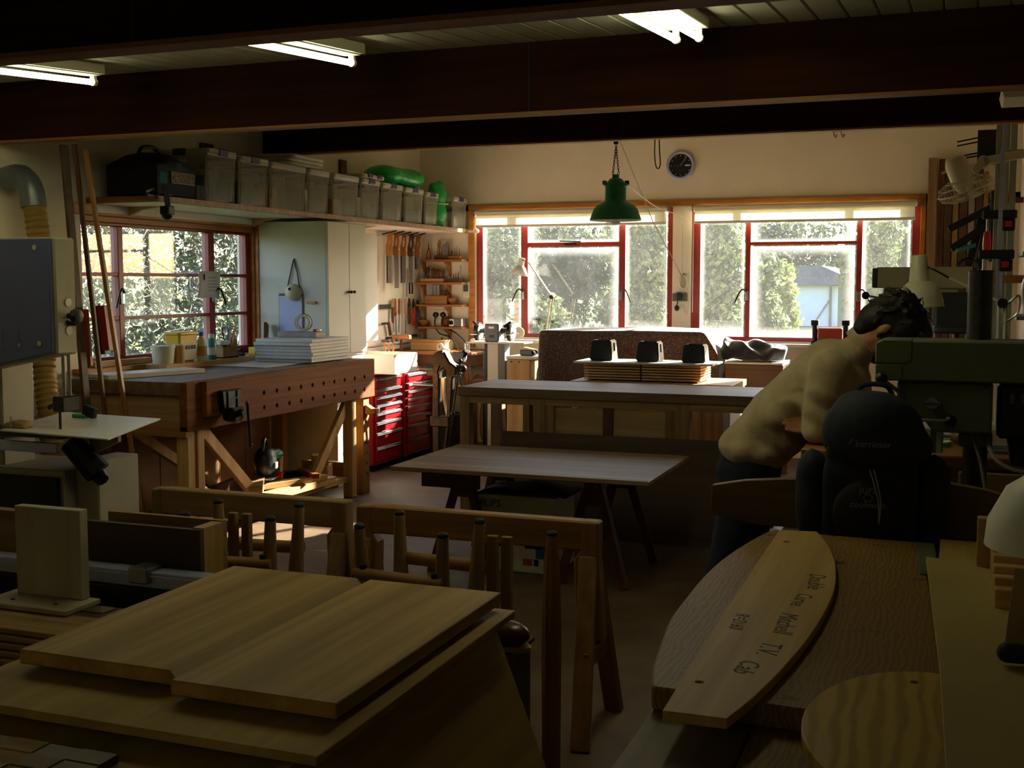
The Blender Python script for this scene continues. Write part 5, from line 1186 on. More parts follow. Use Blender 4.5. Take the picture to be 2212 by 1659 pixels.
ruffle(o, lambda c: c + Vector((0, 0, 0.022*math.sin(c.x*26+c.y*14+ph[0])*math.sin(c.y*20+ph[1]) if c.z > 0.02 else 0)) + Vector((0.014*math.sin(c.z*40+c.x*12), 0.012*math.sin(c.x*33), 0)))
tag(o, 'crumpled dark cloth rimmed by sunlight lying on the wooden chest', 'cloth')
# red and black vice on sill
t = thing('sill_vice', 'orange red metal vice with black end posts on the right window sill', 'vice', (-0.99, 10.12, 0.986))
G().box(-0.10, -0.035, 0.03, 0.10, 0.035, 0.14).obj('body', 'orange_paint', t, 0.01)
for s in (-1, 1):
    G().rod((s*0.125, 0, 0), (s*0.125, 0, 0.20), 0.022).box(s*0.125-0.03, -0.03, 0.16, s*0.125+0.03, 0.03, 0.205).obj('post', 'black_iron', t, 0.004)
G().box(-0.15, -0.05, 0, 0.15, 0.05, 0.03).obj('base', 'black_iron', t, 0.004)
# ---------------------------------------------------------------- wall clock
t = thing('wall_clock', 'round black faced wall clock with a silver rim above the right back window', 'clock', (-2.292, YB-0.002, 2.52))
M = Matrix.Rotation(R(90), 4, 'X')
G().lathe([(0.125, 0), (0.128, 0.02), (0.115, 0.035), (0.100, 0.030), (0.100, 0.0)], 36, M, cap=False).obj('rim', 'aluminium', t)
G().lathe([(0.101, 0.012), (0.101, 0.016)], 36, M).obj('face', 'black_plastic', t)
for k in range(12):
    a = 2*PI*k/12; G().rod((0.085*math.sin(a), -0.0165, 0.085*math.cos(a)), (0.085*math.sin(a), -0.0185, 0.085*math.cos(a)), 0.0045, n=8).obj('hour_mark', 'paper', t)
G().bar((-0.0, -0.02, 0), (0.052, -0.02, 0.072), 0.004, 0.002).obj('minute_hand', 'paper', t)
G().bar((0.0, -0.022, 0), (-0.065, -0.022, 0), 0.005, 0.002).obj('hour_hand', 'orange_paint', t)
G().box(0.04, -0.0185, -0.006, 0.082, -0.0165, 0.006).obj('logo_print', 'paper', t)
# ---------------------------------------------------------------- green pendant lamp
t = thing('pendant_lamp', 'green enamel industrial pendant lamp hanging on chains before the windows', 'lamp', (-2.18, 7.72, 1.92))
prof = [(0.172, 0.0), (0.175, 0.006), (0.150, 0.075), (0.125, 0.105), (0.085, 0.125), (0.072, 0.135), (0.070, 0.235), (0.066, 0.25), (0.04, 0.28), (0.02, 0.288)]
s = G().lathe(prof, 32, cap=False).obj('shade', 'lamp_green', t); m_ = s.modifiers.new('s', 'SOLIDIFY'); m_.thickness = 0.003; m_.offset = -1
G().lathe([(0.168, 0.004), (0.146, 0.07), (0.12, 0.10), (0.03, 0.118)], 32, cap=False).obj('reflector', 'white_paint', s)
G().lathe([(0.072, 0.225), (0.078, 0.23), (0.078, 0.245), (0.072, 0.25)], 24).obj('collar', 'lamp_green', t)
for a in (0.4, 3.5): G().box(-0.008, -0.008, 0.24, 0.02, 0.008, 0.268, Matrix.Rotation(a, 4, 'Z') @ Matrix.Translation((0.07, 0, 0))).obj('lug', 'lamp_green', t)
G().box(-0.022, -0.012, 0.28, 0.022, 0.012, 0.31).obj('cap', 'lamp_green', t, 0.003)
G().lathe([(0.02, 0.06), (0.035, 0.04), (0.042, 0.01), (0.03, -0.02), (0.01, -0.03)], 16).obj('bulb', 'paper', t)
link_me = None
for s_ in (-1, 1):
    for k in range(11):
        f_ = k/10; x = s_*0.02*(1-f_); z = 0.31+0.018*k
        if link_me is None:
            g = G().tube([(0.006*math.cos(a), 0, 0.013*math.sin(a)) for a in [2*PI*i/10 for i in range(10)]], 0.0022, 5, True)
            link_me = g.mesh('chain_link'); link_me.materials.append(MATS['dark_steel'])
        o = bpy.data.objects.new('chain_link', link_me); col.objects.link(o); o.parent = t; o.location = (x, 0, z+0.008); o.rotation_euler = (0, 0, PI/2*(k % 2))
G().box(-0.014, -0.012, 0.51, 0.014, 0.012, 0.575).tube([(0.0, 0, 0.575), (0, 0, 0.80)], 0.004, 6).obj('pulley', 'black_iron', t, 0.003)
# cords from the lamp to the pillar
pil = Vector((-2.30, YB-0.03, 0))
t = thing('lamp_cable', 'thin brown cord from the ceiling and lamp down to the window pillar', 'cord', (0, 0, 0))
G().tube([(-2.16, 7.74, 2.46), (-2.24, 9.0, 1.98), (-2.25, 10.12, 1.55)], 0.0035, 5).obj('hoist_cord', 'walnut', t)
G().tube(smooth_path([(-2.10, 7.74, 2.16), (-2.2, 8.9, 2.09), (-2.265, 10.15, 2.07), (-2.265, 10.17, 1.95), (-2.265, 10.17, 1.45)], 5), 0.004, 5).obj('mains_cord', 'tape_cream', t)
t = thing('cord_coil', 'coil of pale cord hung on the white pillar between the windows', 'cord', (-2.25, YB-0.02, 1.53))
for k in range(4): G().tube([(0.045*math.cos(a)*(1-0.1*k), -0.008*k, -0.02+0.065*math.sin(a)*(1-0.05*k)) for a in [2*PI*i/18 for i in range(18)]], 0.005, 6, True).obj('loop', 'tape_cream', t)
G().tube(smooth_path([(0.03, -0.01, -0.05), (0.05, -0.01, -0.2), (0.03, -0.01, -0.30), (-0.01, -0.01, -0.22)], 5), 0.004, 5).obj('loose_end', 'tape_cream', t)
G().rod((0, 0.019, 0.05), (0, -0.035, 0.05), 0.004).obj('hook', 'steel', t)
t = thing('pillar_socket', 'dark green wall socket with a black plug on the window pillar', 'socket', (-2.285, YB-0.001, 1.37)); G().box(-0.065, -0.03, -0.03, 0.065, 0, 0.04).obj('plate', 'machine_green', t, 0.006); G().box(-0.02, -0.06, -0.02, 0.025, -0.03, 0.05).obj('plug', 'black_plastic', t, 0.006)
t = thing('pillar_plug', 'black round plug hanging below the pillar socket', 'plug', (-2.31, YB-0.004, 1.28)); G().ball((0, -0.02, 0), (0.022, 0.02, 0.026)).obj('body', 'black_plastic', t); G().tube([(0, -0.02, 0.02), (0.01, -0.02, 0.06)], 0.005, 6).obj('lead', 'black_plastic', t)
t = thing('hanging_cord', 'loop of dark cord hanging from the far beam near the clock', 'cord', (-1.86, 7.585, 2.245)); G().tube(smooth_path([(-0.018, 0, 0.20), (-0.02, 0, 0.10), (-0.012, 0, 0.02), (0.005, 0, 0.0), (0.018, 0, 0.03), (0.012, 0, 0.12), (0.010, 0, 0.20)], 4), 0.004, 5).obj('loop', 'bark', t)
t = thing('ceiling_hooks', 'pair of small white hooks below the far beam on the right', 'hook', (-0.75, 7.60, 2.40));
for s_ in (0, 0.045): G().tube(smooth_path([(s_, 0, 0.06), (s_, 0, 0.02), (s_+0.012, 0, 0.0), (s_+0.02, 0, 0.018)], 4), 0.004, 5).obj('hook', 'steel', t)
# ---------------------------------------------------------------- tube lights
emit('tube_glow', 'f0f2c4', 8.0)
emit('tube_dim', 'd8d8c8', 0.0)
sl_ = math.atan(0.075)
def tube_light(lab, x, y1, L_, n=1, glow='tube_glow', grp='tube lights on the ceiling'):
    t = thing('tube_light', lab, 'tube light', (x, y1, ceil_z(y1)-0.003), 0, grp); t.rotation_euler = (sl_, 0, 0)
    G().box(-0.055 if n == 1 else -0.08, -L_, -0.045, 0.055 if n == 1 else 0.08, 0, 0).obj('housing', 'cream_metal', t, 0.003)
    G().box(-0.035, -L_+0.01, -0.05, 0.035, -0.01, -0.045).obj('reflector_strip', 'white_paint', t)
    for k in range(n):
        dx = 0 if n == 1 else (-0.045, 0.045)[k]
        for yy in (-L_+0.005, -0.03):
            G().box(dx-0.012, yy, -0.085, dx+0.012, yy+0.02, -0.045).rod((dx, yy, -0.08), (dx, yy+0.022, -0.08), 0.017).obj('lamp_holder', 'cream_metal', t)
        G().rod((dx, -L_+0.03, -0.08), (dx, -0.032, -0.08), 0.013, n=14).obj('glowing_tube', glow, t)
tube_light('lit tube light at the far left below the ceiling', -3.80, 4.53, 1.5)
tube_light('lit tube light left of centre between the two near beams', -2.44, 4.53, 1.5)
tube_light('lit twin tube light at the top right of the ceiling', -1.0, 4.55, 1.5, 2)
tube_light('lit tube light behind the camera on the left', -2.9, -0.5, 1.5)  # added out of view as fill for surfaces that face the camera
tube_light('lit tube light behind the camera on the right', -0.6, -0.5, 1.5)  # second added fill tube, also unseen, continuing the ceiling row
tube_light('unlit twin tube light half hidden behind the far beam', -3.08, 8.62, 1.0, 2, 'paper')
t = thing('wall_light_box', 'white boxed light fixture on the right wall just below the middle beam', 'light fixture', (0.16, 6.0, 2.36))
G().prism([(0.012, 0.0), (0.278, 0.0), (0.278, 0.05), (0.0, 0.045)], 0.0, 0.35, 'y').obj('diffuser', 'white_paint', t, 0.003); G().box(0.02, 0.02, 0.051, 0.278, 0.33, 0.09).obj('housing', 'cream_metal', t, 0.004)
# ---------------------------------------------------------------- band saw at the far left
t = thing('band_saw', 'floor standing band saw with a dark blue wheel cover at the left edge', 'band saw', (-3.69, 4.1, 0))
bd = G().prism([(-0.75, 1.04), (-0.30, 1.13), (-0.0, 1.185), (-0.0, 1.70), (-0.75, 1.70)], 0.0, 0.13, 'y').obj('upper_housing', 'bandsaw_cream', t, 0.008)
dr = G().prism([(-0.75, 1.05), (-0.30, 1.14), (-0.012, 1.195), (-0.012, 1.695), (-0.75, 1.695)], -0.02, -0.001, 'y').obj('blue_door', 'bandsaw_blue', t, 0.004)
for x, z in ((-0.085, 1.655), (-0.075, 1.235)): G().rod((x, -0.026, z), (x, -0.02, z), 0.012).obj('door_screw', 'bright_steel', dr)
for bx in (-0.36, -0.27): G().box(bx, -0.022, 1.20, bx+0.075, -0.02, 1.285).obj('badge_panel', 'bandsaw_blue', dr)
G().rod((-0.19, -0.024, 1.225), (-0.19, -0.02, 1.225), 0.01).obj('badge', 'steel', dr)
for z in (1.29, 1.415): G().lathe([(0.02, 0), (0.02, 0.004)], 14, Matrix.Translation((0.0, 0.075, z)) @ Matrix.Rotation(R(90), 4, 'Y')).obj('blanking_cap', 'steel', t)
G().rod((0.0, 0.075, 1.355), (0.03, 0.075, 1.355), 0.012).lathe([(0.03, 0.0), (0.036, 0.012), (0.03, 0.03), (0.012, 0.034)], 8, Matrix.Translation((0.03, 0.075, 1.355)) @ Matrix.Rotation(R(90), 4, 'Y')).obj('tension_knob', 'black_plastic', t)
G().bar((0.0, 0.06, 1.33), (0.012, 0.10, 1.315), 0.02, 0.012).obj('release_lever', 'black_plastic', t)
for yy in (0.05, 0.085): G().rod((-0.015, yy, 0.93), (-0.015, yy, 1.19), 0.008).obj('guide_post', 'steel', t)
G().box(-0.05, 0.01, 0.93, 0.01, 0.12, 1.0).rod((-0.05, 0.03, 0.96), (-0.09, 0.03, 0.945), 0.012).obj('blade_guide', 'dark_steel', t, 0.006)
G().box(-0.03, 0.028, 0.852, -0.018, 0.032, 0.94).obj('blade', 'dark_steel', t)
G().box(-0.75, 0.10, 0.0, -0.42, 0.30, 1.20).obj('spine', 'bandsaw_cream', t, 0.006)
G().box(-0.75, 0.05, 0.0, -0.03, 0.42, 0.66).obj('lower_housing', 'bandsaw_cream', t, 0.006)
G().box(-0.75, 0.02, 0.03, -0.05, 0.049, 0.63).obj('lower_door', 'black_iron', t, 0.004)
G().box(-0.028, 0.12, 0.0, 0.10, 0.40, 0.70).obj('motor_cover', 'bandsaw_cream', t, 0.006)
G().rod((0.101, 0.2, 0.33), (0.106, 0.2, 0.33), 0.012).rod((0.101, 0.24, 0.25), (0.110, 0.24, 0.25), 0.010).obj('cover_bolt', 'black_iron', t)
G().box(-0.55, -0.02, 0.815, 0.02, 0.46, 0.845).obj('table', 'dark_steel', t, 0.003)
G().box(-0.60, -0.05, 0.755, 0.02, -0.022, 0.80).obj('fence_rail', 'aluminium', t, 0.003)
G().prism([(0.03, 0.72), (0.19, 0.79), (0.19, 0.815), (0.03, 0.815)], 0.15, 0.17, 'y').obj('table_bracket', 'bandsaw_cream', t)
G().rod((-0.02, 0.08, 0.79), (0.10, 0.12, 0.65), 0.05, 0.06).obj('trunnion', 'black_iron', t); G().rod((0.10, 0.12, 0.64), (0.13, 0.11, 0.62), 0.035, 0.03).obj('trunnion_knob', 'black_plastic', t)
t = thing('table_sheet', 'thin pale sheet lying askew on the band saw table', 'board', (0, 0, 0.8465))
G().prism([(-3.95, 4.02), (-3.295, 3.94), (-3.56, 4.63), (-4.20, 4.70)], 0, 0.006, 'z').obj('sheet', 'melamine', t)
t = thing('saw_fence_stop', 'small dark cast stop block on the band saw table', 'block', (-3.93, 4.10, 0.853)); G().prism([(-0.07, 0), (0.07, 0), (0.06, 0.03), (0.0, 0.035), (-0.05, 0.02)], -0.03, 0.03, 'y').obj('block', 'weathered', t, 0.006); G().rod((0.0, -0.035, 0.0), (0.0, -0.035, 0.055), 0.004).obj('pin', 'steel', t)
t = thing('green_clip', 'small green plastic clip at the back of the band saw table', 'clip', (-3.93, 4.52, 0.853)); G().box(-0.05, -0.02, 0, 0.03, 0.02, 0.018).obj('base', 'lamp_green', t, 0.004); G().box(0.0, -0.015, 0.018, 0.07, 0.015, 0.07, Matrix.Rotation(0.3, 4, 'Y')).obj('lever', 'black_iron', t, 0.004)
# dust hose behind the saw
def ribbed(pts, r, n=12, step=0.016):
    P_ = smooth_path(pts, 24); out = []; rs = []; L_ = 0
    for i, p in enumerate(P_):
        if i: L_ += (p-P_[i-1]).length
        out.append(p); rs.append(r*(1+0.07*math.sin(L_/step*PI)))
    return G().tube(out, rs, n)
t = thing('dust_hose', 'ribbed tan extraction hose with taped elbow behind the band saw', 'hose', (0, 0, 0))
ribbed([(-4.58, 4.95, 1.93), (-4.55, 4.95, 1.7), (-4.53, 4.94, 1.35), (-4.50, 4.9, 1.05), (-4.44, 4.86, 0.8), (-4.40, 4.84, 0.4), (-4.40, 4.84, 0.05)], 0.058).obj('ribbed_hose', 'hose_tan', t)
G().tube(smooth_path([(-4.85+0.09, 4.95, 2.05), (-4.66, 4.95, 2.06), (-4.60, 4.95, 2.0), (-4.58, 4.95, 1.90)], 5), 0.066, 14).obj('taped_elbow', 'duct_tape', t)
G().lathe([(0.09, 0), (0.085, 0.02), (0.02, 0.05)], 16, Matrix.Translation((-4.53, 4.75, 1.09))).obj('cone_cap', 'black_plastic', t)
t = thing('machine_panel', 'cream machine panel with a printed label standing behind the band saw', 'panel', (-4.42, 4.62, 0)); G().box(-0.30, 0, 0, 0.06, 0.03, 1.16).obj('sheet_metal', 'bandsaw_cream', t, 0.004); G().box(-0.22, -0.002, 0.88, -0.12, 0, 1.0).obj('printed_label', 'paper', t); G().box(0.061, 0.0, 0.0, 0.075, 0.03, 1.16).obj('edge_strip', 'aluminium', t)
# timber lengths leaning against the beam
def lean(lab, p, q, w, h, mat, cat='timber', name='leaning_timber'):
    t = thing(name, lab, cat, p, 0, 'timber lengths leaning behind the band saw'); v = Vector(q)-Vector(p)
    G().bar((0, 0, 0), v, w, h).obj('length', mat, t, 0.002); return t
lean('dark broad timber leaning left of the small window', (-4.25, 4.99, 0), (-4.40, 4.985, 2.22), 0.05, 0.02, 'dark_ply')
lean('reddish slim timber crossing in front of the small window', (-4.16, 5.05, 0.0), (-4.33, 4.985, 2.22), 0.028, 0.02, 'walnut_z')
lean('long reddish batten leaning on the workbench end', (-4.02, 5.10, 0.0), (-4.30, 5.03, 2.20), 0.028, 0.02, 'orange_wood_z')
t = thing('bench_brush', 'red bristled bench brush hanging on the timber beside the window', 'brush', (-4.275, 5.10, 1.12)); G().bar((0, 0, 0), (-0.03, 0, 0.26), 0.02, 0.03).obj('back', 'black_plastic', t); G().bar((0.022, 0.0, 0.02), (-0.005, 0.0, 0.26), 0.03, 0.05).obj('bristles', 'red_paint', t)
t = thing('broom_head', 'long narrow brush of dark red bristle on a leaning timber', 'brush', (-4.335, 5.05, 1.06)); G().bar((0, 0, 0), (-0.02, 0, 0.30), 0.018, 0.04).obj('bristles', 'red_paint', t); G().bar((-0.02, 0, 0), (-0.04, 0, 0.30), 0.015, 0.03).obj('back', 'walnut_z', t)
# ---------------------------------------------------------------- saw horses
def sawhorse(lab, x0, x1, y, zt, mat, matz, notch=False):
    t = thing('saw_horse', lab, 'saw horse', (0, y, 0), 0, 'wooden saw horses in a row')
    G().box(x0+0.055, -0.028, zt-0.10, x1-0.055, 0.028, zt).obj('rail', mat, t, 0.006)
    for xe, s in ((x0, 1), (x1, -1)):
        G().prism([(xe, zt-0.005 if s > 0 else zt), (xe+s*0.062, zt), (xe+s*0.062, zt-0.10), (xe+s*0.085, zt-0.13), (xe+s*0.075, zt-0.40), (xe-s*0.02, zt-0.40), (xe, zt-0.13)], -0.03, 0.03, 'y').obj('head', matz, t, 0.006)
        for q in (-1, 1):
            G().bar((xe+s*0.035, q*0.018, zt-0.12), (xe+s*0.005, q*0.20, 0.0), 0.062, 0.035, 0).obj('leg', matz, t, 0.004)
        G().box(xe+s*0.0-0.0, -0.13, 0.24, xe+s*0.02, 0.13, 0.30).obj('leg_tie', matz, t, 0.003)
    return t
sawhorse('weathered saw horse in front of the workbench', -2.90, -2.045, 3.73, 0.712, 'weathered', 'weathered_z')
sawhorse('yellower saw horse in front of the trestle table', -1.985, -1.085, 3.69, 0.714, 'beech_x', 'beech_z')
# ---------------------------------------------------------------- upturned stools between boards and saw horses
def upturned_stool(lab, cx_, cy_, rz):
    t = thing('upturned_stool', lab, 'stool', (cx_, cy_, 0), rz, 'upturned stools by the saw horses')
    G().prism(rrect(0.36, 0.30, 0.04), 0.24, 0.28, 'z').obj('seat', 'beech_x', t, 0.006)
    G().prism(rrect(0.30, 0.24, 0.02), 0.0, 0.24, 'z').obj('support_crate', 'weathered', t, 0.004)
    for sx in (-1, 1):
        for sy in (-1, 1):
            l_ = G().lathe([(0.024, 0), (0.028, 0.2), (0.022, 0.34), (0.018, 0.45)], 12, Matrix.Translation((sx*0.13, sy*0.10, 0.28)) @ Matrix.Rotation(sx*0.05, 4, 'Y') @ Matrix.Rotation(-sy*0.04, 4, 'X')).obj('leg', 'weathered_z', t)
            G().ball((sx*0.152, sy*0.118, 0.735), (0.018, 0.018, 0.012)).obj('rubber_foot', 'rubber', l_)
    for sy in (-1, 1): G().rod((-0.16, sy*0.13, 0.585), (0.16, sy*0.13, 0.585), 0.022, n=12).obj('stretcher', 'beech_x', t)
    for sx in (-0.13, 0.13): G().rod((sx, -0.13, 0.60), (sx, -0.13, 0.618), 0.012).obj('bolt_head', 'rubber', t)
upturned_stool('upturned stool with rubber tipped legs behind the left pale board', -2.24, 3.34, R(8))
upturned_stool('upturned stool with rubber tipped legs in front of the yellower saw horse', -1.58, 3.34, R(-6))
t = thing('wooden_stake', 'tall tapered wooden leg standing beside the right end of the saw horse', 'table leg', (-1.14, 3.35, 0)); G().lathe([(0.03, 0), (0.032, 0.40), (0.026, 0.65), (0.016, 0.73)], 10).obj('shaft', 'beech_z', t); G().ball((0, 0, 0.735), (0.017, 0.017, 0.01)).obj('tip', 'rubber', t)
for k, x in enumerate((-1.395, -1.345)):
    solo('upright_batten', ['left of two upright battens in front of the printed carton', 'right of two upright battens in front of the printed carton'][k], 'batten', G().box(-0.018, -0.012, 0, 0.018, 0.012, 0.68), 'weathered_z', (x, 3.50, 0), 0, 'upright battens', 0.002)
for k, x in enumerate((-2.335, -2.28)):
    solo('upright_batten', ['left of two upright battens in front of the lower saw horse rail', 'right of two upright battens in front of the lower saw horse rail'][k], 'batten', G().box(-0.016, -0.012, 0, 0.016, 0.012, 0.705), 'weathered_z', (x, 3.42, 0), 0, 'upright battens', 0.002)
# ---------------------------------------------------------------- long rail, fence and strips at the left
t = thing('sliding_rail', 'long aluminium guide rail with a dark fence on a low bench', 'guide rail', (0, 2.85, 0))
G().box(-3.7, 0.0, 0.585, -1.98, 0.06, 0.635).obj('rail', 'aluminium', t, 0.003)
G().box(-3.7, -0.006, 0.618, -1.98, 0.0, 0.624).obj('rail_lip', 'aluminium', t)
G().box(-2.31, -0.02, 0.60, -2.24, 0.065, 0.648).obj('rail_clamp', 'steel', t, 0.004)
G().box(-2.56, 0.08, 0.60, -2.12, 0.10, 0.755).obj('fence_front', 'dark_ply', t); G().box(-2.56, 0.20, 0.60, -2.12, 0.22, 0.762).obj('fence_back', 'weathered', t); G().box(-2.16, 0.10, 0.60, -2.12, 0.20, 0.758).obj('fence_end', 'pine_z', t)
G().box(-3.7, 0.08, 0.60, -2.76, 0.12, 0.765).obj('fence_left', 'weathered', t)
G().box(-3.7, -0.02, 0.52, -1.98, 0.24, 0.584).obj('bed', 'black_iron', t)
for x in (-3.5, -2.1): G().box(x, 0.0, 0, x+0.06, 0.28, 0.52).obj('leg', 'weathered_z', t)
t = thing('stop_board', 'pale upright board screwed to a base plate on the left', 'jig', (0.05, 2.72, 0.545)); G().box(-2.70, 0.02, 0.016, -2.455, 0.055, 0.285).obj('upright', 'pale_ply', t, 0.002); G().box(-2.74, -0.09, 0.0, -2.42, 0.06, 0.015).obj('base_plate', 'pale_ply', t, 0.002)
for x in (-2.66, -2.50): G().rod((x, -0.04, 0.015), (x, -0.04, 0.017), 0.007).obj('screw', 'screw', t)
for k in range(5):
    z = 0.455+0.018*k; lab = ['lowest', 'second', 'third', 'fourth', 'topmost'][k]
    sheet('timber_strip', f'{lab} of the long thin timber strips stacked at the left edge', 'strip', -3.6, 2.44+0.012*k, z, -1.96-0.06*k, 2.66, z+0.015, 'weathered', 'stacked timber strips')
t = thing('strip_support', 'low dark stand under the stacked timber strips', 'stand', (0, 2.42, 0)); G().box(-3.5, 0, 0.40, -2.0, 0.26, 0.454).obj('shelf', 'walnut', t)
for x in (-3.4, -2.15): G().box(x, 0.02, 0, x+0.08, 0.24, 0.40).obj('leg', 'walnut_z', t)
# ---------------------------------------------------------------- near left: boards on a plywood topped stand
t = thing('low_stand', 'plywood topped stand with splayed pale side sheet in the left foreground', 'stand', (0, 0, 0))
G().box(-1.84, 1.67, 0.688, -0.985, 2.62, 0.706).obj('top', 'ply', t, 0.002)
g = G(); g.add([(-1.03, 1.60, 0.686), (-1.03, 2.585, 0.686), (-0.80, 2.66, 0.0), (-0.80, 1.55, 0.0), (-1.045, 1.60, 0.686), (-1.045, 2.585, 0.686), (-0.815, 2.66, 0.0), (-0.815, 1.55, 0.0)], [(0,1,2,3),(7,6,5,4),(0,4,5,1),(1,5,6,2),(2,6,7,3),(3,7,4,0)])
g.obj('side_sheet', 'ply', t)
for x, y in ((-1.8, 2.0), (-1.8, 2.5), (-1.3, 2.0), (-1.3, 2.5)): G().box(x, y, 0, x+0.06, y+0.06, 0.688).obj('leg', 'weathered_z', t)
bd = thing('pale_board', 'left of two pale wooden boards lying on the plywood stand', 'board', (-1.595, 2.22, 0.721), 0, 'pale boards on the plywood stand')
G().prism([(-0.185, 0), (0.212, 0), (0.185, 0.03), (-0.185, 0.03)], -0.38, 0.385, 'y').obj('plank', 'board_y', bd, 0.002)
bd = thing('pale_board', 'right of two pale wooden boards lying on the plywood stand, nearest the camera', 'board', (-1.195, 2.20, 0.721), 0, 'pale boards on the plywood stand')
G().box(-0.178, -0.405, 0, 0.178, 0.405, 0.03).obj('plank', 'board_y', bd, 0.002)
for k, (x, y, nm) in enumerate(((-1.5, 1.95, 'near'), (-1.5, 2.5, 'far'))):
    sheet('spacer_batten', f'{nm} thin batten lifting the pale boards off the plywood', 'batten', -1.75, y, 0.7065, -1.05, y+0.03, 0.7205, 'pine', 'battens under the pale boards')
t = thing('lower_board', 'pale board lying lower in front of the plywood stand', 'board', (0, 0, 0.63)); G().box(-2.0, 1.20, 0, -1.07, 1.92, 0.03).obj('board', 'ply', t, 0.002)
for x in (-1.9, -1.3): G().box(x, 1.30, -0.63, x+0.06, 1.62, 0).obj('support', 'weathered_z', t)
t = thing('parquet_block', 'laminated brown wooden block at the bottom left corner', 'block', (-1.71, 1.53, 0.661)); q = random.Random(2)
for i in range(8):
    for j in range(5): G().box(-0.24+i*0.075, -0.16+j*0.05, 0, -0.24+i*0.075+0.073, -0.16+j*0.05+0.048, 0.014+0.002*((i+j) % 2)).obj('lamella', ['walnut', 'weathered', 'elm_x'][q.randrange(3)], t)
# brown shoe on a crate behind the stand
t = thing('shoe_crate', 'low wooden crate under the brown shoe', 'crate', (-1.10, 2.95, 0)); G().box(-0.18, -0.10, 0, 0.0, 0.10, 0.49).obj('case', 'dark_ply', t, 0.004); G().box(-0.19, -0.11, 0.49, 0.01, 0.11, 0.505).obj('lid', 'walnut', t, 0.003)
t = thing('leather_shoe', 'polished brown leather shoe toe peeking out behind the plywood stand', 'shoe', (-1.18, 2.93, 0.507), R(-10))
fused(G().ball((0.055, 0, 0.042), (0.075, 0.048, 0.036)).ball((-0.03, 0, 0.05), (0.08, 0.044, 0.042)).ball((-0.12, 0, 0.06), (0.06, 0.04, 0.055)), 'upper', 'leather', t, 0.007, 4)
G().prism([(0.10*math.cos(a)*(1.32 if math.cos(a) > 0 else 1.7)-0.0, 0.050*math.sin(a)) for a in [2*PI*i/24 for i in range(24)]], 0.0, 0.016, 'z').obj('sole', 'sole', t, 0.003)
G().rod((0.0, -0.02, 0.085), (0.0, 0.02, 0.085), 0.004).rod((-0.02, -0.02, 0.09), (-0.02, 0.02, 0.09), 0.004).obj('laces', 'rubber', t)
# ---------------------------------------------------------------- near right bench with boards
BT = 0.755
t = thing('near_bench', 'rough wooden bench in the right foreground under the curved boards', 'bench', (0, 0, 0))
for k in range(6): G().box(-0.48+k*0.18, 1.15, BT-0.05, -0.48+k*0.18+0.176, 3.74, BT).obj('plank', 'elm' if k % 2 else 'worn_top_y', t, 0.003)
for rx in (-0.45, 0.5): G().box(rx, 1.2, BT-0.16, rx+0.04, 3.7, BT-0.05).obj('rail', 'walnut', t)
for x in (-0.45, 0.46):
    for y in (1.25, 3.6): G().box(x, y, 0, x+0.08, y+0.08, BT-0.16).obj('leg', 'walnut_z', t, 0.004)
# waney elm slab
sp = [(-0.479, 1.953), (-0.502, 2.05), (-0.526, 2.222), (-0.545, 2.38), (-0.550, 2.543), (-0.552, 2.75), (-0.545, 2.92), (-0.525, 3.10), (-0.491, 3.297), (-0.468, 3.36), (-0.30, 3.335), (-0.075, 3.33), (-0.045, 2.9), (-0.024, 2.585), (0.0, 2.237), (0.03, 1.93), (-0.24, 1.934)]
sp = [(p.x, p.y) for p in smooth_path([(x, y, 0) for x, y in sp[:10]], 3)] + sp[10:]
solo('elm_slab', 'thick waney edged elm slab with knots lying under the pattern boards', 'slab', G().prism(sp, 0, 0.042, 'z'), 'elm', (0, 0, BT+0.001), bev=0.004)
tp = [(-0.423, 1.795), (-0.32, 1.797), (-0.296, 1.91), (-0.276, 2.04), (-0.256, 2.21), (-0.243, 2.39), (-0.238, 2.56), (-0.241, 2.711), (-0.258, 2.896), (-0.280, 3.03), (-0.306, 3.15), (-0.344, 3.281), (-0.444, 3.263), (-0.435, 2.318)]
tp = tp[:1] + [(p.x, p.y) for p in smooth_path([(x, y, 0) for x, y in tp[1:12]], 3)] + tp[12:]
t = thing('curve_template', 'curved plywood template with handwritten notes on the elm slab', 'template', (0, 0, BT+0.044)); tm = G().prism(tp, 0, 0.018, 'z').obj('plate', 'template_ply', t, 0.001)
cut(tm, G().rod((-0.395, 1.95, -0.01), (-0.395, 1.95, 0.03), 0.0085).rod((-0.405, 3.12, -0.01), (-0.405, 3.12, 0.03), 0.0085))
for wd, px_, py_, sz, an in (('Double', -0.285, 2.72, 0.055, -86), ('Curve', -0.297, 2.55, 0.05, -93), ('Mitchell', -0.305, 2.36, 0.055, -88), ('T.V.', -0.312, 2.18, 0.058, -92), ('Cab', -0.333, 2.06, 0.055, -95), ('R=2160', -0.395, 2.34, 0.042, -88)):
    text('handwriting', wd, sz, 'ink', t, (px_, py_, 0.0183), (0, 0, R(an)), 0.0001, 0.3, 0.85)
dc = (-0.02, 1.86); rd = []
for i in range(24):
    a = R(90 + 180*i/23); rd.append((dc[0]+0.19*math.cos(a), dc[1]+0.285*math.sin(a)))
rd += [(0.10, 1.58), (0.10, 2.14)]
t = thing('round_board', 'round ended fir plywood board with bold grain in the near right corner', 'board', (0, 0, BT+0.044)); G().prism(rd, 0, 0.018, 'z').obj('plate', 'fir_ply', t, 0.002); G().rod((-0.05, 2.08, 0.0182), (-0.05, 2.08, 0.0186), 0.007).obj('screw_hole', 'ink', t)
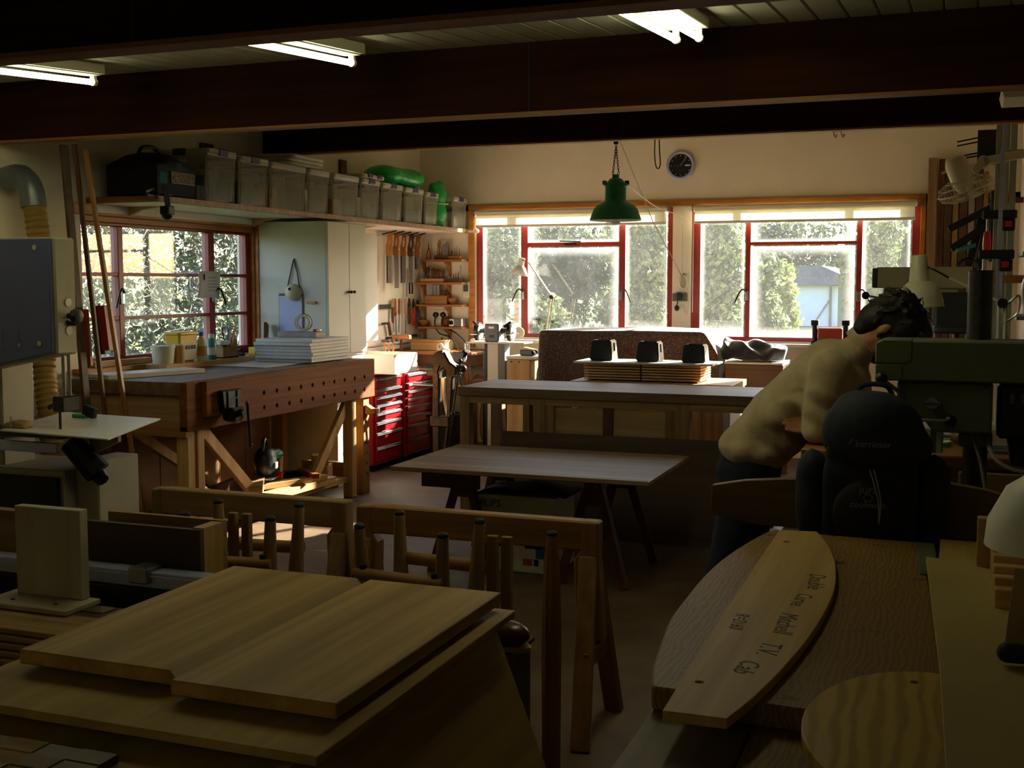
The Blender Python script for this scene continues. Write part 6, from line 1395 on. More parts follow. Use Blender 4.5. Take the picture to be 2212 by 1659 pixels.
t = thing('fibre_board', 'tapered tan fibreboard lying on the right of the elm slab', 'board', (0, 0, BT+0.063)); G().prism([(-0.054, 3.014), (-0.01, 2.142), (0.012, 1.45), (0.33, 1.45), (0.30, 2.2), (0.145, 2.52), (0.102, 2.958)], 0, 0.012, 'z').obj('plate', 'mdf', t, 0.001)
sheet('bench_ruler', 'dark green metal straightedge lying beside the elm slab', 'ruler', -0.075, 2.95, BT+0.044, -0.03, 3.31, BT+0.047, 'machine_green', rz=0.05)
sheet('small_ply_piece', 'small pale plywood piece at the far end of the bench', 'board', -0.025, 3.05, BT+0.001, 0.07, 3.36, BT+0.05, 'ply')
t = thing('slotted_rack', 'pale wooden comb block with slots along the right edge of the bench', 'rack', (0.06, 2.95, BT+0.001)); G().box(0, 0, 0, 0.14, 0.035, 0.19).obj('back', 'ply', t, 0.002)
for k in range(7): G().box(0.03, -0.022*(k+1)*2.4, 0, 0.14, -0.022*(k+1)*2.4+0.035, 0.185-0.012*k).obj('tooth', 'pine', t, 0.002)
t = thing('white_dome_lamp', 'glossy white domed shade at the right edge of the frame', 'lamp', (0.19, 2.38, BT+0.001)); s = G().lathe([(0.13, 0.25), (0.125, 0.30), (0.095, 0.36), (0.045, 0.395), (0.03, 0.40)], 28, cap=True).obj('shade', 'white_paint', t); G().rod((0.02, 0, 0), (0.02, 0, 0.27), 0.012).lathe([(0.08, 0), (0.08, 0.02), (0.02, 0.03)], 18).obj('stand', 'white_paint', t)
t = thing('yellow_folder', 'yellow card folder standing at the right edge', 'folder', (0.10, 2.30, BT+0.077)); G().prism([(0.0, 0), (0.14, 0), (0.14, 0.15), (0.012, 0.15)], 0, 0.006, 'y', Matrix.Rotation(0.1, 4, 'X')).obj('cover', 'mdf', t)
t = thing('dark_handle', 'dark rubber tool handle lying at the right edge on the fibreboard', 'tool', (0.10, 2.19, BT+0.0765)); G().rod((0.0, 0, 0.022), (0.16, 0.02, 0.022), 0.018, 0.020).ball((0, 0, 0.022), 0.018).obj('grip', 'rubber', t); G().rod((0.03, 0.03, 0.045), (0.16, 0.05, 0.05), 0.01).obj('red_shaft', 'red_paint', t)
# long curved plank on edge behind the backpack
pp = [(-0.70, 0.78), (-0.70, 0.872), (-0.60, 0.893), (-0.472, 0.906), (-0.25, 0.918), (-0.007, 0.920), (0.10, 0.905), (0.22, 0.872), (0.40, 0.82), (0.40, BT+0.002), (-0.55, BT+0.002)]
solo('curved_plank', 'long plank with a curved top edge standing behind the backpack', 'plank', G().prism(pp, 0, 0.035, 'y'), 'elm_x', (0, 3.60, 0), bev=0.002)
# ---------------------------------------------------------------- backpack
t = thing('backpack', 'dark navy backpack with side pockets standing on the bench', 'backpack', (-0.215, 3.47, BT+0.003))
fused(G().box(-0.125, -0.08, 0.0, 0.125, 0.08, 0.28).ball((0, 0, 0.28), (0.135, 0.10, 0.08)).box(-0.13, -0.095, 0.02, 0.13, -0.02, 0.22), 'main_bag', 'bag_navy', t, 0.012, 8)
fused(G().ball((0, -0.012, 0.315), (0.145, 0.115, 0.125)).ball((0.02, -0.02, 0.285), (0.15, 0.115, 0.075)).ball((-0.03, 0, 0.39), (0.08, 0.07, 0.05)), 'lid', 'bag_navy', t, 0.012, 5)
for s in (-1, 1):
    p_ = fused(G().ball((s*0.16, 0.0, 0.11), (0.055, 0.075, 0.13)).ball((s*0.165, 0.0, 0.18), (0.05, 0.065, 0.085)).box(s*0.16-0.035, -0.05, 0.0, s*0.16+0.035, 0.06, 0.12), 'side_pocket', 'bag_navy', t, 0.012, 5)
fused(G().ball((0, -0.095, 0.10), (0.105, 0.03, 0.10)), 'front_pocket', 'bag_black', t, 0.01, 2)
text('lettering', 'jura', 0.032, 'bag_print', t, (0.0, -0.127, 0.172), (PI/2, 0, 0)); G().tube([(0.012*math.cos(a), -0.127, 0.150+0.010*math.sin(a)) for a in [2*PI*i/14 for i in range(14)]], 0.0009, 4, True).obj('emblem', 'bag_print', t)
text('lettering', 'coolmesh', 0.025, 'bag_print', t, (0.0, -0.1275, 0.130), (PI/2, 0, 0)); text('lettering', 'karrimor', 0.026, 'bag_print', t, (0.01, -0.1335, 0.300), (R(92), 0, 0))
G().bar((-0.055, -0.13, 0.298), (-0.045, -0.13, 0.312), 0.01, 0.002).obj('logo_mark', 'bag_print', t)
G().tube(smooth_path([(0.0, -0.10, 0.225), (0.015, -0.130, 0.19), (0.028, -0.132, 0.14), (0.03, -0.130, 0.08)], 4), 0.002, 5).tube(smooth_path([(0.012, -0.10, 0.225), (0.024, -0.130, 0.19), (0.034, -0.132, 0.14), (0.03, -0.130, 0.08)], 4), 0.002, 5).obj('draw_cord', 'cord_grey', t)
G().tube(smooth_path([(-0.05, 0.03, 0.42), (-0.03, 0.03, 0.45), (0.03, 0.03, 0.45), (0.05, 0.03, 0.42)], 4), 0.008, 6).obj('grab_loop', 'bag_black', t)
# ---------------------------------------------------------------- drill press
t = thing('drill_press', 'olive green drill press with a long belt cover beside the man', 'drill press', (0, 3.85, 0))
G().prism([(-0.235, 1.20), (-0.235, 1.31), (-0.215, 1.322), (0.62, 1.322), (0.62, 1.195), (-0.235, 1.195)], 0, 0.22, 'y').obj('belt_cover', 'machine_green', t, 0.006)
G().prism([(-0.238, 1.248), (-0.238, 1.312), (-0.217, 1.325), (-0.127, 1.325), (-0.127, 1.26), (-0.145, 1.248)], -0.003, 0.10, 'y').obj('cover_cap', 'machine_green', t, 0.004)
G().prism([(-0.236, 1.197), (-0.236, 1.245), (-0.155, 1.245), (-0.155, 1.197)], -0.003, 0.1, 'y').obj('cover_cap', 'machine_green', t, 0.003)
G().prism([(-0.17, 1.194), (0.11, 1.194), (0.11, 1.035), (-0.06, 1.035), (-0.09, 1.075), (-0.17, 1.09)], 0.02, 0.20, 'y').obj('head', 'machine_green', t, 0.008)
for x, z in ((0.11, 1.185), (-0.14, 1.19)): G().rod((x-0.02, 0.018, z), (x-0.02, 0.012, z), 0.008).obj('bolt', 'black_iron', t)
G().rod((-0.065, 0.02, 1.13), (-0.065, -0.02, 1.13), 0.018).rod((-0.09, -0.02, 1.13), (-0.04, -0.02, 1.13), 0.006).obj('depth_lock', 'steel', t)
G().rod((-0.06, 0.12, 1.035), (-0.06, 0.12, 0.96), 0.03).obj('quill', 'steel', t)
for p, q in (((-0.12, 0.05, 1.12), (-0.215, -0.04, 1.205)), ((-0.10, 0.0, 1.075), (-0.01, -0.03, 1.078)), ((-0.12, 0.05, 1.10), (-0.16, -0.03, 0.98))):
    G().rod(p, q, 0.006).obj('feed_handle', 'steel', t); G().ball(q, 0.019).obj('handle_ball', 'black_plastic', t)
G().rod((0.066, 0.15, 0.80), (0.066, 0.15, 1.535), 0.037, n=24).obj('column', 'dark_steel', t); G().rod((0.066, 0.15, 1.535), (0.066, 0.15, 1.54), 0.039, n=24).obj('column_cap', 'black_plastic', t)
G().box(0.015, 0.09, 0.985, 0.115, 0.21, 1.03).obj('column_collar', 'machine_green', t, 0.006)
m_ = G().box(0.125, 0.05, 1.02, 0.33, 0.24, 1.19).obj('motor', 'black_iron', t, 0.01)
for k in range(5): G().box(0.16+k*0.03, 0.045, 1.13, 0.172+k*0.03, 0.05, 1.16).obj('vent', 'grey_paint', m_)
G().rod((0.23, 0.14, 1.02), (0.23, 0.14, 0.93), 0.075, 0.06, 18).obj('motor_end', 'black_iron', t)
G().box(-0.12, 0.0, 0.78, 0.25, 0.30, 0.80).obj('base_plate', 'machine_green', t)
G().tube(smooth_path([(0.09, 0.1, 1.03), (0.11, 0.02, 0.98), (0.14, -0.01, 0.95), (0.20, -0.02, 0.93), (0.30, 0.0, 0.93)], 5), 0.006, 6).obj('power_cable', 'cord_grey', t)
G().tube(smooth_path([(0.05, 0.1, 1.03), (0.08, 0.02, 0.95), (0.10, 0.0, 0.84)], 5), 0.005, 6).obj('switch_cable', 'cord_grey', t)
t = thing('drill_stand', 'low dark stand that the drill press stands on', 'stand', (0, 3.78, 0)); G().box(-0.20, 0, 0.735, 0.40, 0.36, 0.778).obj('top', 'walnut', t)
for x in (-0.18, 0.33):
    for y in (0.02, 0.29): G().box(x, y, 0, x+0.05, y+0.05, 0.735).obj('leg', 'walnut_z', t)
# ---------------------------------------------------------------- bench the man leans on
PB = 0.92
t = thing('drawing_bench', 'orange brown wooden bench that the man leans his elbows on', 'bench', (0, 0, 0))
G().box(-0.50, 4.18, PB-0.04, 0.43, 5.30, PB).obj('top', 'orange_wood', t, 0.004)
G().box(-0.46, 4.22, PB-0.16, 0.42, 4.25, PB-0.04).obj('apron', 'orange_wood', t)
for x in (-0.46, 0.36):
    for y in (4.22, 5.2): G().box(x, y, 0, x+0.06, y+0.06, PB-0.04).obj('leg', 'walnut_z', t)
G().box(0.02, 4.17, 0.77, 0.42, 4.215, 0.87).obj('drawer_front', 'pine', t, 0.003)
t = thing('paper_block', 'white block of drawing paper glowing in a patch of sun on the bench', 'paper', (-0.08, 4.62, PB+0.001), R(12)); G().box(-0.13, -0.10, 0, 0.10, 0.12, 0.03).obj('sheets', 'paper', t, 0.001); G().box(-0.13, -0.10, 0.031, 0.10, 0.12, 0.033).obj('cover', 'paper', t)
t = thing('tape_roll', 'green and white round tape lying beside the paper block', 'tape', (-0.045, 4.42, PB+0.001)); ring(G(), 0.022, 0.038, 0.018, 18, Matrix.Translation((0, 0, 0.009))).obj('roll', 'white_paint', t); ring(G(), 0.0385, 0.0395, 0.014, 18, Matrix.Translation((0, 0, 0.009))).obj('green_band', 'lamp_green', t)
t = thing('turned_tool', 'turned orange wooden grip lying near the drill column', 'tool', (0.05, 4.50, PB+0.026)); G().lathe([(0.012, -0.06), (0.024, -0.04), (0.025, 0.0), (0.018, 0.04), (0.008, 0.05)], 14, Matrix.Rotation(R(90), 4, 'Y')).obj('handle', 'orange_wood', t); G().rod((-0.12, 0, 0), (-0.05, 0, 0), 0.004).obj('shank', 'steel', t)
t = thing('grey_notebook', 'grey notebook with pens on it at the right of the bench', 'notebook', (0.20, 4.36, PB+0.001), R(-8)); G().box(-0.09, -0.08, 0, 0.11, 0.14, 0.012).obj('cover', 'grey_paint', t, 0.002)
for k in range(3): G().rod((-0.07, -0.06+0.02*k, 0.016), (0.08, -0.065+0.024*k, 0.016), 0.005).obj('pen', ['bright_steel', 'ink', 'steel'][k], t)
# ---------------------------------------------------------------- large anglepoise over the bench
t = thing('bench_lamp', 'cream domed anglepoise lamp over the bench beside the man', 'lamp', (0.165, 5.02, PB+0.001))
anglepoise(t, (0.0, 0, 0.10), (0.0, 0, 0.50), (-0.20, 0, 0.60),
           Matrix.Translation((-0.305, 0, 0.482)) @ Matrix.Rotation(R(-3), 4, 'Y'), [(0.093, 0.0), (0.089, 0.006), (0.088, 0.025), (0.080, 0.058), (0.064, 0.086), (0.046, 0.102), (0.041, 0.104), (0.030, 0.205), (0.027, 0.21)], ('cream_metal', 'cream_metal'))
G().tube(smooth_path([(0.02, 0, 0.50), (0.06, 0, 0.53), (0.055, 0, 0.46), (0.0, 0, 0.42)], 5), 0.005, 6).obj('cable_loop', 'steel', t)
# ---------------------------------------------------------------- second drill press, cream, behind the man
t = thing('cream_drill_press', 'cream drill press with a boxy head behind the man by the window', 'drill press', (0, 7.0, 0))
G().prism([(-0.455, 1.472), (-0.455, 1.575), (-0.43, 1.59), (0.07, 1.59), (0.07, 1.472)], 0, 0.24, 'y').obj('belt_cover', 'machine_cream', t, 0.006)
G().box(-0.46, -0.004, 1.475, -0.43, 0.244, 1.585).obj('end_cap', 'grey_dark', t, 0.004)
G().box(-0.40, 0.02, 1.36, 0.0, 0.22, 1.472).obj('head', 'machine_cream', t, 0.008)
G().rod((-0.15, 0.1, 0.0), (-0.15, 0.1, 1.36), 0.035, n=18).obj('column', 'steel', t); G().rod((-0.30, 0.1, 1.36), (-0.30, 0.1, 1.28), 0.03).obj('quill', 'steel', t)
for q in ((-0.49, -0.05, 1.43), (-0.38, -0.07, 1.30), (-0.46, -0.06, 1.35)): G().rod((-0.34, 0.02, 1.40), q, 0.007).obj('feed_handle', 'steel', t); G().ball(q, 0.022).obj('handle_ball', 'black_plastic', t)
G().box(-0.35, -0.05, 0, 0.05, 0.30, 0.04).obj('base', 'machine_cream', t, 0.005); G().box(-0.42, -0.05, 0.98, -0.08, 0.22, 1.0).obj('table', 'dark_steel', t)
t = thing('office_chair', 'dark seat of a grey office chair behind the man', 'chair', (0.0, 6.7, 0)); G().prism(rrect(0.24, 0.30, 0.05), 1.235, 1.275, 'z').obj('seat', 'grey_dark', t, 0.01); G().rod((0, 0, 0.05), (0, 0, 1.235), 0.02).obj('post', 'dark_steel', t); G().box(-0.12, 0.13, 1.25, 0.12, 0.16, 1.45).obj('backrest', 'grey_dark', t, 0.02); G().lathe([(0.2, 0), (0.2, 0.03), (0.03, 0.05)], 16).obj('base', 'grey_dark', t)
# ---------------------------------------------------------------- boards standing in the back right corner
BC = [(-0.252, 0.070, 2.50, 'weathered_z', 'dark grey brown board leftmost in the back right corner'), (-0.172, 0.045, 2.49, 'walnut_z', 'reddish brown board second in the back right corner'), (-0.118, 0.05, 2.47, 'dark_ply', 'dark board third in the back right corner'),
      (-0.058, 0.04, 2.46, 'weathered_z', 'pale narrow board fourth in the back right corner'), (-0.010, 0.06, 2.45, 'dark_ply', 'dark wide board fifth in the back right corner'), (0.058, 0.045, 2.44, 'grey_board', 'grey board sixth in the back right corner'), (0.112, 0.05, 2.40, 'dark_ply', 'dark board seventh, behind the black clamps'), (0.172, 0.03, 2.38, 'beech_z', 'slim yellow board nearest the right wall')]
for x, w, h, mm, lab in BC: sheet('standing_board', lab, 'board', x, YB-0.10, 0.001, x+w, YB-0.035, h, mm, 'boards standing in the back right corner')
# ---------------------------------------------------------------- wall fan
t = thing('wall_fan', 'cream wall fan tilted down with a wire guard at upper right', 'fan', (0.02, 7.8, 2.075))
ax = Matrix.Rotation(R(-19), 4, 'Y') @ Matrix.Rotation(R(12), 4, 'X')
for r_, z_ in ((0.165, 0.0), (0.15, -0.035), (0.10, -0.055), (0.05, -0.062), (0.15, 0.035), (0.10, 0.06)):
    G().tube([tuple(ax @ Vector((r_*math.cos(a), r_*math.sin(a), z_))) for a in [2*PI*i/28 for i in range(28)]], 0.0025 if r_ < 0.16 else 0.005, 5, True).obj('guard_ring', 'cream_metal', t)
for k in range(44):
    a = 2*PI*k/44; G().tube([tuple(ax @ Vector((r_*math.cos(a), r_*math.sin(a), z_))) for r_, z_ in ((0.03, -0.063), (0.10, -0.055), (0.15, -0.035), (0.165, 0.0), (0.15, 0.035), (0.10, 0.06), (0.05, 0.065))], 0.0013, 4).obj('guard_wire', 'cream_metal', t)
for k in range(3):
    Mb = ax @ Matrix.Rotation(2*PI*k/3, 4, 'Z') @ Matrix.Rotation(R(20), 4, 'X'); G().prism([(0.02, -0.03), (0.13, -0.055), (0.145, 0.0), (0.12, 0.045), (0.02, 0.02)], -0.002, 0.002, 'z', Mb).obj('blade', 'cream_metal', t)
G().lathe([(0.035, -0.02), (0.06, 0.03), (0.065, 0.06), (0.07, 0.16), (0.055, 0.205), (0.02, 0.215)], 20, ax).obj('motor', 'cream_metal', t)
G().rod(tuple(ax @ Vector((-0.07, 0, 0.14))), tuple(ax @ Vector((-0.10, 0, 0.14))), 0.008).obj('oscillation_knob', 'cream_metal', t)
G().bar((0.05, 0, 0.10), (0.10, 0, 0.16), 0.04, 0.04).rod((0.10, -0.03, 0.165), (0.10, 0.03, 0.165), 0.035, n=18).obj('hinge', 'cream_metal', t)
G().bar((0.10, 0, 0.165), (0.38, 0, 0.21), 0.06, 0.05).obj('arm', 'cream_metal', t, 0.006); G().box(0.375, -0.06, 0.06, 0.418, 0.06, 0.27).obj('wall_plate', 'grey_dark', t, 0.006)
# ---------------------------------------------------------------- bar clamps on the right wall
def bar_clamp(lab, x, y, ztop, zhead, dx=0.0):
    t = thing('bar_clamp', lab, 'clamp', (x, y, 0), 0, 'parallel clamps hung on the right wall')
    G().box(-0.012, -0.005, zhead-0.75, 0.012, 0.005, ztop).obj('bar', 'aluminium', t)
    G().box(-0.115, -0.02, zhead-0.055, 0.085, 0.02, zhead).obj('jaw', 'black_plastic', t, 0.006); G().box(0.0, -0.022, zhead-0.13, 0.075, 0.022, zhead-0.056).obj('jaw_foot', 'black_plastic', t, 0.008)
    G().box(0.015, -0.024, zhead-0.105, 0.055, -0.022, zhead-0.07).obj('maker_label', 'red_plastic', t)
    G().rod((-0.085, 0, zhead-0.055), (-0.085, 0, zhead-0.13), 0.008).obj('spindle', 'steel', t); G().lathe([(0.012, 0), (0.022, 0.03), (0.025, 0.10), (0.020, 0.17), (0.012, 0.18)], 14, Matrix.Translation((-0.085, 0, zhead-0.31))).obj('grip', 'red_plastic', t)
bar_clamp('upper black parallel clamp with a red grip on the right wall', 0.245, 8.0, 2.50, 1.955)
bar_clamp('lower black parallel clamp with a red grip on the right wall', 0.225, 7.7, 2.30, 1.70)
for k, (x, h) in enumerate(((0.222, 2.60), (0.266, 2.61), (0.310, 2.60))):
    solo('steel_bar', ['grey green steel bar hanging left of the upper red clamp', 'grey green steel bar hanging in the middle above the clamps', 'grey green steel bar hanging closest to the right wall'][k], 'bar', G().box(-0.020, -0.012, 0.9, 0.020, 0.012, h), 'bar_grey', (x, 8.35, 0), 0, 'steel bars hung by the right wall', 0.002)
t = thing('clamp_rack', 'wooden rail on the right wall that clamps and bars hang on', 'rack', (0.10, 8.1, 1.5)); G().box(0.03, 0, 0, 0.339, 0.03, 0.05).obj('rail', 'orange_wood', t); G().box(0.09, 0.03, 0, 0.12, 0.1, 0.05).obj('spacer', 'orange_wood', t)
t = thing('black_clamp_bunch', 'bunch of black and teal one handed clamps in front of the standing boards', 'clamp', (0.08, 9.0, 1.60))
for k, (a, b_) in enumerate((((0.10, 0, 0.42), (-0.16, 0, 0.28)), ((0.09, 0, 0.30), (-0.14, 0, 0.14)), ((0.12, 0.02, 0.45), (0.05, 0.02, 0.0)), ((0.06, 0.02, 0.36), (-0.02, 0.02, 0.02)))):
    G().bar(a, b_, 0.03, 0.05).obj('clamp_arm', 'black_plastic', t, 0.006)
G().bar((0.03, -0.02, 0.17), (-0.10, -0.02, 0.13), 0.025, 0.03).obj('teal_grip', 'teal_plastic', t, 0.006); G().tube([(-0.02+0.07*math.cos(a), 0, 0.0+0.07*math.sin(a)) for a in [2*PI*i/18 for i in range(18)]], 0.012, 6, True).obj('ring_handle', 'black_plastic', t); G().rod((0.13, 0.0, 0.05), (0.13, 0.0, 0.55), 0.02).obj('hanger_post', 'black_plastic', t); G().box(0.10, 0.0, 0.46, 0.33, 0.03, 0.50).obj('wall_arm', 'walnut', t)
t = thing('black_pin_rack', 'black rack with long pegs high on the right wall', 'rack', (0.14, 9.3, 2.36)); G().box(-0.04, 0, 0, 0.09, 0.05, 0.25).obj('post', 'black_iron', t, 0.004); G().box(0.09, 0.0, 0.06, 0.298, 0.04, 0.10).obj('wall_arm', 'black_iron', t)
for z in (0.20, 0.17, 0.09, 0.07): G().rod((-0.02, 0.02, z), (-0.18, 0.0, z-0.03), 0.006).obj('peg', 'black_iron', t)
t = thing('side_shelf', 'grey shelf with a dark jacket shape on the right wall', 'shelf', (0.30, 7.2, 1.30)); G().box(0, -0.3, 0, 0.138, 0.3, 0.02).obj('board', 'grey_paint', t); G().box(0.02, -0.3, 0.35, 0.138, 0.3, 0.37).obj('board', 'grey_paint', t); G().box(0.10, -0.3, -0.05, 0.138, -0.27, 0.40).obj('upright', 'grey_paint', t)
t = thing('tool_pouch', 'dark leather tool pouch on the side shelf by the right wall', 'pouch', (0.365, 7.05, 1.321)); fused(G().ball((0, 0, 0.12), (0.045, 0.08, 0.12)).box(-0.03, -0.06, 0, 0.03, 0.06, 0.1), 'body', 'leather', t, 0.012, 3); G().bar((-0.0, 0, 0.20), (0.0, 0, 0.26), 0.02, 0.03).obj('loop', 'leather', t)
# ---------------------------------------------------------------- the man leaning on the bench
t = thing('person', 'man in a cream sweater and dark jeans leaning forward on the bench', 'person', (0, 0, 0))
Y0 = 4.52
def V(x, y, z): return Vector((x, Y0+y, z))
hipL, hipR = V(-0.70, 0.09, 0.865), V(-0.71, -0.09, 0.865)
knL, knR = V(-0.75, 0.11, 0.47), V(-0.79, -0.10, 0.47)
anL, anR = V(-0.82, 0.12, 0.09), V(-0.88, -0.10, 0.09)
shL, shR = V(-0.40, 0.17, 1.19), V(-0.42, -0.17, 1.19)
elL, elR = V(-0.33, 0.20, 0.982), V(-0.46, -0.19, 0.980)
wrL, wrR = V(-0.435, -0.135, 0.985), V(-0.23, -0.12, 0.968)
hc = V(-0.235, 0, 1.330); fu = Vector((0.86, 0, 0.51)); ff = Vector((0.51, 0, -0.86)); fs = Vector((0, -1, 0))
HM = Matrix((( ff.x, fs.x, fu.x, hc.x), (ff.y, fs.y, fu.y, hc.y), (ff.z, fs.z, fu.z, hc.z), (0, 0, 0, 1)))   # head frame: x face, y right side, z crown
g = G()
sp = [V(-0.70, 0, 0.89), V(-0.62, 0, 0.99), V(-0.53, 0, 1.08), V(-0.44, 0, 1.17)]
def torso(g, k, lat, n=16):
    for p, q in zip(sp[:-1], sp[1:]):
        for f_ in (0, 0.5, 1):
            c = p.lerp(q, f_); g.ball((c.x, c.y, c.z), (k, lat, k), n, 10)
torso(g, 0.095, 0.15)
for a, b_, r0, r1 in ((hipL, knL, 0.075, 0.052), (hipR, knR, 0.075, 0.052), (knL, anL, 0.05, 0.036), (knR, anR, 0.05, 0.036),
                      (shL, elL, 0.048, 0.036), (shR, elR, 0.048, 0.036), (elL, wrL, 0.036, 0.026), (elR, wrR, 0.036, 0.026), (sp[3], V(-0.33, 0, 1.265), 0.075, 0.06), (V(-0.35, 0, 1.25), V(-0.275, 0, 1.305), 0.058, 0.056)):
    g.cone_limb(a, b_, r0, r1)
for an in (anL, anR): g.cone_limb(an, an+Vector((0.14, -0.01, -0.05)), 0.034, 0.028)
# skull, jaw, nose, brow, ears, chin
g.ball((0.0, 0, 0.015), (0.092, 0.074, 0.105), 18, 12, HM).ball((0.035, 0, -0.055), (0.058, 0.056, 0.062), 16, 10, HM).ball((0.066, 0, -0.092), (0.026, 0.030, 0.024), 12, 8, HM)
g.ball((0.098, 0, -0.022), (0.020, 0.013, 0.014), 10, 8, HM).ball((0.092, 0, 0.0), (0.012, 0.010, 0.03), 10, 8, HM).ball((0.078, 0, 0.028), (0.018, 0.05, 0.014), 12, 8, HM).ball((0.082, 0, -0.055), (0.016, 0.024, 0.010), 10, 8, HM)
for s in (-1, 1): g.ball((-0.008, s*0.074, -0.004), (0.018, 0.012, 0.029), 10, 8, HM).ball((0.066, s*0.032, -0.02), (0.022, 0.02, 0.02), 10, 8, HM)
def hand(g, wrist, d, up, side, curl):
    """palm and five fingers; d = pointing direction, side = towards the thumb"""
    d = d.normalized(); up = up.normalized(); side = side.normalized()
    pc = wrist + d*0.045
    for a in (-0.03, -0.01, 0.01, 0.03): g.cone_limb(wrist + side*a*0.6, wrist + d*0.085 + side*a, 0.015, 0.012, 8)
    for k, (a, L_) in enumerate(((0.033, 0.068), (0.011, 0.078), (-0.011, 0.072), (-0.032, 0.056))):
        p = wrist + d*0.088 + side*a; dd = d.copy()
        for j in range(3):
            dd = (dd - up*curl*(0.5+0.3*j)).normalized(); q_ = p + dd*L_*(0.45, 0.32, 0.23)[j]
            g.cone_limb(p, q_, 0.0095-0.001*j, 0.0088-0.001*j, 8); p = q_
    p = wrist + d*0.03 + side*0.028; dd = (d*0.6 + side*0.8).normalized()
    for j in range(2): q_ = p + dd*0.036; g.cone_limb(p, q_, 0.0115, 0.0095, 8); p = q_; dd = (dd + d*0.6 - up*0.3).normalized()
hand(g, wrL, Vector((-0.95, -0.22, 0.02)), Vector((-0.1, -0.85, 0.5)), Vector((0.05, 0.4, 0.9)), -0.25)
hand(g, wrR, Vector((0.97, 0.15, -0.06)), Vector((0, 0, 1)), Vector((0, 1, 0.2)), 0.35)
body = fused(g, 'body', 'skin', t, 0.007, 3)
# eyes closed over the work: lids, lips and brows as small shapes on the face
for s in (-1, 1):
    G().ball((0.083, s*0.031, 0.0), (0.008, 0.015, 0.005), 10, 6, HM).obj('eye', 'ink', t); G().ball((0.090, s*0.032, 0.027), (0.008, 0.022, 0.006), 10, 6, HM).obj('eyebrow', 'hair', t)
G().ball((0.095, 0, -0.055), (0.006, 0.022, 0.005), 10, 6, HM).obj('lips', 'leather', t)
# hair: dark, tousled, falling over the brow
g = G(); g.ball((-0.022, 0, 0.035), (0.095, 0.083, 0.105), 18, 12, HM).ball((-0.055, 0, -0.01), (0.065, 0.075, 0.085), 16, 10, HM).ball((0.06, 0, 0.085), (0.055, 0.066, 0.05), 14, 10, HM).ball((-0.05, 0, -0.065), (0.042, 0.058, 0.045), 14, 10, HM)
for s in (-1, 1): g.ball((0.025, s*0.066, 0.05), (0.045, 0.02, 0.05), 12, 8, HM).ball((0.038, s*0.072, -0.008), (0.016, 0.010, 0.04), 10, 8, HM)
q = random.Random(21)
def strand(g, th, el, L_, r, lift):
    n_ = Vector((math.cos(th)*math.cos(el), math.sin(th)*math.cos(el), math.sin(el)))
    p = Vector((-0.022+0.090*n_.x, 0.078*n_.y, 0.035+0.098*n_.z))
    flow = Vector((0.5*n_.x+q.uniform(-0.5, 0.5), 0.4*n_.y+q.uniform(-0.5, 0.5), -0.9)); tg = (flow - n_*flow.dot(n_)).normalized()
    a_ = p + (tg*0.5 + n_*lift)*L_; b_ = p + (tg*1.0 + n_*lift*1.3 + Vector((q.uniform(-.3, .3), q.uniform(-.3, .3), 0))*0.4)*L_
    g.tube([HM @ p, HM @ a_, HM @ b_], [r, r*0.8, r*0.3], 6)
for k in range(170):
    th = q.uniform(0, 2*PI); el = q.uniform(-0.45, 1.35)
    if math.cos(th)*math.cos(el) > 0.6 and el < 0.6: continue
    strand(g, th, el, q.uniform(0.03, 0.05), 0.010, q.uniform(0.08, 0.32))
for k in range(16):
    y_ = -0.06+0.12*k/15; p = Vector((0.07, y_, 0.10)); m_ = p + Vector((0.035, 0.005*q.uniform(-1, 1), -0.02)); e = m_ + Vector((0.015+0.01*q.random(), 0.01*q.uniform(-1, 1), -0.045-0.02*q.random())); g.tube([HM @ p, HM @ m_, HM @ e], [0.015, 0.012, 0.004], 6)
hair = fused(g, 'hair', 'hair', t, 0.0055, 2)
g = G()
for k in range(60): strand(g, q.uniform(0, 2*PI), q.uniform(-0.2, 1.4), q.uniform(0.04, 0.06), 0.0022, q.uniform(0.2, 0.5))
o = g.obj('loose_strands', 'hair', t); o['kind'] = 'stuff'
G().ball((0.052, 0, -0.082), (0.045, 0.050, 0.034), 14, 10, HM).obj('stubble', 'hair', t)
# sweater
g = G(); torso(g, 0.125, 0.185)
g.ball((sp[0].x-0.03, Y0, sp[0].z-0.005), (0.115, 0.18, 0.095)).ball((-0.735, Y0, 0.875), (0.108, 0.198, 0.08)).ball((-0.665, Y0, 0.865), (0.10, 0.19, 0.07)).ball((-0.60, Y0, 0.93), (0.10, 0.16, 0.085)).ball((-0.36, Y0, 1.235), (0.075, 0.10, 0.065)).ball((-0.40, Y0, 1.13), (0.11, 0.16, 0.12)).ball((-0.47, Y0, 1.03), (0.11, 0.15, 0.10))
for a, b_, r0, r1 in ((shL, elL, 0.075, 0.060), (shR, elR, 0.080, 0.062), (elL, elL.lerp(wrL, 0.85), 0.056, 0.042), (elR, elR.lerp(wrR, 0.88), 0.060, 0.042)): g.cone_limb(a, b_, r0, r1, 14)
sw = fused(g, 'sweater', 'sweater', t, 0.011, 7)
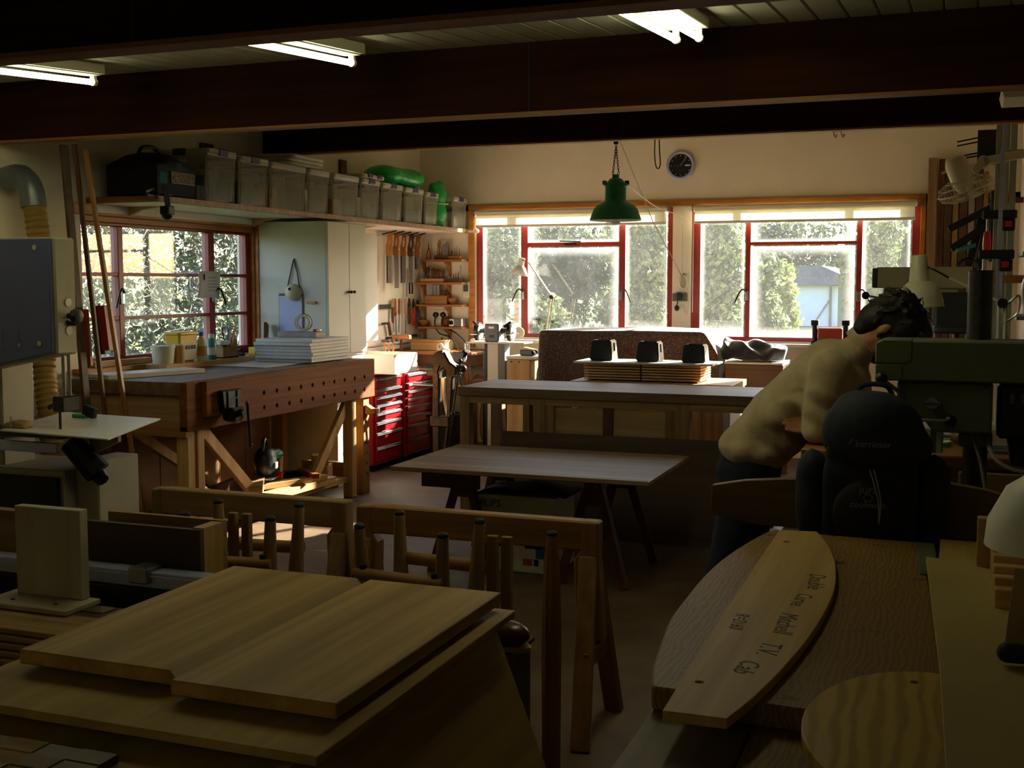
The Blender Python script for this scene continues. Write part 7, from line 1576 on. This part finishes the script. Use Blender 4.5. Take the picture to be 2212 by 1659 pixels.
def knit(c):
    f1 = (0.006*math.sin(38*(c.z-0.5*c.x)+6*c.y)+0.007*math.sin(26*(c.x+0.8*c.z)+15*c.y+1.5*math.sin(9*c.z)))*max(0, min(1, (1.20-c.z)/0.2))
    if (Vector((c.x, c.y, c.z))-elR).length < 0.16: f1 += 0.006*math.sin(70*c.z+30*c.x)
    d_ = Vector((c.x, c.y-Y0, c.z)) - Vector((-0.52, 0, 1.06)); d_.normalize(); return c + d_*f1
ruffle(sw, knit)
# ribbed neck band and cuffs
nb = Matrix.Translation(V(-0.325, 0, 1.272)) @ Vector((0.72, 0, 0.62)).to_track_quat('Z', 'Y').to_matrix().to_4x4()
ring(G(), 0.060, 0.074, 0.03, 24, nb).obj('neck_band', 'sweater', t)
for e_, w_ in ((elL, wrL), (elR, wrR)):
    c = e_.lerp(w_, 0.9); Mc = Matrix.Translation(c) @ (w_-e_).to_track_quat('Z', 'Y').to_matrix().to_4x4(); ring(G(), 0.030, 0.042, 0.04, 18, Mc).obj('cuff', 'sweater', t)
hm_ = Matrix.Translation(V(-0.765, 0, 0.845)) @ Vector((-0.75, 0, -0.66)).to_track_quat('Z', 'Y').to_matrix().to_4x4()
# jeans
g = G().ball((-0.72, Y0, 0.82), (0.105, 0.16, 0.09), 18, 12).ball((-0.765, Y0-0.07, 0.79), (0.085, 0.09, 0.085)).ball((-0.755, Y0+0.07, 0.79), (0.085, 0.09, 0.085))
for a, b_, c in ((hipL, knL, anL), (hipR, knR, anR)): g.cone_limb(a.lerp(b_, 0.16), b_, 0.092, 0.072, 14); g.cone_limb(b_, c, 0.072, 0.058, 14)
jn = fused(g, 'jeans', 'denim', t, 0.012, 5)
for an in (anL, anR):
    s_ = fused(G().ball((an.x+0.03, an.y, 0.055), (0.09, 0.045, 0.05)).ball((an.x+0.12, an.y-0.01, 0.045), (0.075, 0.046, 0.034)).ball((an.x-0.03, an.y, 0.06), (0.05, 0.042, 0.055)), 'shoe', 'rubber', t, 0.009, 3)
    G().prism([(an.x+0.055+0.145*math.cos(a), an.y-0.005+0.048*math.sin(a)) for a in [2*PI*i/22 for i in range(22)]], 0.001, 0.018, 'z').obj('sole', 'grey_dark', s_, 0.003)
